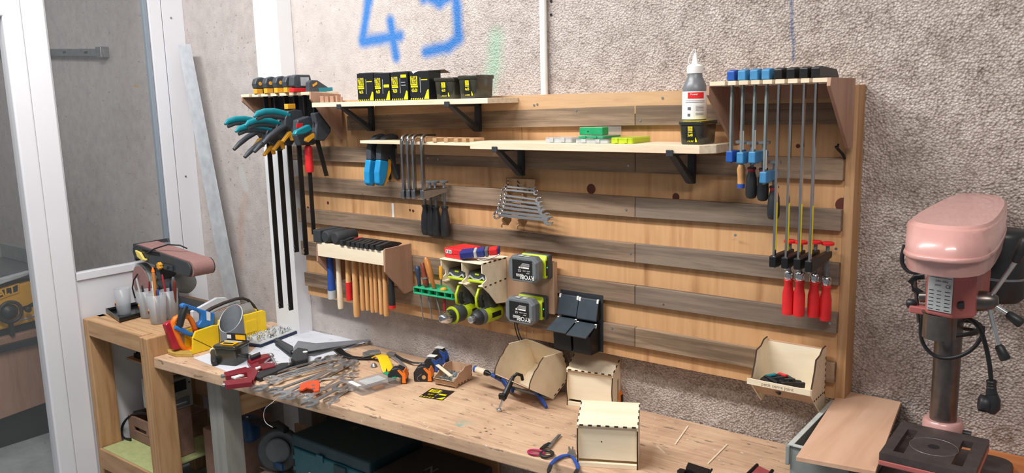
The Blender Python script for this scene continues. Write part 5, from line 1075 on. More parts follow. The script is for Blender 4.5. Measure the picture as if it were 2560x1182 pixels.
t = ground_thing('screw_clamp', 'black-jawed screw clamp standing on its tip in front of the tilted bin', 'clamp', 1246, 1028)
g = lambda: rel(MB(), t)
K0, K1, K2 = G(1247, 1024, 0.006), G(1256, 1000, 0.04), G(1283, 942, 0.105)
g().sweep([K1, K1.lerp(K2, 0.25), K1.lerp(K2, 0.8), K2], [(0.012, 0.016), (0.016, 0.022), (0.013, 0.020), (0.010, 0.012)], n=12, p=4).build('clamp_body', 'black_plastic', t)
g().cyl(K0, K1.lerp(K2, 0.1), 0.004, n=12).build('spindle', 'steel', t); g().cyl(K0-V3((0, 0, 0.004)), K0+V3((0, 0, 0.003)), 0.0085, n=16).build('tip_pad', 'steel', t)
b = g(); b.tube([K2, K2+V3((0.012, 0.006, 0.012)), K2+V3((0.022, 0.02, 0.004)), K2+V3((0.018, 0.03, -0.015))], 0.006, 10); b.build('hooked_jaw', 'black_metal', t)
g().sweep([K1+V3((-0.012, 0, 0.012)), K1+V3((0.012, 0.003, 0.014))], [(0.014, 0.02)]*2, n=8, p=5).build('sliding_arm', 'black_metal', t)
# orange piece behind the front bin
t = thing('marker', 'orange octagonal plastic handle standing between the two upturned bins', 'handle', G(1546, 1010)); p = G(1546, 1010)
rel(MB(), t).lathe([(0.013, 0), (0.015, 0.002), (0.015, 0.045), (0.010, 0.052)], (p.x, p.y, BT+0.0005), ZU, 8).build('orange_grip', 'orange', t); rel(MB(), t).box(p.x+0.0135, p.x+0.016, p.y-0.006, p.y+0.006, BT+0.004, BT+0.038).build('dark_insert', 'black_plastic', t)

# ---- small screw bin
c0, c1, c2 = G(1087, 962), G(1138, 972), G(1172, 945)
t = thing('plywood_bin', 'small laser-cut bin full of zinc screws beside the tape measures', 'bin', (c1.x, c1.y, BT)); xd = (c0-c1).normalized(); frame(t, (c1.x, c1.y, BT), -xd, (0, 0, 1))
Wd = (c1-c0).length; Dd = 0.115; e = 0.003; sidep = [(0.004, 0.0006), (0.02, 0.006), (Dd-0.015, 0.006), (Dd, 0.0006), (Dd, 0.062), (0.07, 0.066), (0.055, 0.056), (0.03, 0.052), (0.018, 0.042), (0.0, 0.036), (-0.012, 0.030), (0.0, 0.018)]
for x in (-Wd, -e): MB().prism(sidep, x, x+e, 'x').build('side_panel', 'ply_pink2', t)
MB().box(-Wd+e, -e, 0.0, Dd-e, 0.008, 0.0105).build('bottom_panel', 'laser_ply', t); MB().box(-Wd+e, -e, Dd-e, Dd, 0.008, 0.06).build('back_panel', 'ply_pink2', t)
MB().prism([(0.0, 0.011), (-0.011, 0.030), (-0.008, 0.032), (0.003, 0.012)], -Wd+e, -e, 'x').build('front_panel', 'ply_pink2', t)
b = MB(); [b.box(-0.0002, 0.0005, 0.02+0.02*k, 0.03+0.02*k, 0.008, 0.0115) for k in range(4)]; [b.box(-0.0002, 0.0005, Dd-0.0045, Dd-0.0015, 0.018+0.016*k, 0.026+0.016*k) for k in range(3)]; b.box(-Wd, 0, -0.0128, -0.0118, 0.0295, 0.0318)
b.build('burnt_joint', 'burnt', t); smallbin = t
M('blue_zinc', '9fb4c4', 0.3, 0.9, var=0.25, vs=80)
b = MB(); r2_ = random.Random(3)
for k in range(130):
    x = r2_.uniform(-Wd+0.012, -0.012); y = r2_.uniform(0.006, Dd-0.018); a = r2_.uniform(0, 6.28); z = 0.0125+0.014*r2_.random()+0.012*max(0, math.sin((y/Dd)*PI)); L_ = 0.011; tl = r2_.uniform(-0.35, 0.35)
    d = V3((math.cos(a), math.sin(a), tl)); c = V3((x, y, z)); b.cyl(c-d*L_/2, c+d*L_/2, 0.0012, 0.0006, n=5); b.cyl(c-d*L_/2-d*0.0012, c-d*L_/2, 0.003, 0.0012, n=7)
s_ = b.build('screws', 'blue_zinc'); s_.matrix_world = t.matrix_world.copy(); tag(s_, 'heap of blue-zinc screws lying in the small laser-cut bin', 'screws', None, 'stuff')
st = thing('wood_strip', 'pale wooden strip laid across the small screw bin', 'strip', (0, 0, 0)); q0, q1 = G(1093, 912, 0.07), G(1128, 940, 0.052)
MB().box(0, (q1-q0).length, -0.007, 0.007, -0.0015, 0.0015).build('strip', 'ply_birch', st); frame(st, q0, q1-q0, ZU)

# ---- tape measures
M('tape_black', '222427', 0.5)
def tape(c, w_, ang, main, trim, label, name='tape_measure'):
    p = G(*c); t = thing(name, label, 'tape measure', (p.x, p.y, BT), (0, 0, ang), 'tape measures on the bench'); R_ = w_/2
    prof = [(-R_, 0.0006), (R_, 0.0006), (R_*1.02, R_*0.8), (R_*0.75, R_*1.5), (R_*0.1, R_*1.82), (-R_*0.6, R_*1.6), (-R_, R_*1.0)]
    MB().prism(prof, -0.022, 0.022, 'y').build('tape_case', main, t, bev=0.006, seg=3)
    b = MB(); b.prism([(R_*0.55, 0.004), (R_*0.98, 0.004), (R_*0.95, R_*1.1), (R_*0.3, R_*1.62), (R_*0.1, R_*1.5), (R_*0.6, R_*0.9)], -0.0235, -0.0215, 'y'); b.prism([(R_*0.80, R_*0.6), (R_*1.06, R_*0.6), (R_*1.04, R_*0.9), (R_*0.8, R_*1.45), (R_*0.6, R_*1.5)], -0.021, 0.021, 'y'); b.build('coloured_trim', trim, t, bev=0.001)
    MB().cyl((R_*0.15, -0.022, R_*0.55), (R_*0.15, -0.0245, R_*0.55), 0.008, n=18).build('side_button', 'ash', t, bev=0.0006) if trim == 'orange' else MB().box(-R_*0.6, R_*0.5, -0.014, 0.014, R_*1.78, R_*1.84).build('oval_badge', 'white', t)
    MB().tube([(-R_*0.1, -0.0225, R_*0.9), (-R_*0.5, -0.026, R_*0.6), (-R_*0.5, -0.026, 0.01), (-R_*0.3, -0.0225, 0.004)], 0.001, 6).build('belt_clip', 'dull_steel', t)
    if trim == 'orange':
        b = MB(); b.text('5 m', 0.014, (-R_*0.15, 0.0, R_*1.79), (1, 0, 0.0), (0, 1, 0), 0, lift=0.002); b.build('lettering', 'light_grey', t)
    return t
tape((996, 955), 0.072, 0.55, 'tape_black', 'orange', 'black and orange tape measure, left of the pair, beside the crowbar')
tape((1060, 950), 0.072, 0.55, 'tape_black', 'orange', 'black and orange tape measure touching the small screw bin')
tape((1103, 905), 0.070, 0.2, 'tape_black', 'royal', 'black and blue tape measure at the back, behind the small screw bin')
tape((1083, 925), 0.066, 0.3, 'tape_black', 'royal', 'black and blue tape measure squeezed between orange tape and screw bin')
# ---- flattened carton
q = [G(1047, 992), G(1106, 1001), G(1148, 972), G(1096, 962)]
t = thing('carton_piece', 'flattened black and yellow screw carton lying in front of the small bin', 'carton', (0, 0, 0)); X = (q[1]-q[0]); frame(t, q[0], X, ZU); W_ = X.length; H_ = 0.095
MB().add([(0, 0, 0.0008), (W_, 0, 0.0008), (W_*0.98, H_, 0.0012), (0, H_, 0.0012), (0, 0, 0.0014), (W_, 0, 0.0014), (W_*0.98, H_, 0.0018), (0, H_, 0.0018)], [(0, 1, 2, 3), (4, 5, 6, 7), (0, 1, 5, 4), (1, 2, 6, 5), (2, 3, 7, 6), (3, 0, 4, 7)]).build('card', 'card_black', t)
b = MB(); z = 0.0021; XD, YD = (1, 0, 0), (0, 1, 0)
b.box(W_*0.08, W_*0.5, H_*0.58, H_*0.88, z, z+0.0002); b.text('4x40', 0.016, (W_*0.3, H_*0.35, z), XD, YD, 0, sx=0.7); b.box(W_*0.6, W_*0.9, H_*0.42, H_*0.55, z, z+0.0002)
for k in range(5): b.prism([(W_*(0.03+k*0.12), 0.003), (W_*(0.08+k*0.12), 0.003), (W_*(0.11+k*0.12), 0.012), (W_*(0.06+k*0.12), 0.012)], z, z+0.0002, 'z')
b.prism([(W_*0.7, 0.003), (W_*0.97, 0.003), (W_*0.97, H_*0.3)], z, z+0.0002, 'z'); b.build('yellow_print', 'label_yellow', t)
b = MB(); b.text('STAR', 0.016, (W_*0.29, H_*0.79, z+0.0004), XD, YD, 0, sx=0.75, bold=0.02); b.text('BLOCK', 0.014, (W_*0.29, H_*0.66, z+0.0004), XD, YD, 0, sx=0.62, bold=0.02); b.build('dark_lettering', 'ink', t)
MB().box(W_*0.54, W_*0.56, H_*0.25, H_*0.85, z, z+0.0002).build('screw_picture', 'light_grey', t)

# ---- scissors and cutters
t = ground_thing('scissors', 'open-looped scissors with one pink and one black handle near the front edge', 'scissors', 1365, 1125)
def loop(mb, c, rx, ry, ang, r_, h, mat=0):
    p = G(*c, h); pts = [p+V3((rx*math.cos(a)*math.cos(ang)-ry*math.sin(a)*math.sin(ang), rx*math.cos(a)*math.sin(ang)+ry*math.sin(a)*math.cos(ang), 0)) for a in [2*PI*k/22 for k in range(22)]]
    return mb.sweep(pts, (r_*2, r_*1.6), n=8, closed=True)
g = lambda: rel(MB(), t)
loop(g(), (1340, 1130), 0.024, 0.015, 0.35, 0.0042, 0.007).build('pink_handle', 'magenta', t) if 'magenta' in MT else (M('magenta', 'b0265a', 0.4), loop(g(), (1340, 1130), 0.024, 0.015, 0.35, 0.0042, 0.007).build('pink_handle', 'magenta', t))
loop(g(), (1367, 1134), 0.018, 0.021, 0.3, 0.005, 0.008).build('black_handle', 'black_plastic', t)
b = g(); b.sweep([G(1354, 1122, 0.008), G(1364, 1113, 0.009), G(1374, 1108, 0.009)], [(0.014, 0.008)]*3, n=8); b.build('black_shank', 'black_plastic', t)
b = g(); flat(b, [(1366, 1114), (1374, 1120), (1403, 1087), (1401, 1084)], 0.006, 0.0078); flat(b, [(1370, 1112), (1376, 1117), (1399, 1087), (1396, 1085)], 0.0085, 0.0103); b.build('blades', 'dull_steel', t)
t = ground_thing('cutting_pliers', 'small cutting pliers with blue and black grips beside the nearest bin', 'pliers', 1415, 1150); g = lambda: rel(MB(), t)
for nm, pts in (('left_grip', [(1424, 1137), (1406, 1140), (1390, 1148), (1378, 1160), (1372, 1176)]), ('right_grip', [(1428, 1138), (1436, 1148), (1443, 1160), (1445, 1172), (1438, 1184)])):
    b = g(); b.sweep([G(a, c_, 0.008) for a, c_ in pts], [(0.008, 0.008), (0.012, 0.010), (0.013, 0.011), (0.012, 0.010), (0.010, 0.009)], n=10); b.build(nm, 'royal', t)
    b = g(); b.sweep([G(*pts[-2], 0.008).lerp(G(*pts[-1], 0.008), 0.3), G(*pts[-1], 0.008), G(*pts[-1], 0.008)+(G(*pts[-1], 0.008)-G(*pts[-2], 0.008))*0.3], [(0.0125, 0.011)]*2+[(0.006, 0.006)], n=10); b.build('grip_end', 'black_plastic', t)
b = g(); flat(b, [(1418, 1136), (1432, 1142), (1440, 1136), (1436, 1130), (1424, 1126)], 0.003, 0.013); b.build('joint', 'dull_steel', t, bev=0.001)
b = g(); flat(b, [(1424, 1129), (1420, 1120), (1423, 1117), (1429, 1128)], 0.004, 0.012); flat(b, [(1431, 1130), (1434, 1120), (1431, 1117), (1428, 1128)], 0.004, 0.012); b.build('jaws', 'dull_steel', t, bev=0.001)
for i, (a, c_, lb) in enumerate([((1688, 1112), (1720, 1066), 'thin pale stick lying near the bench back edge, longer of two'), ((1770, 1160), (1818, 1112), 'thin pale stick lying to the right, nearer the grey crate'), ((1642, 1116), (1662, 1134), 'short splinter of wood right of the nearest bin')]):
    p, q = G(*a), G(*c_); t = thing('wood_stick', lb, 'stick', (p.x, p.y, BT), None, 'loose sticks on the bench'); MB().box(0, (q-p).length, -0.002, 0.002, 0.0004, 0.003).build('stick', 'ply_birch', t); frame(t, (p.x, p.y, BT), q-p, ZU)
# ---- clamps cut off by the lower edge of the picture
t = ground_thing('clamp_jaw', 'dark clamp lying at the lower edge of the bench, before the grey crate', 'clamp', 1735, 1180); b = rel(MB(), t)
flat(b, [(1714, 1178), (1720, 1164), (1776, 1182), (1765, 1200)], 0.004, 0.028); b.build('jaw_block', 'black_metal', t, bev=0.002); b = rel(MB(), t); flat(b, [(1692, 1182), (1700, 1176), (1716, 1180), (1706, 1196)], 0.001, 0.018); b.build('jaw_foot', 'black_metal', t, bev=0.002); rel(MB(), t).cyl(G(1772, 1186, 0.02), G(1780, 1172, 0.03), 0.003, n=10).build('pin', 'black_metal', t)
t = ground_thing('corner_clamp', 'red metal frame with dark rods at the lower edge beside the crate', 'clamp', 1900, 1180); b = rel(MB(), t)
flat(b, [(1880, 1184), (1896, 1166), (1926, 1180), (1915, 1200)], 0.006, 0.012); b.build('red_plate', 'dark_red2', t) if 'dark_red2' in MT else (M('dark_red2', '9c4a4c', 0.5), b.build('red_plate', 'dark_red2', t))
for p_, q_ in (((1868, 1186), (1893, 1162)), ((1913, 1198), (1931, 1176))): rel(MB(), t).cyl(G(*p_, 0.012), G(*q_, 0.012), 0.005, n=12).build('rod', 'black_metal', t)

# ---- wrenches
WR = [((650, 970), (826, 895), 11.5, 'open', 'ring'), ((676, 946), (843, 893), 10.5, 'open', 'open'), ((690, 951), (862, 903), 10.5, 'open', 'open'), ((688, 976), (872, 908), 11, 'open', 'open'), ((707, 986), (838, 919), 12.5, 'open', 'open'),
      ((728, 988), (880, 907), 12.5, 'open', 'ring'), ((660, 940), (800, 898), 8.5, 'open', 'open'), ((806, 972), (886, 918), 5.5, 'ring', 'open'), ((766, 992), (868, 948), 11, 'open', 'open'), ((776, 1008), (850, 968), 12, 'open', 'open'), ((828, 1000), (878, 968), 11, 'open', 'open'), ((790, 950), (885, 935), 7.5, 'open', 'open'), ((736, 932), (830, 908), 8, 'open', 'open')]
WL = ['open-ended wrench with its jaw farthest left in the heap', 'open-ended wrench on the far side of the heap, jaw under the black case tip', 'polished open-ended wrench, third from the far side of the heap', 'open-ended wrench crossing the middle of the heap', 'wide-jawed wrench whose jaw points at the bench edge, left of the orange grip',
      'big wrench passing under the orange grip, with white sticker', 'slender wrench at the far edge of the heap by the black case', 'thin rod wrench leaning on the heap, end nearest the clear box', 'wrench right of the orange grip, upper of the near group', 'wrench nearest the bench edge', 'short wrench with its jaw beside the clear assortment box', 'dark flat wrench crossing behind the near group', 'short wrench on top of the far side of the heap']
for i, (a, c_, hw, e0, e1) in enumerate(WR):
    h0 = 0.004+0.0045*(i % 5); p, q = G(*a, h0), G(*c_, h0+0.003); L_ = (q-p).length
    t = thing('wrench', WL[i], 'wrench', p, None, 'steel wrenches heaped on the bench')
    wrench(MB(), L_, hw/1000*1.45, 0.009, hw/1000*2.75, (e0, e1)).build('forged_body', 'steel' if i % 3 else 'dull_steel', t, bev=0.0016)
    frame(t, p, q-p, ZU)
    if i == 5: MB().box(L_*0.62, L_*0.78, -0.006, 0.006, 0.003, 0.0036).build('sticker', 'white', t)
t = ground_thing('grip_clip', 'bright orange metal grip with cut-outs lying on the wrenches', 'grip', 775, 965); b = rel(MB(), t)
flat(b, [(748, 976), (750, 962), (770, 954), (797, 952), (800, 962), (798, 977), (786, 980), (780, 972), (768, 970), (758, 975)], 0.020, 0.028); b.build('orange_plate', 'orange_red', t, bev=0.002) if 'orange_red' in MT else (M('orange_red', 'd9532a', 0.4), b.build('orange_plate', 'orange_red', t, bev=0.002))
for (x, y) in ((783, 963), (783, 971)): p = G(x, y, 0.028); rel(MB(), t).cyl(p, p+V3((0, 0, 0.001)), 0.007, n=16).build('rivet', 'dull_steel', t)
# ---- clear assortment box
t = ground_thing('assortment_box', 'clear plastic assortment box with green slide and white corner', 'box', 912, 960); P0, P1, P2 = G(868, 972), G(905, 990), G(958, 948)
X = (P1-P0); frame(t, (P0.x, P0.y, BT), X, ZU); W_ = X.length; D_ = 0.175
CLEAR('scratched_clear', 'b3aeac', 0.2, 0.42)
MB().ring_skin([rrect(0, W_, 0, D_, 0.008, 0.001), rrect(-0.002, W_+0.002, -0.002, D_+0.002, 0.008, 0.026)]).build('clear_body', 'scratched_clear', t)
MB().box(W_*0.12, W_*0.9, D_*0.86, D_*0.98, 0.0265, 0.029).build('green_slide', 'green', t, bev=0.001); MB().box(W_*0.02, W_*0.7, 0.002, 0.02, 0.0265, 0.029).build('white_corner', 'white', t, bev=0.001)
MB().box(W_*0.2, W_*0.75, D_*0.2, D_*0.72, 0.0265, 0.0275).build('paper_insert', 'light_grey', t); MB().box(W_*0.6, W_*0.9, D_*0.35, D_*0.6, 0.004, 0.012).build('copper_contents', 'honey_wood', t)
# ---- yellow pry bar, adjustable wrench, ratchet
t = ground_thing('pry_bar', 'black flat pry bar with bright yellow forked end', 'pry bar', 900, 890); b = rel(MB(), t)
pts = [((842, 872), 0.035), ((856, 884), 0.018), ((878, 893), 0.008), ((910, 896), 0.005), ((938, 893), 0.012)]
b.sweep([G(*p_, h) for p_, h in pts], [(0.045, 0.005), (0.042, 0.006), (0.030, 0.007), (0.024, 0.007), (0.024, 0.007)], n=10, p=6); b.build('black_bar', 'black_metal', t)
b = rel(MB(), t); b.sweep([G(*p_, h) for p_, h in (((935, 893), 0.012), ((948, 888), 0.030), ((957, 892), 0.042), ((963, 905), 0.036), ((968, 920), 0.020), ((972, 928), 0.010))], [(0.026, 0.006), (0.036, 0.006), (0.044, 0.006), (0.046, 0.005), (0.048, 0.005), (0.050, 0.004)], n=10, p=6); b.build('yellow_end', 'yellow', t)
b = rel(MB(), t); flat(b, [(964, 934), (966, 922), (969, 934)], 0.012, 0.022); b.build('claw_slot', 'ink', t)
t = ground_thing('adjustable_wrench', 'chrome adjustable wrench lying right of the yellow pry end', 'wrench', 1000, 900); b = rel(MB(), t)
b.sweep([G(985, 893, 0.008), G(1000, 905, 0.007), G(1012, 918, 0.007), G(1016, 923, 0.007)], [(0.020, 0.008), (0.016, 0.008), (0.018, 0.008), (0.012, 0.007)], n=10, p=4); b.build('handle', 'steel', t)
b = rel(MB(), t); flat(b, [(966, 885), (976, 881), (990, 888), (990, 896), (980, 893)], 0.003, 0.016); b.build('jaw_head', 'dull_steel', t, bev=0.002)
t = ground_thing('adjustable_wrench', 'black-handled adjustable wrench reaching towards the tape measures', 'wrench', 1020, 895); b = rel(MB(), t)
b.sweep([G(985, 885, 0.012), G(1005, 897, 0.012), G(1030, 906, 0.014), G(1062, 908, 0.012)], [(0.012, 0.008), (0.012, 0.009), (0.010, 0.008), (0.007, 0.006)], n=10); b.build('handle', 'black_plastic', t); b = rel(MB(), t); flat(b, [(966, 884), (975, 879), (990, 882), (986, 889)], 0.0165, 0.024); b.build('jaw_head', 'dull_steel', t, bev=0.002)
t = ground_thing('ratchet', 'chrome adjustable tool lying behind the yellow pry end', 'wrench', 930, 885); b = rel(MB(), t)
b.sweep([G(905, 892, 0.014), G(930, 886, 0.016), G(950, 880, 0.02)], [(0.012, 0.006)]*3, n=8); b.build('shank', 'steel', t); b = rel(MB(), t); flat(b, [(906, 884), (922, 878), (948, 876), (952, 882), (925, 886), (912, 889)], 0.010, 0.022); b.build('head', 'dull_steel', t, bev=0.002)
t = ground_thing('small_fitting', 'small steel fitting half under the yellow pry end', 'fitting', 935, 917); p = G(935, 917); rel(MB(), t).lathe([(0.012, 0.0006), (0.014, 0.004), (0.010, 0.012), (0.006, 0.016)], (p.x, p.y, BT), ZU, 14).build('fitting_body', 'dull_steel', t)

# ---- sheets of paper
m, nt, b = nt_new('printed_paper'); v = coords(nt, (1, 1, 1)); l1 = noise(nt, coords(nt, (10, 60, 1)), 1, 3, 0.6); c = mixc(nt, mathn(nt, 'MULTIPLY', mathn(nt, 'GREATER_THAN', l1, 0.62), 0.35), lin('cfd2da'), lin('8f919b')); nt.links.new(c, b.inputs['Base Color']); b.inputs['Roughness'].default_value = 0.7
def sheet(label, pts, h, mat='paper'):
    q = [G(*p_) for p_ in pts]; c = sum(q, V3())/len(q); t = thing('paper_sheet', label, 'paper', (c.x, c.y, BT), None, 'paper sheets on the bench'); rel(MB(), t).prism([(p.x, p.y) for p in q], BT+h, BT+h+0.0006, 'z').build('sheet', mat, t); return t
sheet('white sheet of paper sticking out left of the yellow miter box, under the dark tub', [(483, 895), (600, 942), (660, 908), (545, 876)], 0.0004)
sheet('large printed sheet under the socket tray and combination square', [(600, 905), (770, 912), (915, 856), (738, 818), (640, 868)], 0.0012, 'printed_paper')
# ---- socket tray
q0, q1, q2, q3 = G(652, 868, 0.004), G(750, 830, 0.004), G(714, 818, 0.004), G(612, 850, 0.004)
t = thing('socket_tray', 'grey tray of chrome sockets with dark blue edge on the printed sheet', 'tray', (q0.x, q0.y, BT)); X = q1-q0; frame(t, (q0.x, q0.y, BT+0.002), X, ZU); W_ = X.length; D_ = 0.155
MB().box(0, W_, 0, D_, 0.0002, 0.012).build('blue_case', 'navy', t, bev=0.003) if 'navy' in MT else (M('navy', '1c2547', 0.4), MB().box(0, W_, 0, D_, 0.0002, 0.012).build('blue_case', 'navy', t, bev=0.003))
b = MB(); b.box(0.004, W_-0.004, 0.004, D_-0.004, 0.0122, 0.0165); b.build('grey_insert', 'light_grey', t, bev=0.002)
tm = t.matrix_world.copy(); sx = []
proto = None; r3 = random.Random(5)
for k in range(26):
    u, v = 0.03+(W_-0.06)*((k % 9)/8)+0.006*r3.uniform(-1, 1), 0.03+0.045*(k//9)+0.006*r3.uniform(-1, 1); L_ = 0.024; rr = 0.005+0.003*r3.random(); a = r3.uniform(0.5, 1.2)
    pos = V3((u, v, 0.0170+rr))
    if proto is None:
        proto = MB().lathe([(0.8, 0), (1.0, 0.1), (1.0, 1.4), (0.75, 1.5), (0.75, 3.2), (0.6, 3.4)], (0, 0, 0), (1, 0, 0), 12).build('socket', 'chrome'); o = proto
    else: o = proto.copy(); COL.objects.link(o)
    o.matrix_world = tm @ Matrix.Translation(pos) @ Matrix.Rotation(a, 4, 'Z') @ Matrix.Scale(rr, 4)
    tag(o, 'small chrome socket lying in the grey tray among others like it', 'socket', 'chrome sockets in the blue-edged tray')
# ---- combination square and set square
t = ground_thing('set_square', 'grey steel set square with long pointed blade over the printed sheet', 'square', 740, 870); b = rel(MB(), t)
flat(b, [(728, 878), (745, 852), (790, 858), (925, 848), (925, 852), (800, 873), (735, 884)], 0.020, 0.022); b.build('blade', 'blued_steel', t) if 'blued_steel' in MT else (M('blued_steel', '85888e', 0.45, 0.35), b.build('blade', 'blued_steel', t))
b = rel(MB(), t); flat(b, [(685, 852), (692, 848), (733, 870), (733, 880), (726, 882)], 0.006, 0.026); b.build('stock', 'graphite', t, bev=0.002) if 'graphite' in MT else (M('graphite', '3d4045', 0.5, 0.2), b.build('stock', 'graphite', t, bev=0.002))
t = ground_thing('steel_rule', 'second steel rule lying under the pointed square blade', 'ruler', 840, 870); b = rel(MB(), t); flat(b, [(770, 888), (785, 884), (868, 862), (900, 852), (902, 855), (785, 890)], 0.003, 0.0045); b.build('rule', 'dull_steel', t)
t = ground_thing('pipe_gauge', 'black square gauge block with a pale ring, beside the set square', 'gauge', 750, 895); b = rel(MB(), t)
flat(b, [(728, 905), (733, 886), (745, 876), (770, 880), (770, 905), (740, 911)], 0.0006, 0.030); b.build('block', 'black_plastic', t, bev=0.003); p = G(733, 899, 0.016); dd = V3((0.3, -0.95, 0))
rel(MB(), t).lathe([(0.009, 0), (0.0135, 0), (0.0135, 0.006), (0.009, 0.006)], p+dd*0.004, dd, 20).build('ring', 'light_grey', t); p = G(763, 880, 0.031); rel(MB(), t).cyl(p, p+V3((0, 0, 0.003)), 0.010, n=18).build('white_cap', 'white', t)
b = rel(MB(), t); flat(b, [(690, 858), (735, 888), (728, 894), (688, 862)], 0.002, 0.008); b.build('dark_arm', 'graphite', t)
# ---- long black case
t = ground_thing('caliper_case', 'long slim black case lying between the red clamps and the wrenches', 'case', 685, 930); b = rel(MB(), t)
flat(b, [(636, 944), (638, 936), (662, 927), (702, 911), (728, 909), (732, 914), (718, 921), (650, 950)], 0.001, 0.017); b.build('case_shell', 'black_plastic', t, bev=0.004, seg=2)
b = rel(MB(), t); b.cyl(G(722, 912, 0.026), G(722, 906, 0.036), 0.003, n=8); b.build('pin', 'steel', t)
# ---- red corner clamps
def corner_clamp(label, rails, body, screws, bar):
    t = ground_thing('corner_clamp', label, 'clamp', *body[0], 'dark red corner clamps'); g = lambda: rel(MB(), t)
    for r_, h in rails: flat(g(), r_, 0.002, h).build('jaw_rail', 'clamp_red', t, bev=0.002)
    flat(g(), body, 0.001, 0.020).build('corner_body', 'clamp_red', t, bev=0.002)
    for a, c_ in screws: g().cyl(G(*a, 0.016), G(*c_, 0.016), 0.0035, n=10).build('screw', 'steel', t); g().cyl(G(*a, 0.016)-(G(*c_, 0.016)-G(*a, 0.016))*0.06, G(*a, 0.016)+(G(*c_, 0.016)-G(*a, 0.016))*0.08, 0.008, n=14).build('screw_knob', 'dull_steel', t)
    flat(g(), bar, 0.0205, 0.026).build('label_strip', 'white' if 'red' in label else 'white', t)
    return t
M('clamp_red', '7d1c2a', 0.35, var=0.1)
corner_clamp('dark red metal corner clamp overhanging the bench front edge', [([(560, 936), (615, 922), (622, 926), (622, 934), (565, 945)], 0.022), ([(558, 958), (625, 948), (632, 952), (630, 960), (566, 968)], 0.022)], [(612, 925), (640, 921), (646, 934), (634, 956), (620, 952), (618, 940)], [((556, 940), (600, 930)), ((558, 962), (600, 955))], [(578, 943), (600, 937), (610, 938), (588, 946)])
corner_clamp('dark red metal corner clamp lying behind the other, against the dark tub', [([(620, 905), (645, 893), (672, 889), (678, 896), (650, 905), (628, 914)], 0.024), ([(642, 918), (655, 914), (688, 911), (689, 920), (658, 928)], 0.022)], [(618, 906), (634, 900), (648, 912), (642, 922), (630, 924)], [((624, 890), (640, 906)), ((680, 890), (660, 908))], [(638, 920), (650, 916), (652, 919), (642, 923)])
t = ground_thing('magnetic_block', 'small black block with pins on top of the rear corner clamp', 'block', 638, 890); b = rel(MB(), t); flat(b, [(625, 892), (650, 882), (652, 888), (628, 898)], 0.025, 0.036); b.build('block', 'black_plastic', t, bev=0.001)
t = ground_thing('wrench', 'bright wrench standing on its end beside the rear corner clamp', 'wrench', 690, 905, 'steel wrenches heaped on the bench'); b = rel(MB(), t); b.sweep([G(676, 886, 0.035), G(684, 900, 0.02), G(693, 918, 0.004)], [(0.008, 0.005)]*3, n=8, p=4); b.sph(G(677, 886, 0.037), (0.012, 0.010, 0.007), 0, 10, 6); b.build('forged_body', 'steel', t)
# ---- dark tub with amber lid, pipe, screwdriver
p0 = G(555, 930); t = thing('screw_tub', 'black and clear tub with amber lid window in front of the grey pipe', 'tub', (G(583, 905).x, G(583, 905).y, BT), (0, 0, 0.35)); Wt, Dt, Ht_ = 0.108, 0.105, 0.085
b = MB(); lo = lambda s_, z: rrect(-Wt/2*s_, Wt/2*s_, -Dt/2*s_, Dt/2*s_, 0.012, z); b.ring_skin([lo(0.86, 0.0006), lo(0.9, 0.004), lo(0.98, Ht_*0.85)]); b.build('tub_body', 'tub', t)
b = MB(); b.ring_skin([lo(1.0, Ht_*0.85), lo(1.04, Ht_*0.86), lo(1.04, Ht_*0.96), lo(1.0, Ht_)]); b.build('lid', 'tub', t)
MB().box(-0.032, 0.032, -0.035, 0.004, Ht_+0.0002, Ht_+0.004).build('amber_window', 'amber_bright', t, bev=0.001) if 'amber_bright' in MT else (M('amber_bright', 'f2b417', 0.4), MB().box(-0.032, 0.032, -0.035, 0.004, Ht_+0.0002, Ht_+0.004).build('amber_window', 'amber_bright', t, bev=0.001))
MB().box(-0.02, 0.025, -0.03, -0.018, Ht_+0.0042, Ht_+0.006).build('dark_slot', 'ink', t); MB().box(-0.045, 0.04, 0.01, 0.02, Ht_+0.0002, Ht_+0.003).build('white_strip', 'light_grey', t)
b = MB(); b.box(-0.045, 0.05, 0.030, 0.036, Ht_-0.01, Ht_+0.032); b.build('raised_flap', 'black_plastic', t, bev=0.002); MB().box(0.0, 0.048, 0.0285, 0.0298, Ht_+0.006, Ht_+0.026).build('amber_label', 'amber_bright', t); MB().box(-0.042, -0.022, 0.0285, 0.0298, Ht_+0.008, Ht_+0.024).build('white_label', 'white', t)
# grey plastic pipe with slanted cut
p = G(577, 888); R_ = 0.052; t = thing('plastic_pipe', 'grey plastic pipe with a slanting cut top, standing in front of the miter box', 'pipe', (p.x, p.y+0.02, BT)); n = 40
lean = lambda z: -0.05*z
def ringz(r_, zf): return [V3((r_*math.cos(a)+lean(zf(a)), r_*math.sin(a), zf(a))) for a in [2*PI*k/n for k in range(n)]]
ztop = lambda a: 0.160+0.048*math.cos(a-2.0)
z0f = lambda a: 0.0006
o_ = ringz(R_, z0f); o1 = ringz(R_, ztop); i1 = ringz(R_-0.004, ztop); i0 = ringz(R_-0.004, z0f)
b = MB(); b.ring_skin([o_, o1], caps=False); b.ring_skin([i1, i0], caps=False); b.ring_skin([o_, i0], smooth=False, caps=False); b.build('pipe_wall', 'pipe_grey', t) if 'pipe_grey' in MT else (M('pipe_grey', '7b8086', 0.4), b.build('pipe_wall', 'pipe_grey', t))
b = MB(); b.ring_skin([o1, i1], smooth=False, caps=False); b.build('cut_edge', 'light_grey', t)
pr = G(577, 775, 0.2)
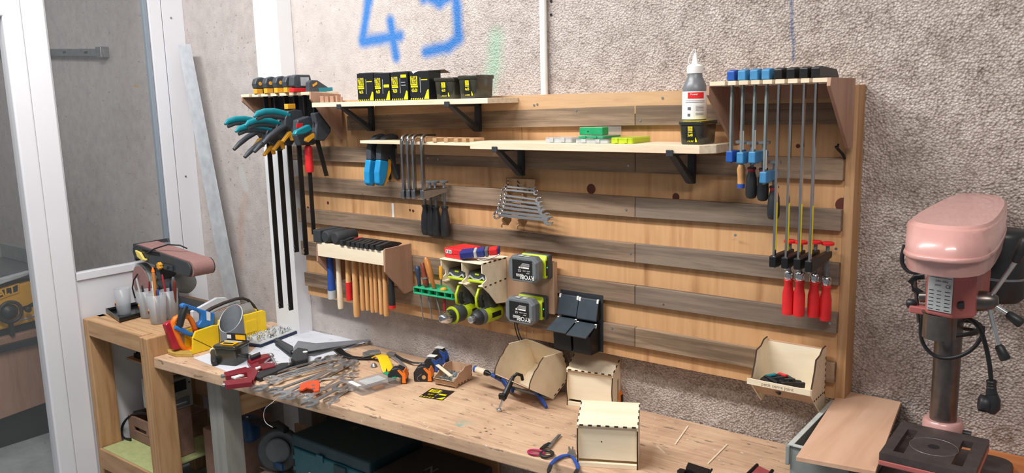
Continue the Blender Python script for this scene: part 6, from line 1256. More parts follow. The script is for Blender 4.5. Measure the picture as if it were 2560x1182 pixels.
# screwdriver on the paper
t = ground_thing('screwdriver', 'stubby black-handled screwdriver lying on the white paper beside the dark tub', 'screwdriver', 536, 895); a, c_ = G(537, 908, 0.014), G(533, 878, 0.02); d_ = (c_-a)
rel(MB(), t).lathe([(0.008, 0), (0.014, 0.06*d_.length), (0.0145, 0.35*d_.length), (0.012, 0.7*d_.length), (0.013, 0.9*d_.length), (0.010, d_.length)], a, d_, 18, sharp=False).build('handle', 'black_plastic', t); rel(MB(), t).lathe([(0.013, 0), (0.016, 0.004), (0.012, 0.012)], c_, d_, 18, sharp=False).build('collar', 'ply_birch', t)

# ================================================================ miter box and saws
XM = -3.18
MBX = thing('miter_box', 'bright yellow plastic miter box holding the saws at the bench left end', 'miter box', (XM, -0.26, BT)); g = lambda: rel(MB(), MBX)
fy_ = lambda px, py: (PX(px, py, XM).y, PX(px, py, XM).z)
prof = [fy_(481, 888), fy_(481, 845), fy_(488, 828), fy_(532, 813), fy_(545, 812), fy_(546, 800), fy_(620, 785), fy_(655, 775), fy_(663, 778), fy_(667, 830)]
prof[0] = (prof[0][0], BT+0.0006); prof[-1] = (prof[-1][0], BT+0.0006)
g().prism(prof, XM-0.008, XM+0.004, 'x').build('front_wall', 'yellow', MBX, bev=0.003, seg=2)
g().prism([(a, z) for a, z in prof], XM-0.072, XM-0.060, 'x').build('rear_wall', 'yellow', MBX, bev=0.003, seg=2)
g().box(XM-0.060, XM-0.008, prof[0][0]-0.01, prof[-1][0], BT+0.0006, BT+0.014).build('floor_plate', 'yellow', MBX, bev=0.002)
b = g(); b.sweep([V3((XM+0.0045, *fy_(482, 846))), V3((XM+0.0045, *fy_(528, 868)))], (0.0025, 0.002), up=(1, 0, 0), n=6); b.sweep([V3((XM+0.0045, *fy_(545, 812))), V3((XM+0.0045, *fy_(548, 870)))], (0.003, 0.002), up=(1, 0, 0), n=6); b.build('saw_slot', 'ink', MBX)
b = g(); b.box(XM+0.0041, XM+0.0068, fy_(612, 800)[0], fy_(640, 800)[0], BT+0.028, BT+0.085); b.build('raised_rib', 'yellow', MBX, bev=0.004)
pb0 = thing('wood_offcut', 'yellowish wooden block under the red and orange saw handles', 'offcut', (-3.24, -0.50, BT)); b = rel(MB(), pb0); flat(b, [(418, 872), (437, 864), (480, 882), (482, 888), (440, 888), (420, 882)], 0.0006, 0.016); b.build('block', 'green_wood', pb0, bev=0.002) if 'green_wood' in MT else (WOOD('green_wood', ['a98a3e', 'b99a4c', 'c4a659'], 1, 50), b.build('block', 'green_wood', pb0, bev=0.002))
def ringtrace(mb, pts, x, w_, th, mat=0):
    """closed loop handle traced on the plane x, as a rounded bar"""
    q = [PX(a, c_, x) for a, c_ in pts]; return mb.sweep(q, (w_, th), up=(1, 0, 0), n=12, closed=True)
# blue saw
xS = XM-0.030
t = thing('hand_saw', 'hand saw with blue and black looped handle resting in the yellow miter box', 'saw', PX(500, 800, xS)); g = lambda: rel(MB(), t)
b = g(); tr(b, [(450, 762), (458, 757), (500, 772), (534, 782), (532, 818), (525, 822), (494, 820), (492, 812), (500, 800), (500, 785), (492, 778), (470, 772), (466, 766), (452, 770)], 'x', xS, 0.024); b.build('blue_frame', 'saw_blue', t, bev=0.005, seg=3) if 'saw_blue' in MT else (M('saw_blue', '2f78c4', 0.35), b.build('blue_frame', 'saw_blue', t, bev=0.005, seg=3))
b = g(); b.sweep([PX(a, c_, xS) for a, c_ in ((463, 766), (457, 780), (452, 798), (449, 816))], [(0.026, 0.030), (0.030, 0.036), (0.030, 0.034), (0.026, 0.028)], up=(1, 0, 0), n=14); b.build('black_grip', 'black_plastic', t)
b = g(); b.sweep([PX(a, c_, xS) for a, c_ in ((437, 818), (445, 820), (460, 828), (475, 836), (486, 836))], [(0.014, 0.018), (0.022, 0.022), (0.022, 0.022), (0.020, 0.022), (0.018, 0.018)], up=(1, 0, 0), n=12); b.build('lower_blue_grip', 'saw_blue', t)
b = g(); tr(b, [(484, 826), (494, 822), (497, 830), (488, 837)], 'x', xS, 0.026); b.build('red_insert', 'dark_red', t, bev=0.003); b = g(); tr(b, [(516, 778), (526, 781), (526, 802), (517, 800)], 'x', xS+0.0125, 0.001); b.build('sticker', 'white', t)
b = g(); tr(b, [(532, 783), (624, 755), (641, 780), (640, 800), (532, 816)], 'x', xS, 0.0016); b.build('blade', 'blade_grey', t) if 'blade_grey' in MT else (M('blade_grey', 'b4b6b9', 0.4, 0.5, var=0.05), b.build('blade', 'blade_grey', t))
# orange saw
xO = XM-0.048
t = thing('hand_saw', 'hand saw with orange looped handle behind the blue one', 'saw', PX(460, 850, xO)); g = lambda: rel(MB(), t)
ringtrace(g(), [(438, 796), (446, 792), (470, 790), (478, 800), (490, 825), (492, 850), (480, 872), (462, 874), (452, 860), (440, 830), (432, 806)], xO, 0.022, 0.026).build('orange_handle', 'orange', t)
b = g(); tr(b, [(488, 806), (560, 782), (600, 776), (600, 800), (490, 846)], 'x', xO, 0.0016); b.build('blade', 'blade_grey', t)
# red saw handle
xr_ = XM-0.064
t = thing('hand_saw', 'hand saw with blocky red handle, leftmost of the saws', 'saw', PX(430, 850, xr_)); g = lambda: rel(MB(), t)
b = g(); tr(b, [(409, 812), (414, 806), (432, 800), (440, 815), (452, 862), (450, 870), (431, 875)], 'x', xr_+0.0, 0.030); b.build('red_handle', 'saw_red', t, bev=0.005, seg=3) if 'saw_red' in MT else (M('saw_red', 'a81f33', 0.3), b.build('red_handle', 'saw_red', t, bev=0.005, seg=3))
b = g(); tr(b, [(446, 838), (520, 800), (560, 792), (560, 806), (452, 868)], 'x', xr_, 0.0016); b.build('blade', 'blade_grey', t)
# hacksaw frame
xH = XM-0.085
t = thing('hacksaw', 'dark steel-framed hacksaw arching behind the yellow miter box', 'saw', PX(600, 760, xH)); g = lambda: rel(MB(), t)
b = g(); b.sweep([PX(a, c_, xH) for a, c_ in ((505, 786), (530, 770), (560, 757), (590, 747), (606, 745), (620, 750), (632, 762), (642, 778), (648, 800))], [(0.012, 0.020)]*9, up=(1, 0, 0), n=10, p=5); b.build('frame', 'dark_iron', t) if 'dark_iron' in MT else (M('dark_iron', '3b332f', 0.6, 0.3), b.build('frame', 'dark_iron', t))
for k in range(3):
    b = g(); b.tube([PX(a, c_+4*k, xH+0.006) for a, c_ in ((515, 790), (550, 772), (590, 757), (612, 756), (630, 770))], 0.002, 6); b.build('inner_wire', 'honey_wood' if k == 1 else 'dull_steel', t)
t = thing('paper_stack', 'white paper bundle behind the hacksaw on the timber stand', 'paper', PX(540, 760, -3.36)); b = rel(MB(), t); pq = [PX(a, c_, -3.345) for a, c_ in [(478, 778), (540, 744), (562, 743), (570, 750)]]; b.prism([(p.y, p.z) for p in pq]+[(pq[3].y-0.01, T-0.0008), (pq[0].y, T-0.0008)], -3.356, -3.336, 'x'); b.build('sheets', 'paper', t, bev=0.002)

# ================================================================ on the timber stand: tray, cups, pens, sander
def S_(px, py, h=0.0): return PZ(px, py, T+h)
q = [S_(245, 776), S_(300, 806), S_(372, 786), S_(312, 758)]
t = thing('plastic_tray', 'shallow black plastic tray under the empty cup on the timber stand', 'tray', ((q[0].x+q[2].x)/2, (q[0].y+q[2].y)/2, T)); b = rel(MB(), t)
P_ = [(max(p.x, -3.885), p.y) for p in q]; b.prism(P_, T+0.0006, T+0.004, 'z'); b.build('tray_floor', 'black_gloss', t) if 'black_gloss' in MT else (M('black_gloss', '17181a', 0.2), b.build('tray_floor', 'black_gloss', t))
for k in range(4):
    a, c_ = V3((*P_[k], T+0.012)), V3((*P_[(k+1) % 4], T+0.012)); b = rel(MB(), t); b.sweep([a, c_], (0.004, 0.022), n=4, p=8); b.build('tray_rim', 'black_gloss', t)
CLEAR('frosted_cup', 'c3c7cb', 0.3, 0.4)
def cup(c, H_, r0, r1, label, base=0.0):
    p = S_(*c); t = thing('plastic_cup', label, 'cup', (p.x, p.y, T+base), None, 'frosted plastic cups on the timber stand')
    MB().lathe([(r0*0.95, 0.0006), (r0, 0.002), (r1, H_), (r1-0.0015, H_), (r0-0.0015, 0.004), (0.001, 0.004)], (0, 0, 0), ZU, 28, sharp=False).build('cup_wall', 'frosted_cup', t)
    b = MB(); 
    for (a0, z0, rr, mt) in ((-1.9, 0.4, 0.007, 'clamp_red'), (-1.75, 0.48, 0.005, 'amber')): r_ = r0+(r1-r0)*z0+0.001; b = MB(); b.sph((r_*math.cos(a0), r_*math.sin(a0), H_*z0), (rr, rr*0.3, rr), 0, 8, 6); b.build('printed_motif', mt, t)
    return t
cup((311, 786), 0.125, 0.030, 0.038, 'empty frosted plastic cup standing in the black tray', 0.0042)
C1 = cup((370, 792), 0.130, 0.032, 0.040, 'frosted cup with pens, rear left of the three beside the sander'); C2 = cup((397, 806), 0.135, 0.034, 0.043, 'frosted cup with pens and markers, nearest the camera of the three'); C3 = cup((428, 794), 0.135, 0.034, 0.042, 'frosted cup with a white sticker, closest to the saws')
MB().box(-0.02, 0.016, -0.044, -0.0425, 0.105, 0.128).build('sticker', 'white', C3)
PN = [(C1, (-0.012, 0.0), (-0.10, 0.0), 0.145, 'cable', 'short black pen in the rear left cup'), (C1, (0.01, 0.005), (0.12, 0.02), 0.17, 'clamp_red', 'dark red pen in the rear left cup'), (C1, (0.0, -0.012), (-0.16, -0.05), 0.185, 'light_grey', 'silver pen leaning out of the rear left cup'),
      (C2, (-0.015, 0.0), (-0.12, 0.05), 0.185, 'white', 'white pen leaning left in the nearest cup'), (C2, (0.0, 0.0), (-0.02, 0.0), 0.235, 'honey_wood', 'thick brown pen, tallest in the nearest cup'), (C2, (0.012, 0.0), (0.06, 0.0), 0.155, 'royal', 'blue pen in the nearest cup'),
      (C2, (0.015, -0.01), (0.0, 0.04), 0.15, 'brown_wood', 'dark brown stick in the nearest cup'), (C3, (-0.012, 0.0), (-0.20, 0.02), 0.20, 'dark_red', 'red pen leaning left in the cup with the sticker'), (C3, (0.012, 0.0), (0.05, 0.0), 0.165, 'navy', 'dark blue pen in the cup with the sticker'), (C3, (0.018, 0.008), (0.16, 0.0), 0.18, 'brown_wood', 'brown handle leaning right in the cup with the sticker'), (C3, (0.0, 0.012), (0.08, 0.05), 0.19, 'grey_plastic', 'grey tool handle in the cup with the sticker')]
for cp, (ox, oy), (lx, ly), L_, mt, lb in PN:
    p = cp.location+V3((ox, oy, 0.006)); t = thing('pen', lb, 'pen', p, None, 'pens in the frosted cups'); d = V3((lx, ly, 1)).normalized(); r_ = 0.0085 if 'thick' in lb or 'handle' in lb else 0.0048
    MB().lathe([(r_*0.5, 0), (r_, 0.008), (r_, L_-0.015), (r_*0.8, L_-0.004), (r_*0.5, L_)], (0, 0, 0), d, 10, sharp=False).build('pen_body', mt, t)
    if r_ > 0.006 and 'brown pen' in lb: MB().lathe([(r_*1.0, 0), (r_*0.6, 0.012), (0.001, 0.022)], d*L_*0.99, d, 10, sharp=False).build('pen_tip', 'orange', t)
# belt sander
SA = thing('belt_sander', 'bench belt and disc sander with reddish abrasive belt on the timber stand', 'sander', (-3.70, -0.27, T)); g = lambda: rel(MB(), SA)
yF, yR = -0.335, -0.235
M('abrasive', '96716c', 0.9, var=0.12, vs=120, bump=0.3); M('sander_grey', '8f9896', 0.45); M('sander_dark', '34383b', 0.5)
xa_, xb_ = -3.815, -3.365; zA_, zB_ = 1.225, 1.186; rB = 0.037
def capsule(x0, z0, x1, z1, r_, n=12):
    a = math.atan2(z1-z0, x1-x0); pts = []
    for k in range(n+1): b_ = a+PI/2+PI*k/n; pts.append((x0+r_*math.cos(b_), z0+r_*math.sin(b_)))
    for k in range(n+1): b_ = a-PI/2+PI*k/n; pts.append((x1+r_*math.cos(b_), z1+r_*math.sin(b_)))
    return pts
g().prism(capsule(xa_, zA_, xb_, zB_, rB), yF, yR+0.002, 'y', 0, True).build('abrasive_belt', 'abrasive', SA)
g().prism(capsule(xa_, zA_, xb_-0.01, zB_, rB*0.93), yF-0.012, yF-0.0005, 'y').build('side_frame', 'sander_dark', SA, bev=0.003)
b = g(); b.prism(capsule(xb_, zB_, xb_+0.0001, zB_, rB*1.02), yR+0.0025, yR+0.006, 'y'); b.build('roller_rim', 'sander_dark', SA)
g().prism([(xa_-0.045, zA_-0.06), (xa_-0.045, zA_+0.035), (xa_+0.09, zA_+0.058), (xa_+0.10, zA_+0.040), (xa_+0.02, zA_+0.03)], yR+0.003, yR+0.012, 'y').build('belt_guard', 'sander_dark', SA, bev=0.002)
g().box(xa_-0.048, xa_-0.034, yF, yR+0.01, zA_-0.05, zA_+0.034).build('end_guard', 'sander_dark', SA, bev=0.002)
g().box(xa_+0.06, xa_+0.22, yF-0.0135, yF-0.0122, zA_+0.0, zA_+0.018).build('frame_label', 'black_gloss', SA)
b = g(); b.prism([(xa_+0.015, zA_+0.012), (xa_+0.06, zA_+0.005), (xa_+0.085, zA_-0.022), (xa_+0.11, zA_-0.022), (xa_+0.108, zA_-0.032), (xa_+0.07, zA_-0.034), (xa_+0.03, zA_-0.02)], yF-0.026, yF-0.014, 'y'); b.build('yellow_lever', 'pale_yellow', SA, bev=0.003) if 'pale_yellow' in MT else (M('pale_yellow', 'e5cf6c', 0.5), b.build('yellow_lever', 'pale_yellow', SA, bev=0.003))
b = g(); kx, kz = xa_+0.245, zA_-0.040; b.prism([((0.019 if k % 2 else 0.014)*math.cos(2*PI*k/12)+kx, (0.019 if k % 2 else 0.014)*math.sin(2*PI*k/12)+kz) for k in range(12)], yF-0.040, yF-0.022, 'y'); b.build('yellow_knob', 'amber', SA, bev=0.003); g().cyl((kx, yF-0.022, kz), (kx, yF-0.002, kz), 0.006, n=12).build('knob_shaft', 'sander_dark', SA)
b = g(); b.box(kx+0.02, kx+0.09, yF-0.022, yF-0.0125, kz-0.018, kz+0.008); b.box(kx+0.03, kx+0.06, yF-0.032, yF-0.0221, kz-0.012, kz+0.004); b.build('tracking_bracket', 'sander_dark', SA, bev=0.003)
g().prism([(xa_+0.12, zA_-0.03), (xa_+0.16, zA_-0.03), (xa_+0.17, 1.10), (xa_+0.13, 1.10)], yF+0.01, yR-0.01, 'y').build('support_arm', 'sander_dark', SA, bev=0.003)
dx_ = -3.835; dz_ = 1.075
g().lathe([(0.073, 0), (0.075, 0.001), (0.075, 0.004), (0.07, 0.005)], (dx_, -0.332, dz_), (0, 1, 0), 36).build('sanding_disc', 'abrasive', SA)
g().lathe([(0.08, 0), (0.086, 0.003), (0.086, 0.03), (0.078, 0.036)], (dx_, -0.326, dz_), (0, 1, 0), 36).build('disc_housing', 'sander_grey', SA)
g().lathe([(0.045, 0), (0.052, 0.01), (0.052, 0.17), (0.042, 0.185), (0.01, 0.19)], (dx_+0.06, -0.24, dz_-0.005), (1, 0.15, 0), 24, sharp=False).build('motor', 'sander_grey', SA)
g().box(dx_+0.06, dx_+0.16, -0.30, -0.22, dz_+0.03, dz_+0.065).build('belt_cover', 'sander_dark', SA, bev=0.006)
g().box(dx_-0.03, dx_+0.34, -0.33, -0.16, T+0.0006, T+0.03).build('base_plate', 'sander_dark', SA, bev=0.004)
g().box(dx_+0.0, dx_+0.10, -0.29, -0.19, T+0.031, dz_-0.05).build('pedestal', 'sander_dark', SA, bev=0.006)
b = g(); b.tube([PY(366, 634, -0.36), PY(385, 622, -0.34), PY(420, 611, -0.31), PY(450, 613, -0.28), PY(468, 621, -0.25)], 0.0035, 8); b.build('top_cable', 'cable', SA)
b = g(); b.tube([PY(344, 685, -0.34), PY(334, 700, -0.35), PY(331, 720, -0.35), PY(338, 745, -0.34)], 0.0035, 8); b.build('side_cable', 'cable', SA)
# ================================================================ drill press, crate and board at the right
CT = 1.045
GC = thing('plastic_crate', 'open grey plastic crate at the right end of the workbench', 'crate', (-0.53, -0.15, BT)); g = lambda: rel(MB(), GC)
M('crate_grey', '8b918f', 0.6); cx0_, cx1_, cy0_, cy1_ = -0.62, -0.48, -0.355, 0.06
for nm, a in (('wall_panel', (cx0_, cx0_+0.004, cy0_, cy1_)), ('wall_panel', (cx1_-0.004, cx1_, cy0_, cy1_)), ('wall_panel', (cx0_+0.0042, cx1_-0.0042, cy0_, cy0_+0.004)), ('wall_panel', (cx0_+0.0042, cx1_-0.0042, cy1_-0.004, cy1_))):
    g().box(*a, BT+0.0006, CT-0.004).build(nm, 'crate_grey', GC)
g().box(cx0_+0.0042, cx1_-0.0042, cy0_+0.0042, cy1_-0.0042, BT+0.0008, BT+0.006).build('floor_panel', 'crate_grey', GC)
b = g(); b.box(cx0_-0.006, cx0_+0.006, cy0_-0.006, cy1_+0.004, CT-0.0038, CT); b.box(cx1_-0.006, cx1_+0.006, cy0_-0.006, cy1_+0.004, CT-0.0038, CT); b.box(cx0_+0.006, cx1_-0.006, cy0_-0.006, cy0_+0.006, CT-0.0038, CT); b.box(cx0_+0.006, cx1_-0.006, cy1_-0.006, cy1_+0.004, CT-0.0038, CT); b.build('rim', 'crate_rim', GC, bev=0.001) if 'crate_rim' in MT else (M('crate_rim', 'b9bfbc', 0.55), b.build('rim', 'crate_rim', GC, bev=0.001))
g().box(cx0_-0.010, cx0_-0.0002, cy0_-0.008, cy0_+0.03, CT-0.055, CT-0.004).build('corner_rib', 'crate_grey', GC, bev=0.002)
PB = thing('plywood_sheet', 'pinkish plywood offcut lying across the grey crate', 'board', (-0.53, -0.2, CT)); q = [PZ(1990, 1145, CT+0.008), PZ(2110, 968, CT+0.008), PZ(2262, 995, CT+0.008), PZ(2190, 1182, CT+0.008)]
rel(MB(), PB).prism([(q[0].x, q[0].y), (q[1].x, 0.066), (q[2].x, 0.06), (q[3].x-0.001, q[3].y), (q[3].x+0.012, q[0].y-0.02)][:4], CT+0.0006, CT+0.012, 'z').build('board', 'ply_pink', PB, bev=0.001)
OB = thing('orange_bench', 'orange-brown wooden side bench carrying the drill press', 'bench', (0.0, -0.1, 0)); g = lambda: rel(MB(), OB)
WOOD('orange_wood', ['b0693a', 'c27844', 'cc8450'], 0, 40, 0.6)
g().box(-0.415, 0.55, -0.40, 0.066, 0.935, 0.972).build('bench_top', 'orange_wood', OB, bev=0.003)
for x in (-0.41, 0.47):
    for y in (-0.38, 0.0): g().box(x, x+0.06, y, y+0.06, 0, 0.934).build('leg', 'orange_wood', OB, bev=0.003)

DP = thing('drill_press', 'faded pink bench drill press with black cable and plug, right of the board', 'drill press', (-0.3, -0.2, 0.972)); g = lambda: rel(MB(), DP)
cxp, cyp = -0.318, -0.15
M('cast_iron', '5a5150', 0.5, 0.6, var=0.2, vs=25); M('column_steel', '77706c', 0.32, 0.9, var=0.2, vs=30); M('pink_light', 'cb9a94', 0.3, var=0.05, vs=6, coat=0.4); M('red_pink', 'b4645f', 0.42, var=0.1, vs=12); M('motor_dark', '35383a', 0.4, 0.3)
b = g(); b.prism([(p.x, p.y) for p in rrect(-0.43, -0.17, -0.42, -0.03, 0.04, 0)], 0.9726, 0.998, 'z'); b.build('base_casting', 'cast_iron', DP, bev=0.006)
g().lathe([(0.03, 0), (0.03, 0.62)], (cxp, cyp, 0.998), ZU, 32).build('column', 'column_steel', DP)
zt2 = 1.10
# table with two slots: built from strips round the slots
tx0, tx1, ty0, ty1 = -0.402, -0.212, -0.412, -0.195
b = g(); s1, s2 = -0.368, -0.250; sw = 0.011; sy0, sy1 = -0.385, -0.235
for a in ((tx0, s1-sw, ty0, ty1), (s1+sw, s2-sw, ty0, ty1), (s2+sw, tx1, ty0, ty1), (s1-sw, s1+sw, ty0, sy0), (s1-sw, s1+sw, sy1, ty1), (s2-sw, s2+sw, ty0, sy0), (s2-sw, s2+sw, sy1, ty1)): b.box(*a, zt2-0.016, zt2)
b.build('table_plate', 'cast_iron', DP)
g().lathe([(0.012, 0), (0.0125, 0.0004)], (-0.309, -0.31, zt2), ZU, 24).build('centre_hole', 'ink', DP); g().tube([V3((-0.309+0.05*math.cos(a), -0.31+0.05*math.sin(a), zt2)) for a in [2*PI*k/40 for k in range(40)]], 0.0006, 6, closed=True).build('scratched_ring', 'dull_steel', DP)
b = g(); b.box(tx0-0.001, tx1+0.001, ty0-0.001, ty0+0.006, zt2-0.030, zt2-0.0165); b.box(tx0-0.001, tx1+0.001, ty1-0.006, ty1+0.001, zt2-0.030, zt2-0.0165); b.box(tx0-0.001, tx0+0.006, ty0, ty1, zt2-0.030, zt2-0.0165); b.box(tx1-0.006, tx1+0.001, ty0, ty1, zt2-0.030, zt2-0.0165); b.build('table_rim', 'red_pink', DP, bev=0.003)
g().lathe([(0.040, 0), (0.045, 0.004), (0.045, 0.04), (0.040, 0.046), (0.031, 0.046)], (cxp, cyp, zt2-0.035), ZU, 32).build('table_collar', 'pink_light', DP); g().cyl((cxp+0.045, cyp, zt2-0.015), (cxp+0.062, cyp, zt2-0.015), 0.008, n=12).build('clamp_bolt', 'motor_dark', DP)
# head
hx0, hx1 = PY(2312, 700, -0.42).x, PY(2440, 700, -0.42).x; hz0, hz1 = PY(2380, 795, -0.42).z, PY(2380, 655, -0.42).z
xm_ = PY(2388, 700, -0.42).x
b = g(); b.prism([(hx0, -0.40), (hx0+0.006, -0.415), (xm_, -0.43), (hx1, -0.40), (hx1-0.004, -0.16), (hx0+0.004, -0.16)], hz0, hz1, 'z'); b.build('head_casting', 'red_pink', DP, bev=0.005)
np0 = V3((hx0+0.007, -0.4157, 0)); np1 = V3((xm_-0.001, -0.4303, 0)); X = (np1-np0).normalized(); nrm = V3((X.y, -X.x, 0)); W_ = (np1-np0).length
pl = bpy.data.objects.new('name_plate', None)
b = g(); P_ = lambda u, z, o: np0+X*(W_*u)+nrm*o+V3((0, 0, z))
zz0, zz1 = hz0+0.012, hz1-0.008; b.add([P_(0, zz0, 0.0008), P_(1, zz0, 0.0008), P_(1, zz1, 0.0008), P_(0, zz1, 0.0008), P_(0, zz0, 0.002), P_(1, zz0, 0.002), P_(1, zz1, 0.002), P_(0, zz1, 0.002)], [(0, 1, 2, 3), (4, 5, 6, 7), (0, 1, 5, 4), (1, 2, 6, 5), (2, 3, 7, 6), (3, 0, 4, 7)])
plate = b.build('name_plate', 'light_grey', DP); b = g()
b.text('5 SPEED', 0.0085, P_(0.5, zz1-0.009, 0.0022), X, ZU, 0, bold=0.03, sx=1.1); b.text('DRILL PRESS', 0.0085, P_(0.5, zz1-0.020, 0.0022), X, ZU, 0, bold=0.03, sx=0.85)
b.text('230V~50Hz', 0.0055, P_(0.55, zz1-0.034, 0.0022), X, ZU, 0); b.text('350W', 0.0055, P_(0.4, zz1-0.043, 0.0022), X, ZU, 0); b.text('CE', 0.010, P_(0.82, zz1-0.044, 0.0022), X, ZU, 0)
for k in range(6):
    for u0, u1 in ((0.05, 0.25), (0.38, 0.55), (0.7, 0.92)): b.add([P_(u0, zz1-0.056-0.008*k, 0.0024), P_(u1, zz1-0.056-0.008*k, 0.0024), P_(u1, zz1-0.0545-0.008*k, 0.0024), P_(u0, zz1-0.0545-0.008*k, 0.0024)], [(0, 1, 2, 3)])
b.add([P_(0.03, zz1-0.027, 0.0024), P_(0.97, zz1-0.027, 0.0024), P_(0.97, zz1-0.0262, 0.0024), P_(0.03, zz1-0.0262, 0.0024)], [(0, 1, 2, 3)])
b.build('lettering', 'ink', plate)
g().lathe([(0.033, 0), (0.033, 0.05), (0.036, 0.055)], (-0.302, -0.385, hz0-0.055), ZU, 28).build('quill', 'column_steel', DP)
# belt cover
zc1 = 1.65; top = [PZ(a, c_, zc1) for a, c_ in ((2264, 545), (2385, 482), (2440, 480), (2505, 486), (2522, 508), (2484, 562), (2400, 571), (2285, 560))]
for _ in range(2):
    nw = []
    for i, p in enumerate(top):
        q = top[(i+1) % len(top)]; nw += [p.lerp(q, 0.22), p.lerp(q, 0.78)]
    top = nw
cen = sum(top, V3())/len(top)
zc0 = PY(2375, 645, -0.53).z; zmid = zc0+0.0
def outl(s_, z): return [V3((cen.x+(p.x-cen.x)*s_, cen.y+(p.y-cen.y)*s_, z)) for p in top]
b = g(); b.ring_skin([outl(1.03, zc0), outl(1.02, zc0+0.06), outl(0.995, zc1-0.012), outl(0.975, zc1-0.004), outl(0.94, zc1)], 0, True); b.build('belt_cover', 'pink_light', DP)
b = g(); b.ring_skin([outl(1.05, zc0-0.002), outl(1.055, zc0+0.003), outl(1.05, zc0+0.008)], 0, True); b.build('cover_flange', 'pink_light', DP, bev=0.002)
b = g(); b.ring_skin([outl(0.98, zc0-0.032), outl(1.02, zc0-0.0025)], 0, True); b.build('pulley_case', 'pink_light', DP)
# motor behind
mx, my = -0.235, -0.02
g().lathe([(0.045, 0), (0.055, 0.012), (0.055, 0.16), (0.05, 0.175), (0.03, 0.178)], (mx, my, 1.395), ZU, 28, sharp=False).build('motor', 'motor_dark', DP)
g().lathe([(0.0562, 0), (0.0562, 0.006)], (mx, my, 1.452), ZU, 28).build('motor_band', 'dull_steel', DP)
g().box(mx-0.05, mx-0.02, my-0.08, my-0.045, 1.50, 1.56).build('motor_mount', 'motor_dark', DP, bev=0.004)
g().cyl((mx-0.08, my-0.15, 1.555), (mx+0.0, my-0.10, 1.555), 0.007, n=12).build('tension_rod', 'column_steel', DP)
# feed hub and three levers
h0 = PY(2420, 752, -0.36); h1 = PY(2476, 752, -0.36)
g().lathe([(0.018, 0), (0.023, 0.004), (0.021, 0.035), (0.015, 0.05), (0.010, 0.056)], h0, (h1-h0).normalized(), 22).build('feed_hub', 'column_steel', DP)
hc = h0+(h1-h0)*0.88
for tip, gt in (((2538, 655), (2566, 598)), ((2518, 783), (2556, 810)), ((2496, 862), (2515, 900))):
    t0 = PY(*tip, -0.37); t1 = PY(*gt, -0.375); sp = g().cyl(hc, t0, 0.0048, n=12).build('feed_lever', 'steel', DP); g().lathe([(0.006, 0), (0.009, 0.004), (0.011, (t1-t0).length*0.9), (0.008, (t1-t0).length)], t0, (t1-t0), 16, sharp=False).build('lever_knob', 'black_plastic', DP)
g().cyl(PY(2396, 762, -0.42), PY(2410, 762, -0.42), 0.008, n=12).build('side_bolt', 'motor_dark', DP)
# depth stop at the left
b = g(); a_ = lambda x, y: PY(x, y, -0.36)
b.prism([(a_(2276, 768).x, -0.375), (hx0, -0.38), (hx0, -0.34), (a_(2276, 768).x, -0.345)], a_(2276, 778).z, a_(2276, 760).z, 'z'); b.build('depth_lug', 'red_pink', DP, bev=0.003)
g().cyl(a_(2286, 690), a_(2297, 806), 0.004, n=12).build('depth_rod', 'column_steel', DP)
g().sweep([a_(2310, 690), a_(2290, 692), a_(2277, 705), a_(2285, 722), a_(2305, 735)], [(0.010, 0.014)]*5, n=10).build('lock_handle', 'black_metal', DP); g().lathe([(0.006, 0), (0.011, 0.004), (0.010, 0.018), (0.006, 0.022)], a_(2266, 757), (1, 0, 0), 16, sharp=False).build('lock_knob', 'black_plastic', DP)
g().cyl(a_(2300, 742), a_(2318, 742), 0.012, n=14).build('spring_cap', 'column_steel', DP)
# cables
R3 = lambda pts, y: [PY(a, c_, y) for a, c_ in pts]
def smooth(pts, it=3):
    for _ in range(it):
        o = [pts[0]]
        for a, c_ in zip(pts, pts[1:]): o += [a.lerp(c_, 0.25), a.lerp(c_, 0.75)]
        o.append(pts[-1]); pts = o
    return pts
g().tube(smooth(R3([(2262, 612), (2252, 650), (2262, 672), (2280, 682), (2312, 678)], -0.38)), 0.0045, 10).build('upper_cable', 'cable', DP)
for k, (rx, rz_, z_, ph) in enumerate(((0.058, 0.008, 1.352, 0.3), (0.062, 0.012, 1.344, 1.3), (0.056, 0.010, 1.335, 2.2))):
    pts = [V3((cxp+0.005+rx*math.cos(a), cyp-0.01+(rx+0.004)*math.sin(a), z_+rz_*math.sin(a+ph))) for a in [2*PI*j/28 for j in range(28)]]
    g().tube(pts, 0.0042, 8, closed=True).build('coiled_cable', 'cable', DP)
g().tube(smooth(R3([(2306, 785), (2300, 820), (2305, 860), (2335, 892), (2380, 897), (2425, 880), (2455, 845), (2458, 815)], -0.215)), 0.0045, 10).build('hanging_loop', 'cable', DP)
g().tube(smooth(R3([(2400, 785), (2430, 800), (2450, 820), (2464, 860), (2474, 910), (2478, 952)], -0.30)), 0.0048, 10).build('plug_cable', 'cable', DP)
pa_ = PY(2479, 950, -0.30); pz = PY(2486, 1030, -0.30)
b = g(); b.lathe([(0.009, 0), (0.011, 0.003), (0.009, 0.008), (0.010, 0.010), (0.009, 0.014), (0.0105, 0.016), (0.0095, 0.020), (0.011, 0.024), (0.011, 0.034)], pa_, (0.05, 0, -1), 14); b.build('strain_relief', 'black_plastic', DP)
b = g(); b.sweep([pa_+V3((0.003, 0, -0.032)), pa_+V3((0.006, 0, -0.044)), pa_+V3((0.006, 0, -0.062)), pa_+V3((0.004, 0, -0.074))], [(0.022, 0.024), (0.028, 0.030), (0.030, 0.030), (0.018, 0.020)], up=(0, 1, 0), n=14); b.build('plug_body', 'black_plastic', DP)
g().lathe([(0.017, 0), (0.019, 0.003), (0.019, 0.018), (0.014, 0.020)], pa_+V3((-0.002, 0, -0.056)), (-1, -0.25, 0.1), 20, sharp=False).build('plug_face', 'black_plastic', DP)

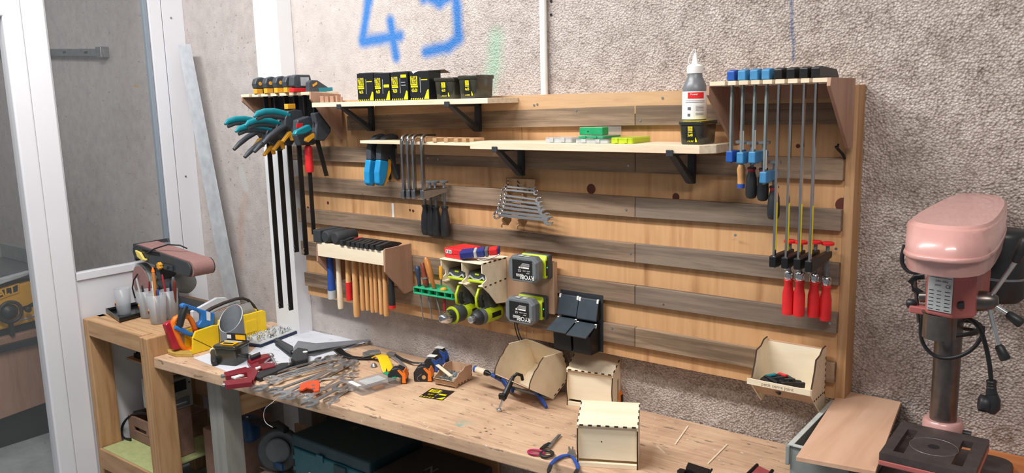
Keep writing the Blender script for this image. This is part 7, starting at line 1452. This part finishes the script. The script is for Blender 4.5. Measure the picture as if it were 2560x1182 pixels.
# ================================================================ things on the wall and leaning
WP = thing('wall_pipe', 'thin white vertical pipe on the wall above the tool board', 'pipe', (-1.642, 0.045, 2.5)); g = lambda: rel(MB(), WP)
g().cyl((-1.642, 0.050, 1.925), (-1.642, 0.050, 3.2), 0.0125, n=20).build('pipe', 'white', WP)
for (x, y) in ((1378, 37), (1378, 3)): p = PY(x, y, 0.069); g().cyl((p.x, 0.0698, p.z), (p.x, 0.0665, p.z), 0.0045, n=12).build('wall_plug', 'ink', WP)
SP = thing('metal_strip', 'long bare galvanised metal strip leaning against the concrete wall', 'strip', (-3.7, 0.0, 1.2)); u = lambda x, y: PY(x, y, 0.0)
a, c_, d_, e_ = u(445, 112), u(476, 110), u(598, 742), u(562, 742)
k_ = (0.02-a.z)/(e_.z-a.z); e2 = a.lerp(e_, k_); d2 = c_.lerp(d_, (0.02-c_.z)/(d_.z-c_.z))
m, nt, b = nt_new('galvanised'); vv = coords(nt, (1, 1, 1)); nn = noise(nt, vv, 18, 4, 0.6); nt.links.new(ramp(nt, nn, [(0.3, lin('c3c8ce')), (0.7, lin('dde2e6'))]), b.inputs['Base Color']); b.inputs['Metallic'].default_value = 0.35; nt.links.new(ramp(nt, nn, [(0.3, (0.3,)*3), (0.7, (0.42,)*3)]), b.inputs['Roughness'])
rel(MB(), SP).prism([(a.x, a.z), (c_.x, c_.z), (d2.x, 0.02), (e2.x, 0.02)], -0.002, 0.0, 'y').build('strip', 'galvanised', SP, bev=0.0006)

# ================================================================ table saw beyond the glass
XS = -5.0
TS = thing('table_saw', 'yellow table saw with grey top on a wooden box, seen through the glazed door', 'table saw', (XS-0.3, -0.5, 0)); g = lambda: rel(MB(), TS)
X_ = lambda px, py, x=XS: PX(px, py, x)
def trx(pts, x0, x1, mat, name, parent=TS, bev=0.0):
    q = [X_(a, c_) for a, c_ in pts]; return g().prism([(p.y, p.z) for p in q], x0, x1, 'x').build(name, mat, parent, bev=bev)
body = trx([(-60, 738), (62, 706), (122, 690), (132, 735), (134, 790), (0, 826), (-60, 842)], XS-0.55, XS, 'saw_yellow', 'yellow_body', bev=0.012)
pt = trx([(-25, 733), (47, 707), (47, 731), (-25, 757)], XS+0.0005, XS+0.006, 'saw_yellow', 'badge_frame', bev=0.002)
trx([(-20, 733), (43, 711), (43, 727), (-20, 750)], XS+0.0062, XS+0.0075, 'ink', 'badge', pt)
o0 = X_(38, 722, XS+0.008); dirn = (X_(37, 720, XS+0.008)-X_(0, 733, XS+0.008)).normalized()
tb = g(); tb.text('DEWALT', 0.062, o0, dirn, ZU, 0, align='RIGHT', bold=0.03, sx=0.85, lift=0.0004)
tb.build('lettering', 'saw_yellow', pt)
sl_ = [(50, 768), (70, 762), (90, 750), (105, 735), (112, 724), (120, 722), (120, 730), (108, 746), (92, 760), (74, 770), (54, 776)]
trx(sl_, XS+0.0005, XS+0.003, 'ink', 'bevel_slot', body)
q = [X_(a, c_) for a, c_ in ((48, 800), (75, 793), (100, 780), (125, 762))]; g().sweep([V3((XS+0.003, p.y, p.z)) for p in q], (0.012, 0.003), up=(1, 0, 0), n=6).build('scale_arc', 'light_grey', body)
trx([(98, 788), (134, 768), (135, 782)], XS+0.0005, XS+0.003, 'ink', 'warning_label', body)
hw_ = X_(26, 780, XS+0.04); ring_ = [hw_+V3((0, 0.058*math.cos(a), 0.058*math.sin(a))) for a in [2*PI*k/28 for k in range(28)]]
g().tube(ring_, 0.010, 10, closed=True).build('hand_wheel', 'black_plastic', TS); g().lathe([(0.045, 0), (0.03, 0.012), (0.012, 0.02)], hw_+V3((-0.012, 0, 0)), (1, 0, 0), 20).build('wheel_hub', 'black_plastic', TS)
g().lathe([(0.012, 0), (0.016, 0.006), (0.016, 0.03), (0.008, 0.034)], hw_+V3((0.0, 0.085, -0.002)), (1, 0, 0), 14).build('wheel_knob', 'black_plastic', TS); g().box(hw_.x-0.03, hw_.x, hw_.y-0.012, hw_.y+0.01, hw_.z-0.14, hw_.z-0.055).build('lock_lever', 'black_plastic', TS, bev=0.004)
M('saw_top', '6d7275', 0.35, 0.5); M('fence_grey', '7d8182', 0.45)
zt3 = X_(60, 690, XS).z
tp = [PZ(-80, 660, zt3+0.0), PZ(-80, 712, zt3), PZ(70, 676, zt3), PZ(118, 664, zt3)]
g().box(XS-0.62, XS-0.02, -1.0, -0.262, zt3-0.02, zt3+0.03).build('saw_table', 'saw_top', TS, bev=0.004)
trx([(-60, 712), (72, 676), (72, 684), (-60, 728)], XS-0.02, XS+0.03, 'light_grey', 'front_rail', bev=0.004)
trx([(62, 686), (75, 675), (120, 664), (122, 674), (82, 686), (70, 694)], XS+0.0305, XS+0.05, 'black_plastic', 'rail_clamp', bev=0.004)
g().box(XS-0.62, XS-0.0, -0.30, -0.262, zt3+0.0305, zt3+0.12).build('rip_fence', 'fence_grey', TS, bev=0.003)
g().lathe([(0.085, 0), (0.085, 0.001)], (XS-0.25, -0.60, zt3+0.0305), ZU, 30).build('throat_plate', 'orange', TS)
g().box(XS-0.56, XS-0.02, -1.0, -0.272, X_(60, 838).z-0.01, X_(60, 812).z).build('dark_base', 'black_plastic', TS)
bx_ = trx([(-60, 858), (148, 808), (160, 835), (165, 985), (-60, 1067)], XS-0.6, XS+0.02, 'redwood', 'wooden_box', bev=0.004)
trx([(-60, 875), (155, 822), (158, 838), (-60, 892)], XS+0.0205, XS+0.05, 'black_plastic', 'dark_rail', bev=0.003)
g().box(XS-0.55, XS-0.05, -0.95, -0.32, 0.0, 0.19).build('under_shade_block', 'ink', TS)  # black block standing in for the shadow under the wooden box
RL_ = thing('steel_rail', 'perforated steel channel rail fixed to the wall behind the glass', 'rail', (-5.4, 0.04, 2.26)); g = lambda: rel(MB(), RL_)
p0, p1 = PY(-40, 130, 0.035), PY(245, 131, 0.035)
g().prism([(p0.x, p0.z-0.020), (p1.x, p1.z-0.020), (p1.x, p1.z+0.020), (p0.x, p0.z+0.020)], 0.03, 0.068, 'y').build('channel', 'zinc', RL_); g().box(p1.x, p1.x+0.06, 0.02, 0.069, p1.z-0.03, p1.z+0.03).build('end_bracket', 'dull_steel', RL_, bev=0.003)
for k in range(6): x = p0.x+(p1.x-p0.x)*(k+0.5)/6; z = p0.z+(p1.z-p0.z)*(k+0.5)/6; g().box(x-0.02, x+0.02, 0.0285, 0.0298, z-0.006, z+0.006).build('slot', 'ink', RL_)

# ================================================================ things below the bench
SH = 0.3256
x0, x1 = PY(728, 1115, -0.33).x, PY(905, 1182, -0.33).x+0.04
t = thing('tool_case', 'large teal plastic tool case with latch under the workbench', 'tool case', ((x0+x1)/2, -0.2, SH)); g = lambda: rel(MB(), t)
zl0 = PY(732, 1117, -0.33).z; M('crate_wood', '86685a', 0.7, var=0.2, vs=12); M('case_teal', '1d5f6c', 0.45); M('case_dark', '1d3a44', 0.5)
g().box(x0, x1, -0.33, -0.03, SH, zl0).build('case_body', 'case_teal', t, bev=0.006, seg=2)
g().box(x0+0.0, x1, -0.325, -0.03, zl0+0.001, zl0+0.055).build('case_lid', 'case_dark', t, bev=0.008, seg=2)
for k in range(3): g().box(x0+0.006, x0+0.018, -0.3312, -0.3302, zl0-0.035-0.05*k, zl0-0.005-0.05*k).build('vent_slot', 'ink', t)
lx_ = PY(800, 1135, -0.33).x; g().box(lx_-0.02, lx_+0.02, -0.336, -0.3302, zl0-0.02, zl0+0.012).build('latch', 'case_teal', t, bev=0.002)
lx_ = PY(850, 1170, -0.33).x; g().box(lx_-0.03, lx_+0.04, -0.340, -0.3302, zl0-0.12, zl0-0.0).build('handle_recess', 'case_dark', t, bev=0.004)
lx_ = PY(780, 1182, -0.33).x; g().box(lx_-0.02, lx_+0.05, -0.3315, -0.3302, zl0-0.16, zl0-0.085).build('paper_label', 'white', t)
b = g(); b.text('R', 0.05, ((x0+x1)/2-0.06, -0.14, zl0+0.0565), (1, 0, 0), (0, 1, 0), 0, bold=0.02); b.build('embossing', 'grey_plastic', t)
x2, x3 = x1+0.03, x1+0.38
t = thing('tool_case', 'black and dark red tool case with grey edge right of the teal case', 'tool case', ((x2+x3)/2, -0.2, SH)); g = lambda: rel(MB(), t)
M('case_red', '5a1b22', 0.45); g().box(x2, x3, -0.34, -0.04, SH, SH+0.15).build('case_body', 'case_red', t, bev=0.006); g().box(x2, x3, -0.34, -0.04, SH+0.151, SH+0.20).build('case_lid', 'black_plastic', t, bev=0.008); g().cyl((x2+0.0, -0.342, SH+0.15), (x3, -0.342, SH+0.15), 0.012, n=14).build('grey_edge', 'light_grey', t)
b = g(); b.text('N', 0.06, ((x2+x3)/2, -0.2, SH+0.2005), (1, 0, 0), (0, 1, 0), 0, bold=0.02); b.build('embossing', 'dull_steel', t)
# blue and grey circular machine left of the teal case
cx_ = PY(700, 1140, -0.28).x; t = thing('circular_saw', 'round dark circular saw with blue motor under the bench', 'circular saw', (cx_, -0.25, SH)); g = lambda: rel(MB(), t)
czz = SH+0.1005; g().lathe([(0.088, 0), (0.098, 0.006), (0.098, 0.03), (0.088, 0.036)], (cx_+0.02, -0.30, czz), (-0.6, 0.8, -0.1), 36, sharp=False).build('blade_guard', 'case_grey', t) if 'case_grey' in MT else (M('case_grey', '4a4f53', 0.45), g().lathe([(0.088, 0), (0.098, 0.006), (0.098, 0.03), (0.088, 0.036)], (cx_+0.02, -0.30, czz), (-0.6, 0.8, -0.1), 36, sharp=False).build('blade_guard', 'case_grey', t))
g().lathe([(0.05, 0), (0.055, 0.003), (0.05, 0.008)], (cx_+0.03, -0.312, czz+0.008), (-0.6, 0.8, -0.1), 28).build('inner_disc', 'grey_plastic', t)
mxp = PY(625, 1135, -0.24); g().lathe([(0.04, 0), (0.052, 0.01), (0.055, 0.09), (0.045, 0.105)], (mxp.x, -0.24, SH+0.055), (0, 0.05, 1), 24, sharp=False).build('motor', 'case_blue', t) if 'case_blue' in MT else (M('case_blue', '1e4c78', 0.4), g().lathe([(0.04, 0), (0.052, 0.01), (0.055, 0.09), (0.045, 0.105)], (mxp.x, -0.24, SH+0.055), (0, 0.05, 1), 24, sharp=False).build('motor', 'case_blue', t))
g().sweep([(mxp.x+0.03, -0.24, SH+0.15), (cx_-0.05, -0.27, SH+0.19), (cx_, -0.28, SH+0.215), (cx_+0.06, -0.28, SH+0.20)], [(0.03, 0.03)]*4, n=12).build('handle', 'black_plastic', t)
g().box(cx_+0.01, cx_+0.07, -0.323, -0.315, SH+0.03, SH+0.06).build('blue_label', 'case_blue', t); g().box(cx_-0.10, cx_+0.10, -0.32, -0.16, SH, SH+0.006).build('base_plate', 'dull_steel', t)
g().cyl((mxp.x, -0.24, SH+0.161), (mxp.x+0.001, -0.24, SH+0.166), 0.006, n=12).build('screw_cap', 'steel', t)
# beige board leaning
t = thing('board_offcut', 'pale grey board standing below the bench behind the grey leg', 'board', (-2.83, -0.16, SH)); rel(MB(), t).box(-2.90, -2.80, -0.17, -0.155, SH, SH+0.17).build('board', 'ply_pink2', t, bev=0.001)
# grey device behind the timber leg
q0, q1 = PX(425, 952, -3.40), PX(480, 1015, -3.40)
t = thing('grey_machine', 'grey-beige metal machine with dark display, partly hidden by the timber leg', 'machine', (-3.42, -0.33, 0.3)); g = lambda: rel(MB(), t); M('beige_grey', '8a8a80', 0.5)
xg = -3.40; yA, yB = PX(420, 980, xg).y, PX(482, 980, xg).y; zA1, zB1 = PX(450, 945, xg).z, PX(450, 1012, xg).z
g().box(xg-0.15, xg-0.01, yA-0.03, yB-0.01, 0.301, zB1-0.021).build('dark_stand', 'crate_wood', t, bev=0.004); g().box(xg-0.16, xg, yA-0.04, yB, zB1-0.02, zA1).build('housing', 'beige_grey', t, bev=0.006); g().box(xg+0.0002, xg+0.003, yA-0.03, yB-0.03, zA1-0.06, zA1-0.01).build('dark_window', 'ink', t)
g().box(xg+0.0002, xg+0.003, yA-0.03, yB-0.02, zB1-0.01, zB1+0.03).build('display', 'grey_plastic', t); g().cyl((xg+0.0002, yB-0.014, zA1-0.03), (xg+0.004, yB-0.014, zA1-0.03), 0.004, n=10).build('knob', 'ink', t)
b = g(); b.box(xg+0.0031, xg+0.0035, yA-0.02, yB-0.035, zB1+0.004, zB1+0.010); b.build('display_mark', 'light_grey', t)
# dark tools on the middle shelf
t = thing('tool_rack', 'dark metal rack of bars lying on the middle shelf of the timber stand', 'rack', (-3.62, -0.3, 0.7126)); g = lambda: rel(MB(), t)
for k in range(5): g().box(-3.80, -3.45, -0.42+0.055*k, -0.39+0.055*k, 0.7126, 0.735).build('bar', 'black_metal', t, bev=0.002)
g().tube(smooth([V3((-3.80, -0.40, 0.73)), V3((-3.81, -0.40, 0.79)), V3((-3.74, -0.39, 0.80)), V3((-3.72, -0.38, 0.74))]), 0.006, 8).build('bent_handle', 'black_metal', t)
# wooden crate with cables on the green shelf
cyf = -0.46; xl, xr2 = PY(328, 1120, cyf).x, -3.575; zc_ = PY(330, 1100, cyf).z
t = thing('wooden_crate', 'low wooden crate with hand slot, holding cables on the green shelf', 'crate', ((xl+xr2)/2, -0.35, 0.3006)); g = lambda: rel(MB(), t)
b = g(); z0c = 0.3012; zc_ = max(zc_, z0c+0.12); hm_ = (z0c+zc_)/2
b.box(xl, xr2, cyf, cyf+0.012, z0c, hm_-0.012); b.box(xl, xr2, cyf, cyf+0.012, hm_+0.012, zc_-0.0); b.box(xl, xl+0.05, cyf, cyf+0.012, hm_-0.012, hm_+0.012); b.box(xr2-0.1, xr2, cyf, cyf+0.012, hm_-0.012, hm_+0.012); b.build('front_board', 'crate_wood', t, bev=0.002)
g().box(xl, xl+0.012, cyf+0.0125, -0.2, z0c, zc_).build('side_board', 'crate_wood', t, bev=0.002); g().box(xr2-0.012, xr2, cyf+0.0125, -0.2, z0c, zc_).build('side_board', 'crate_wood', t, bev=0.002); g().box(xl+0.0125, xr2-0.0125, cyf+0.0125, -0.2, z0c, z0c+0.01).build('crate_floor', 'crate_wood', t); g().box(xl, xr2, -0.1995, -0.19, z0c, zc_).build('rear_board', 'crate_wood', t)
t = thing('power_cable', 'coiled black cable spilling over the wooden crate onto the green shelf', 'cable', (xl, -0.4, zc_)); cb = rel(MB(), t)
for k in range(2): cb.tube(smooth([V3((xl+0.2, -0.40, zc_+0.0)), V3((xl+0.12, -0.44, zc_+0.03+0.01*k)), V3((xl+0.02, -0.46, zc_-0.0)), V3((xl-0.04-0.01*k, -0.47, zc_-0.06)), V3((xl-0.05, -0.475, 0.315)), V3((xl+0.0, -0.49, 0.306)), V3((xl+0.05, -0.48, 0.306+0.008*k))]), 0.0045, 8)
cb.tube(smooth([V3((xl+0.03, -0.44, zc_+0.01)), V3((xl+0.1, -0.40, zc_+0.03)), V3((xl+0.2, -0.38, zc_+0.035)), V3((xl+0.24, -0.35, zc_+0.02))]), 0.008, 8); cb.build('cable', 'cable', t)
t = thing('wooden_board', 'brown wooden board standing between the timber stand and the grey bench leg', 'board', (-3.2, -0.3, 0)); rel(MB(), t).box(-3.27, -3.13, -0.40, -0.12, 0.0, 0.47).build('panel', 'crate_wood', t, bev=0.004)
# string hanging over the bench edge
t = thing('string', 'thin pale string hanging over the front edge below the wrenches', 'string', G(700, 995)); pe = G(683, 1003, 0.001); e = PY(683, 1003, pe.y-0.004)
y_ = pe.y-0.012; rel(MB(), t).tube(smooth([G(705, 985, 0.002), G(690, 998, 0.003), V3((pe.x, y_, BT-0.005)), PY(662, 1020, y_), PY(658, 1040, y_), PY(664, 1058, y_), PY(682, 1068, y_)]), 0.0009, 6).build('strand', 'paper', t)
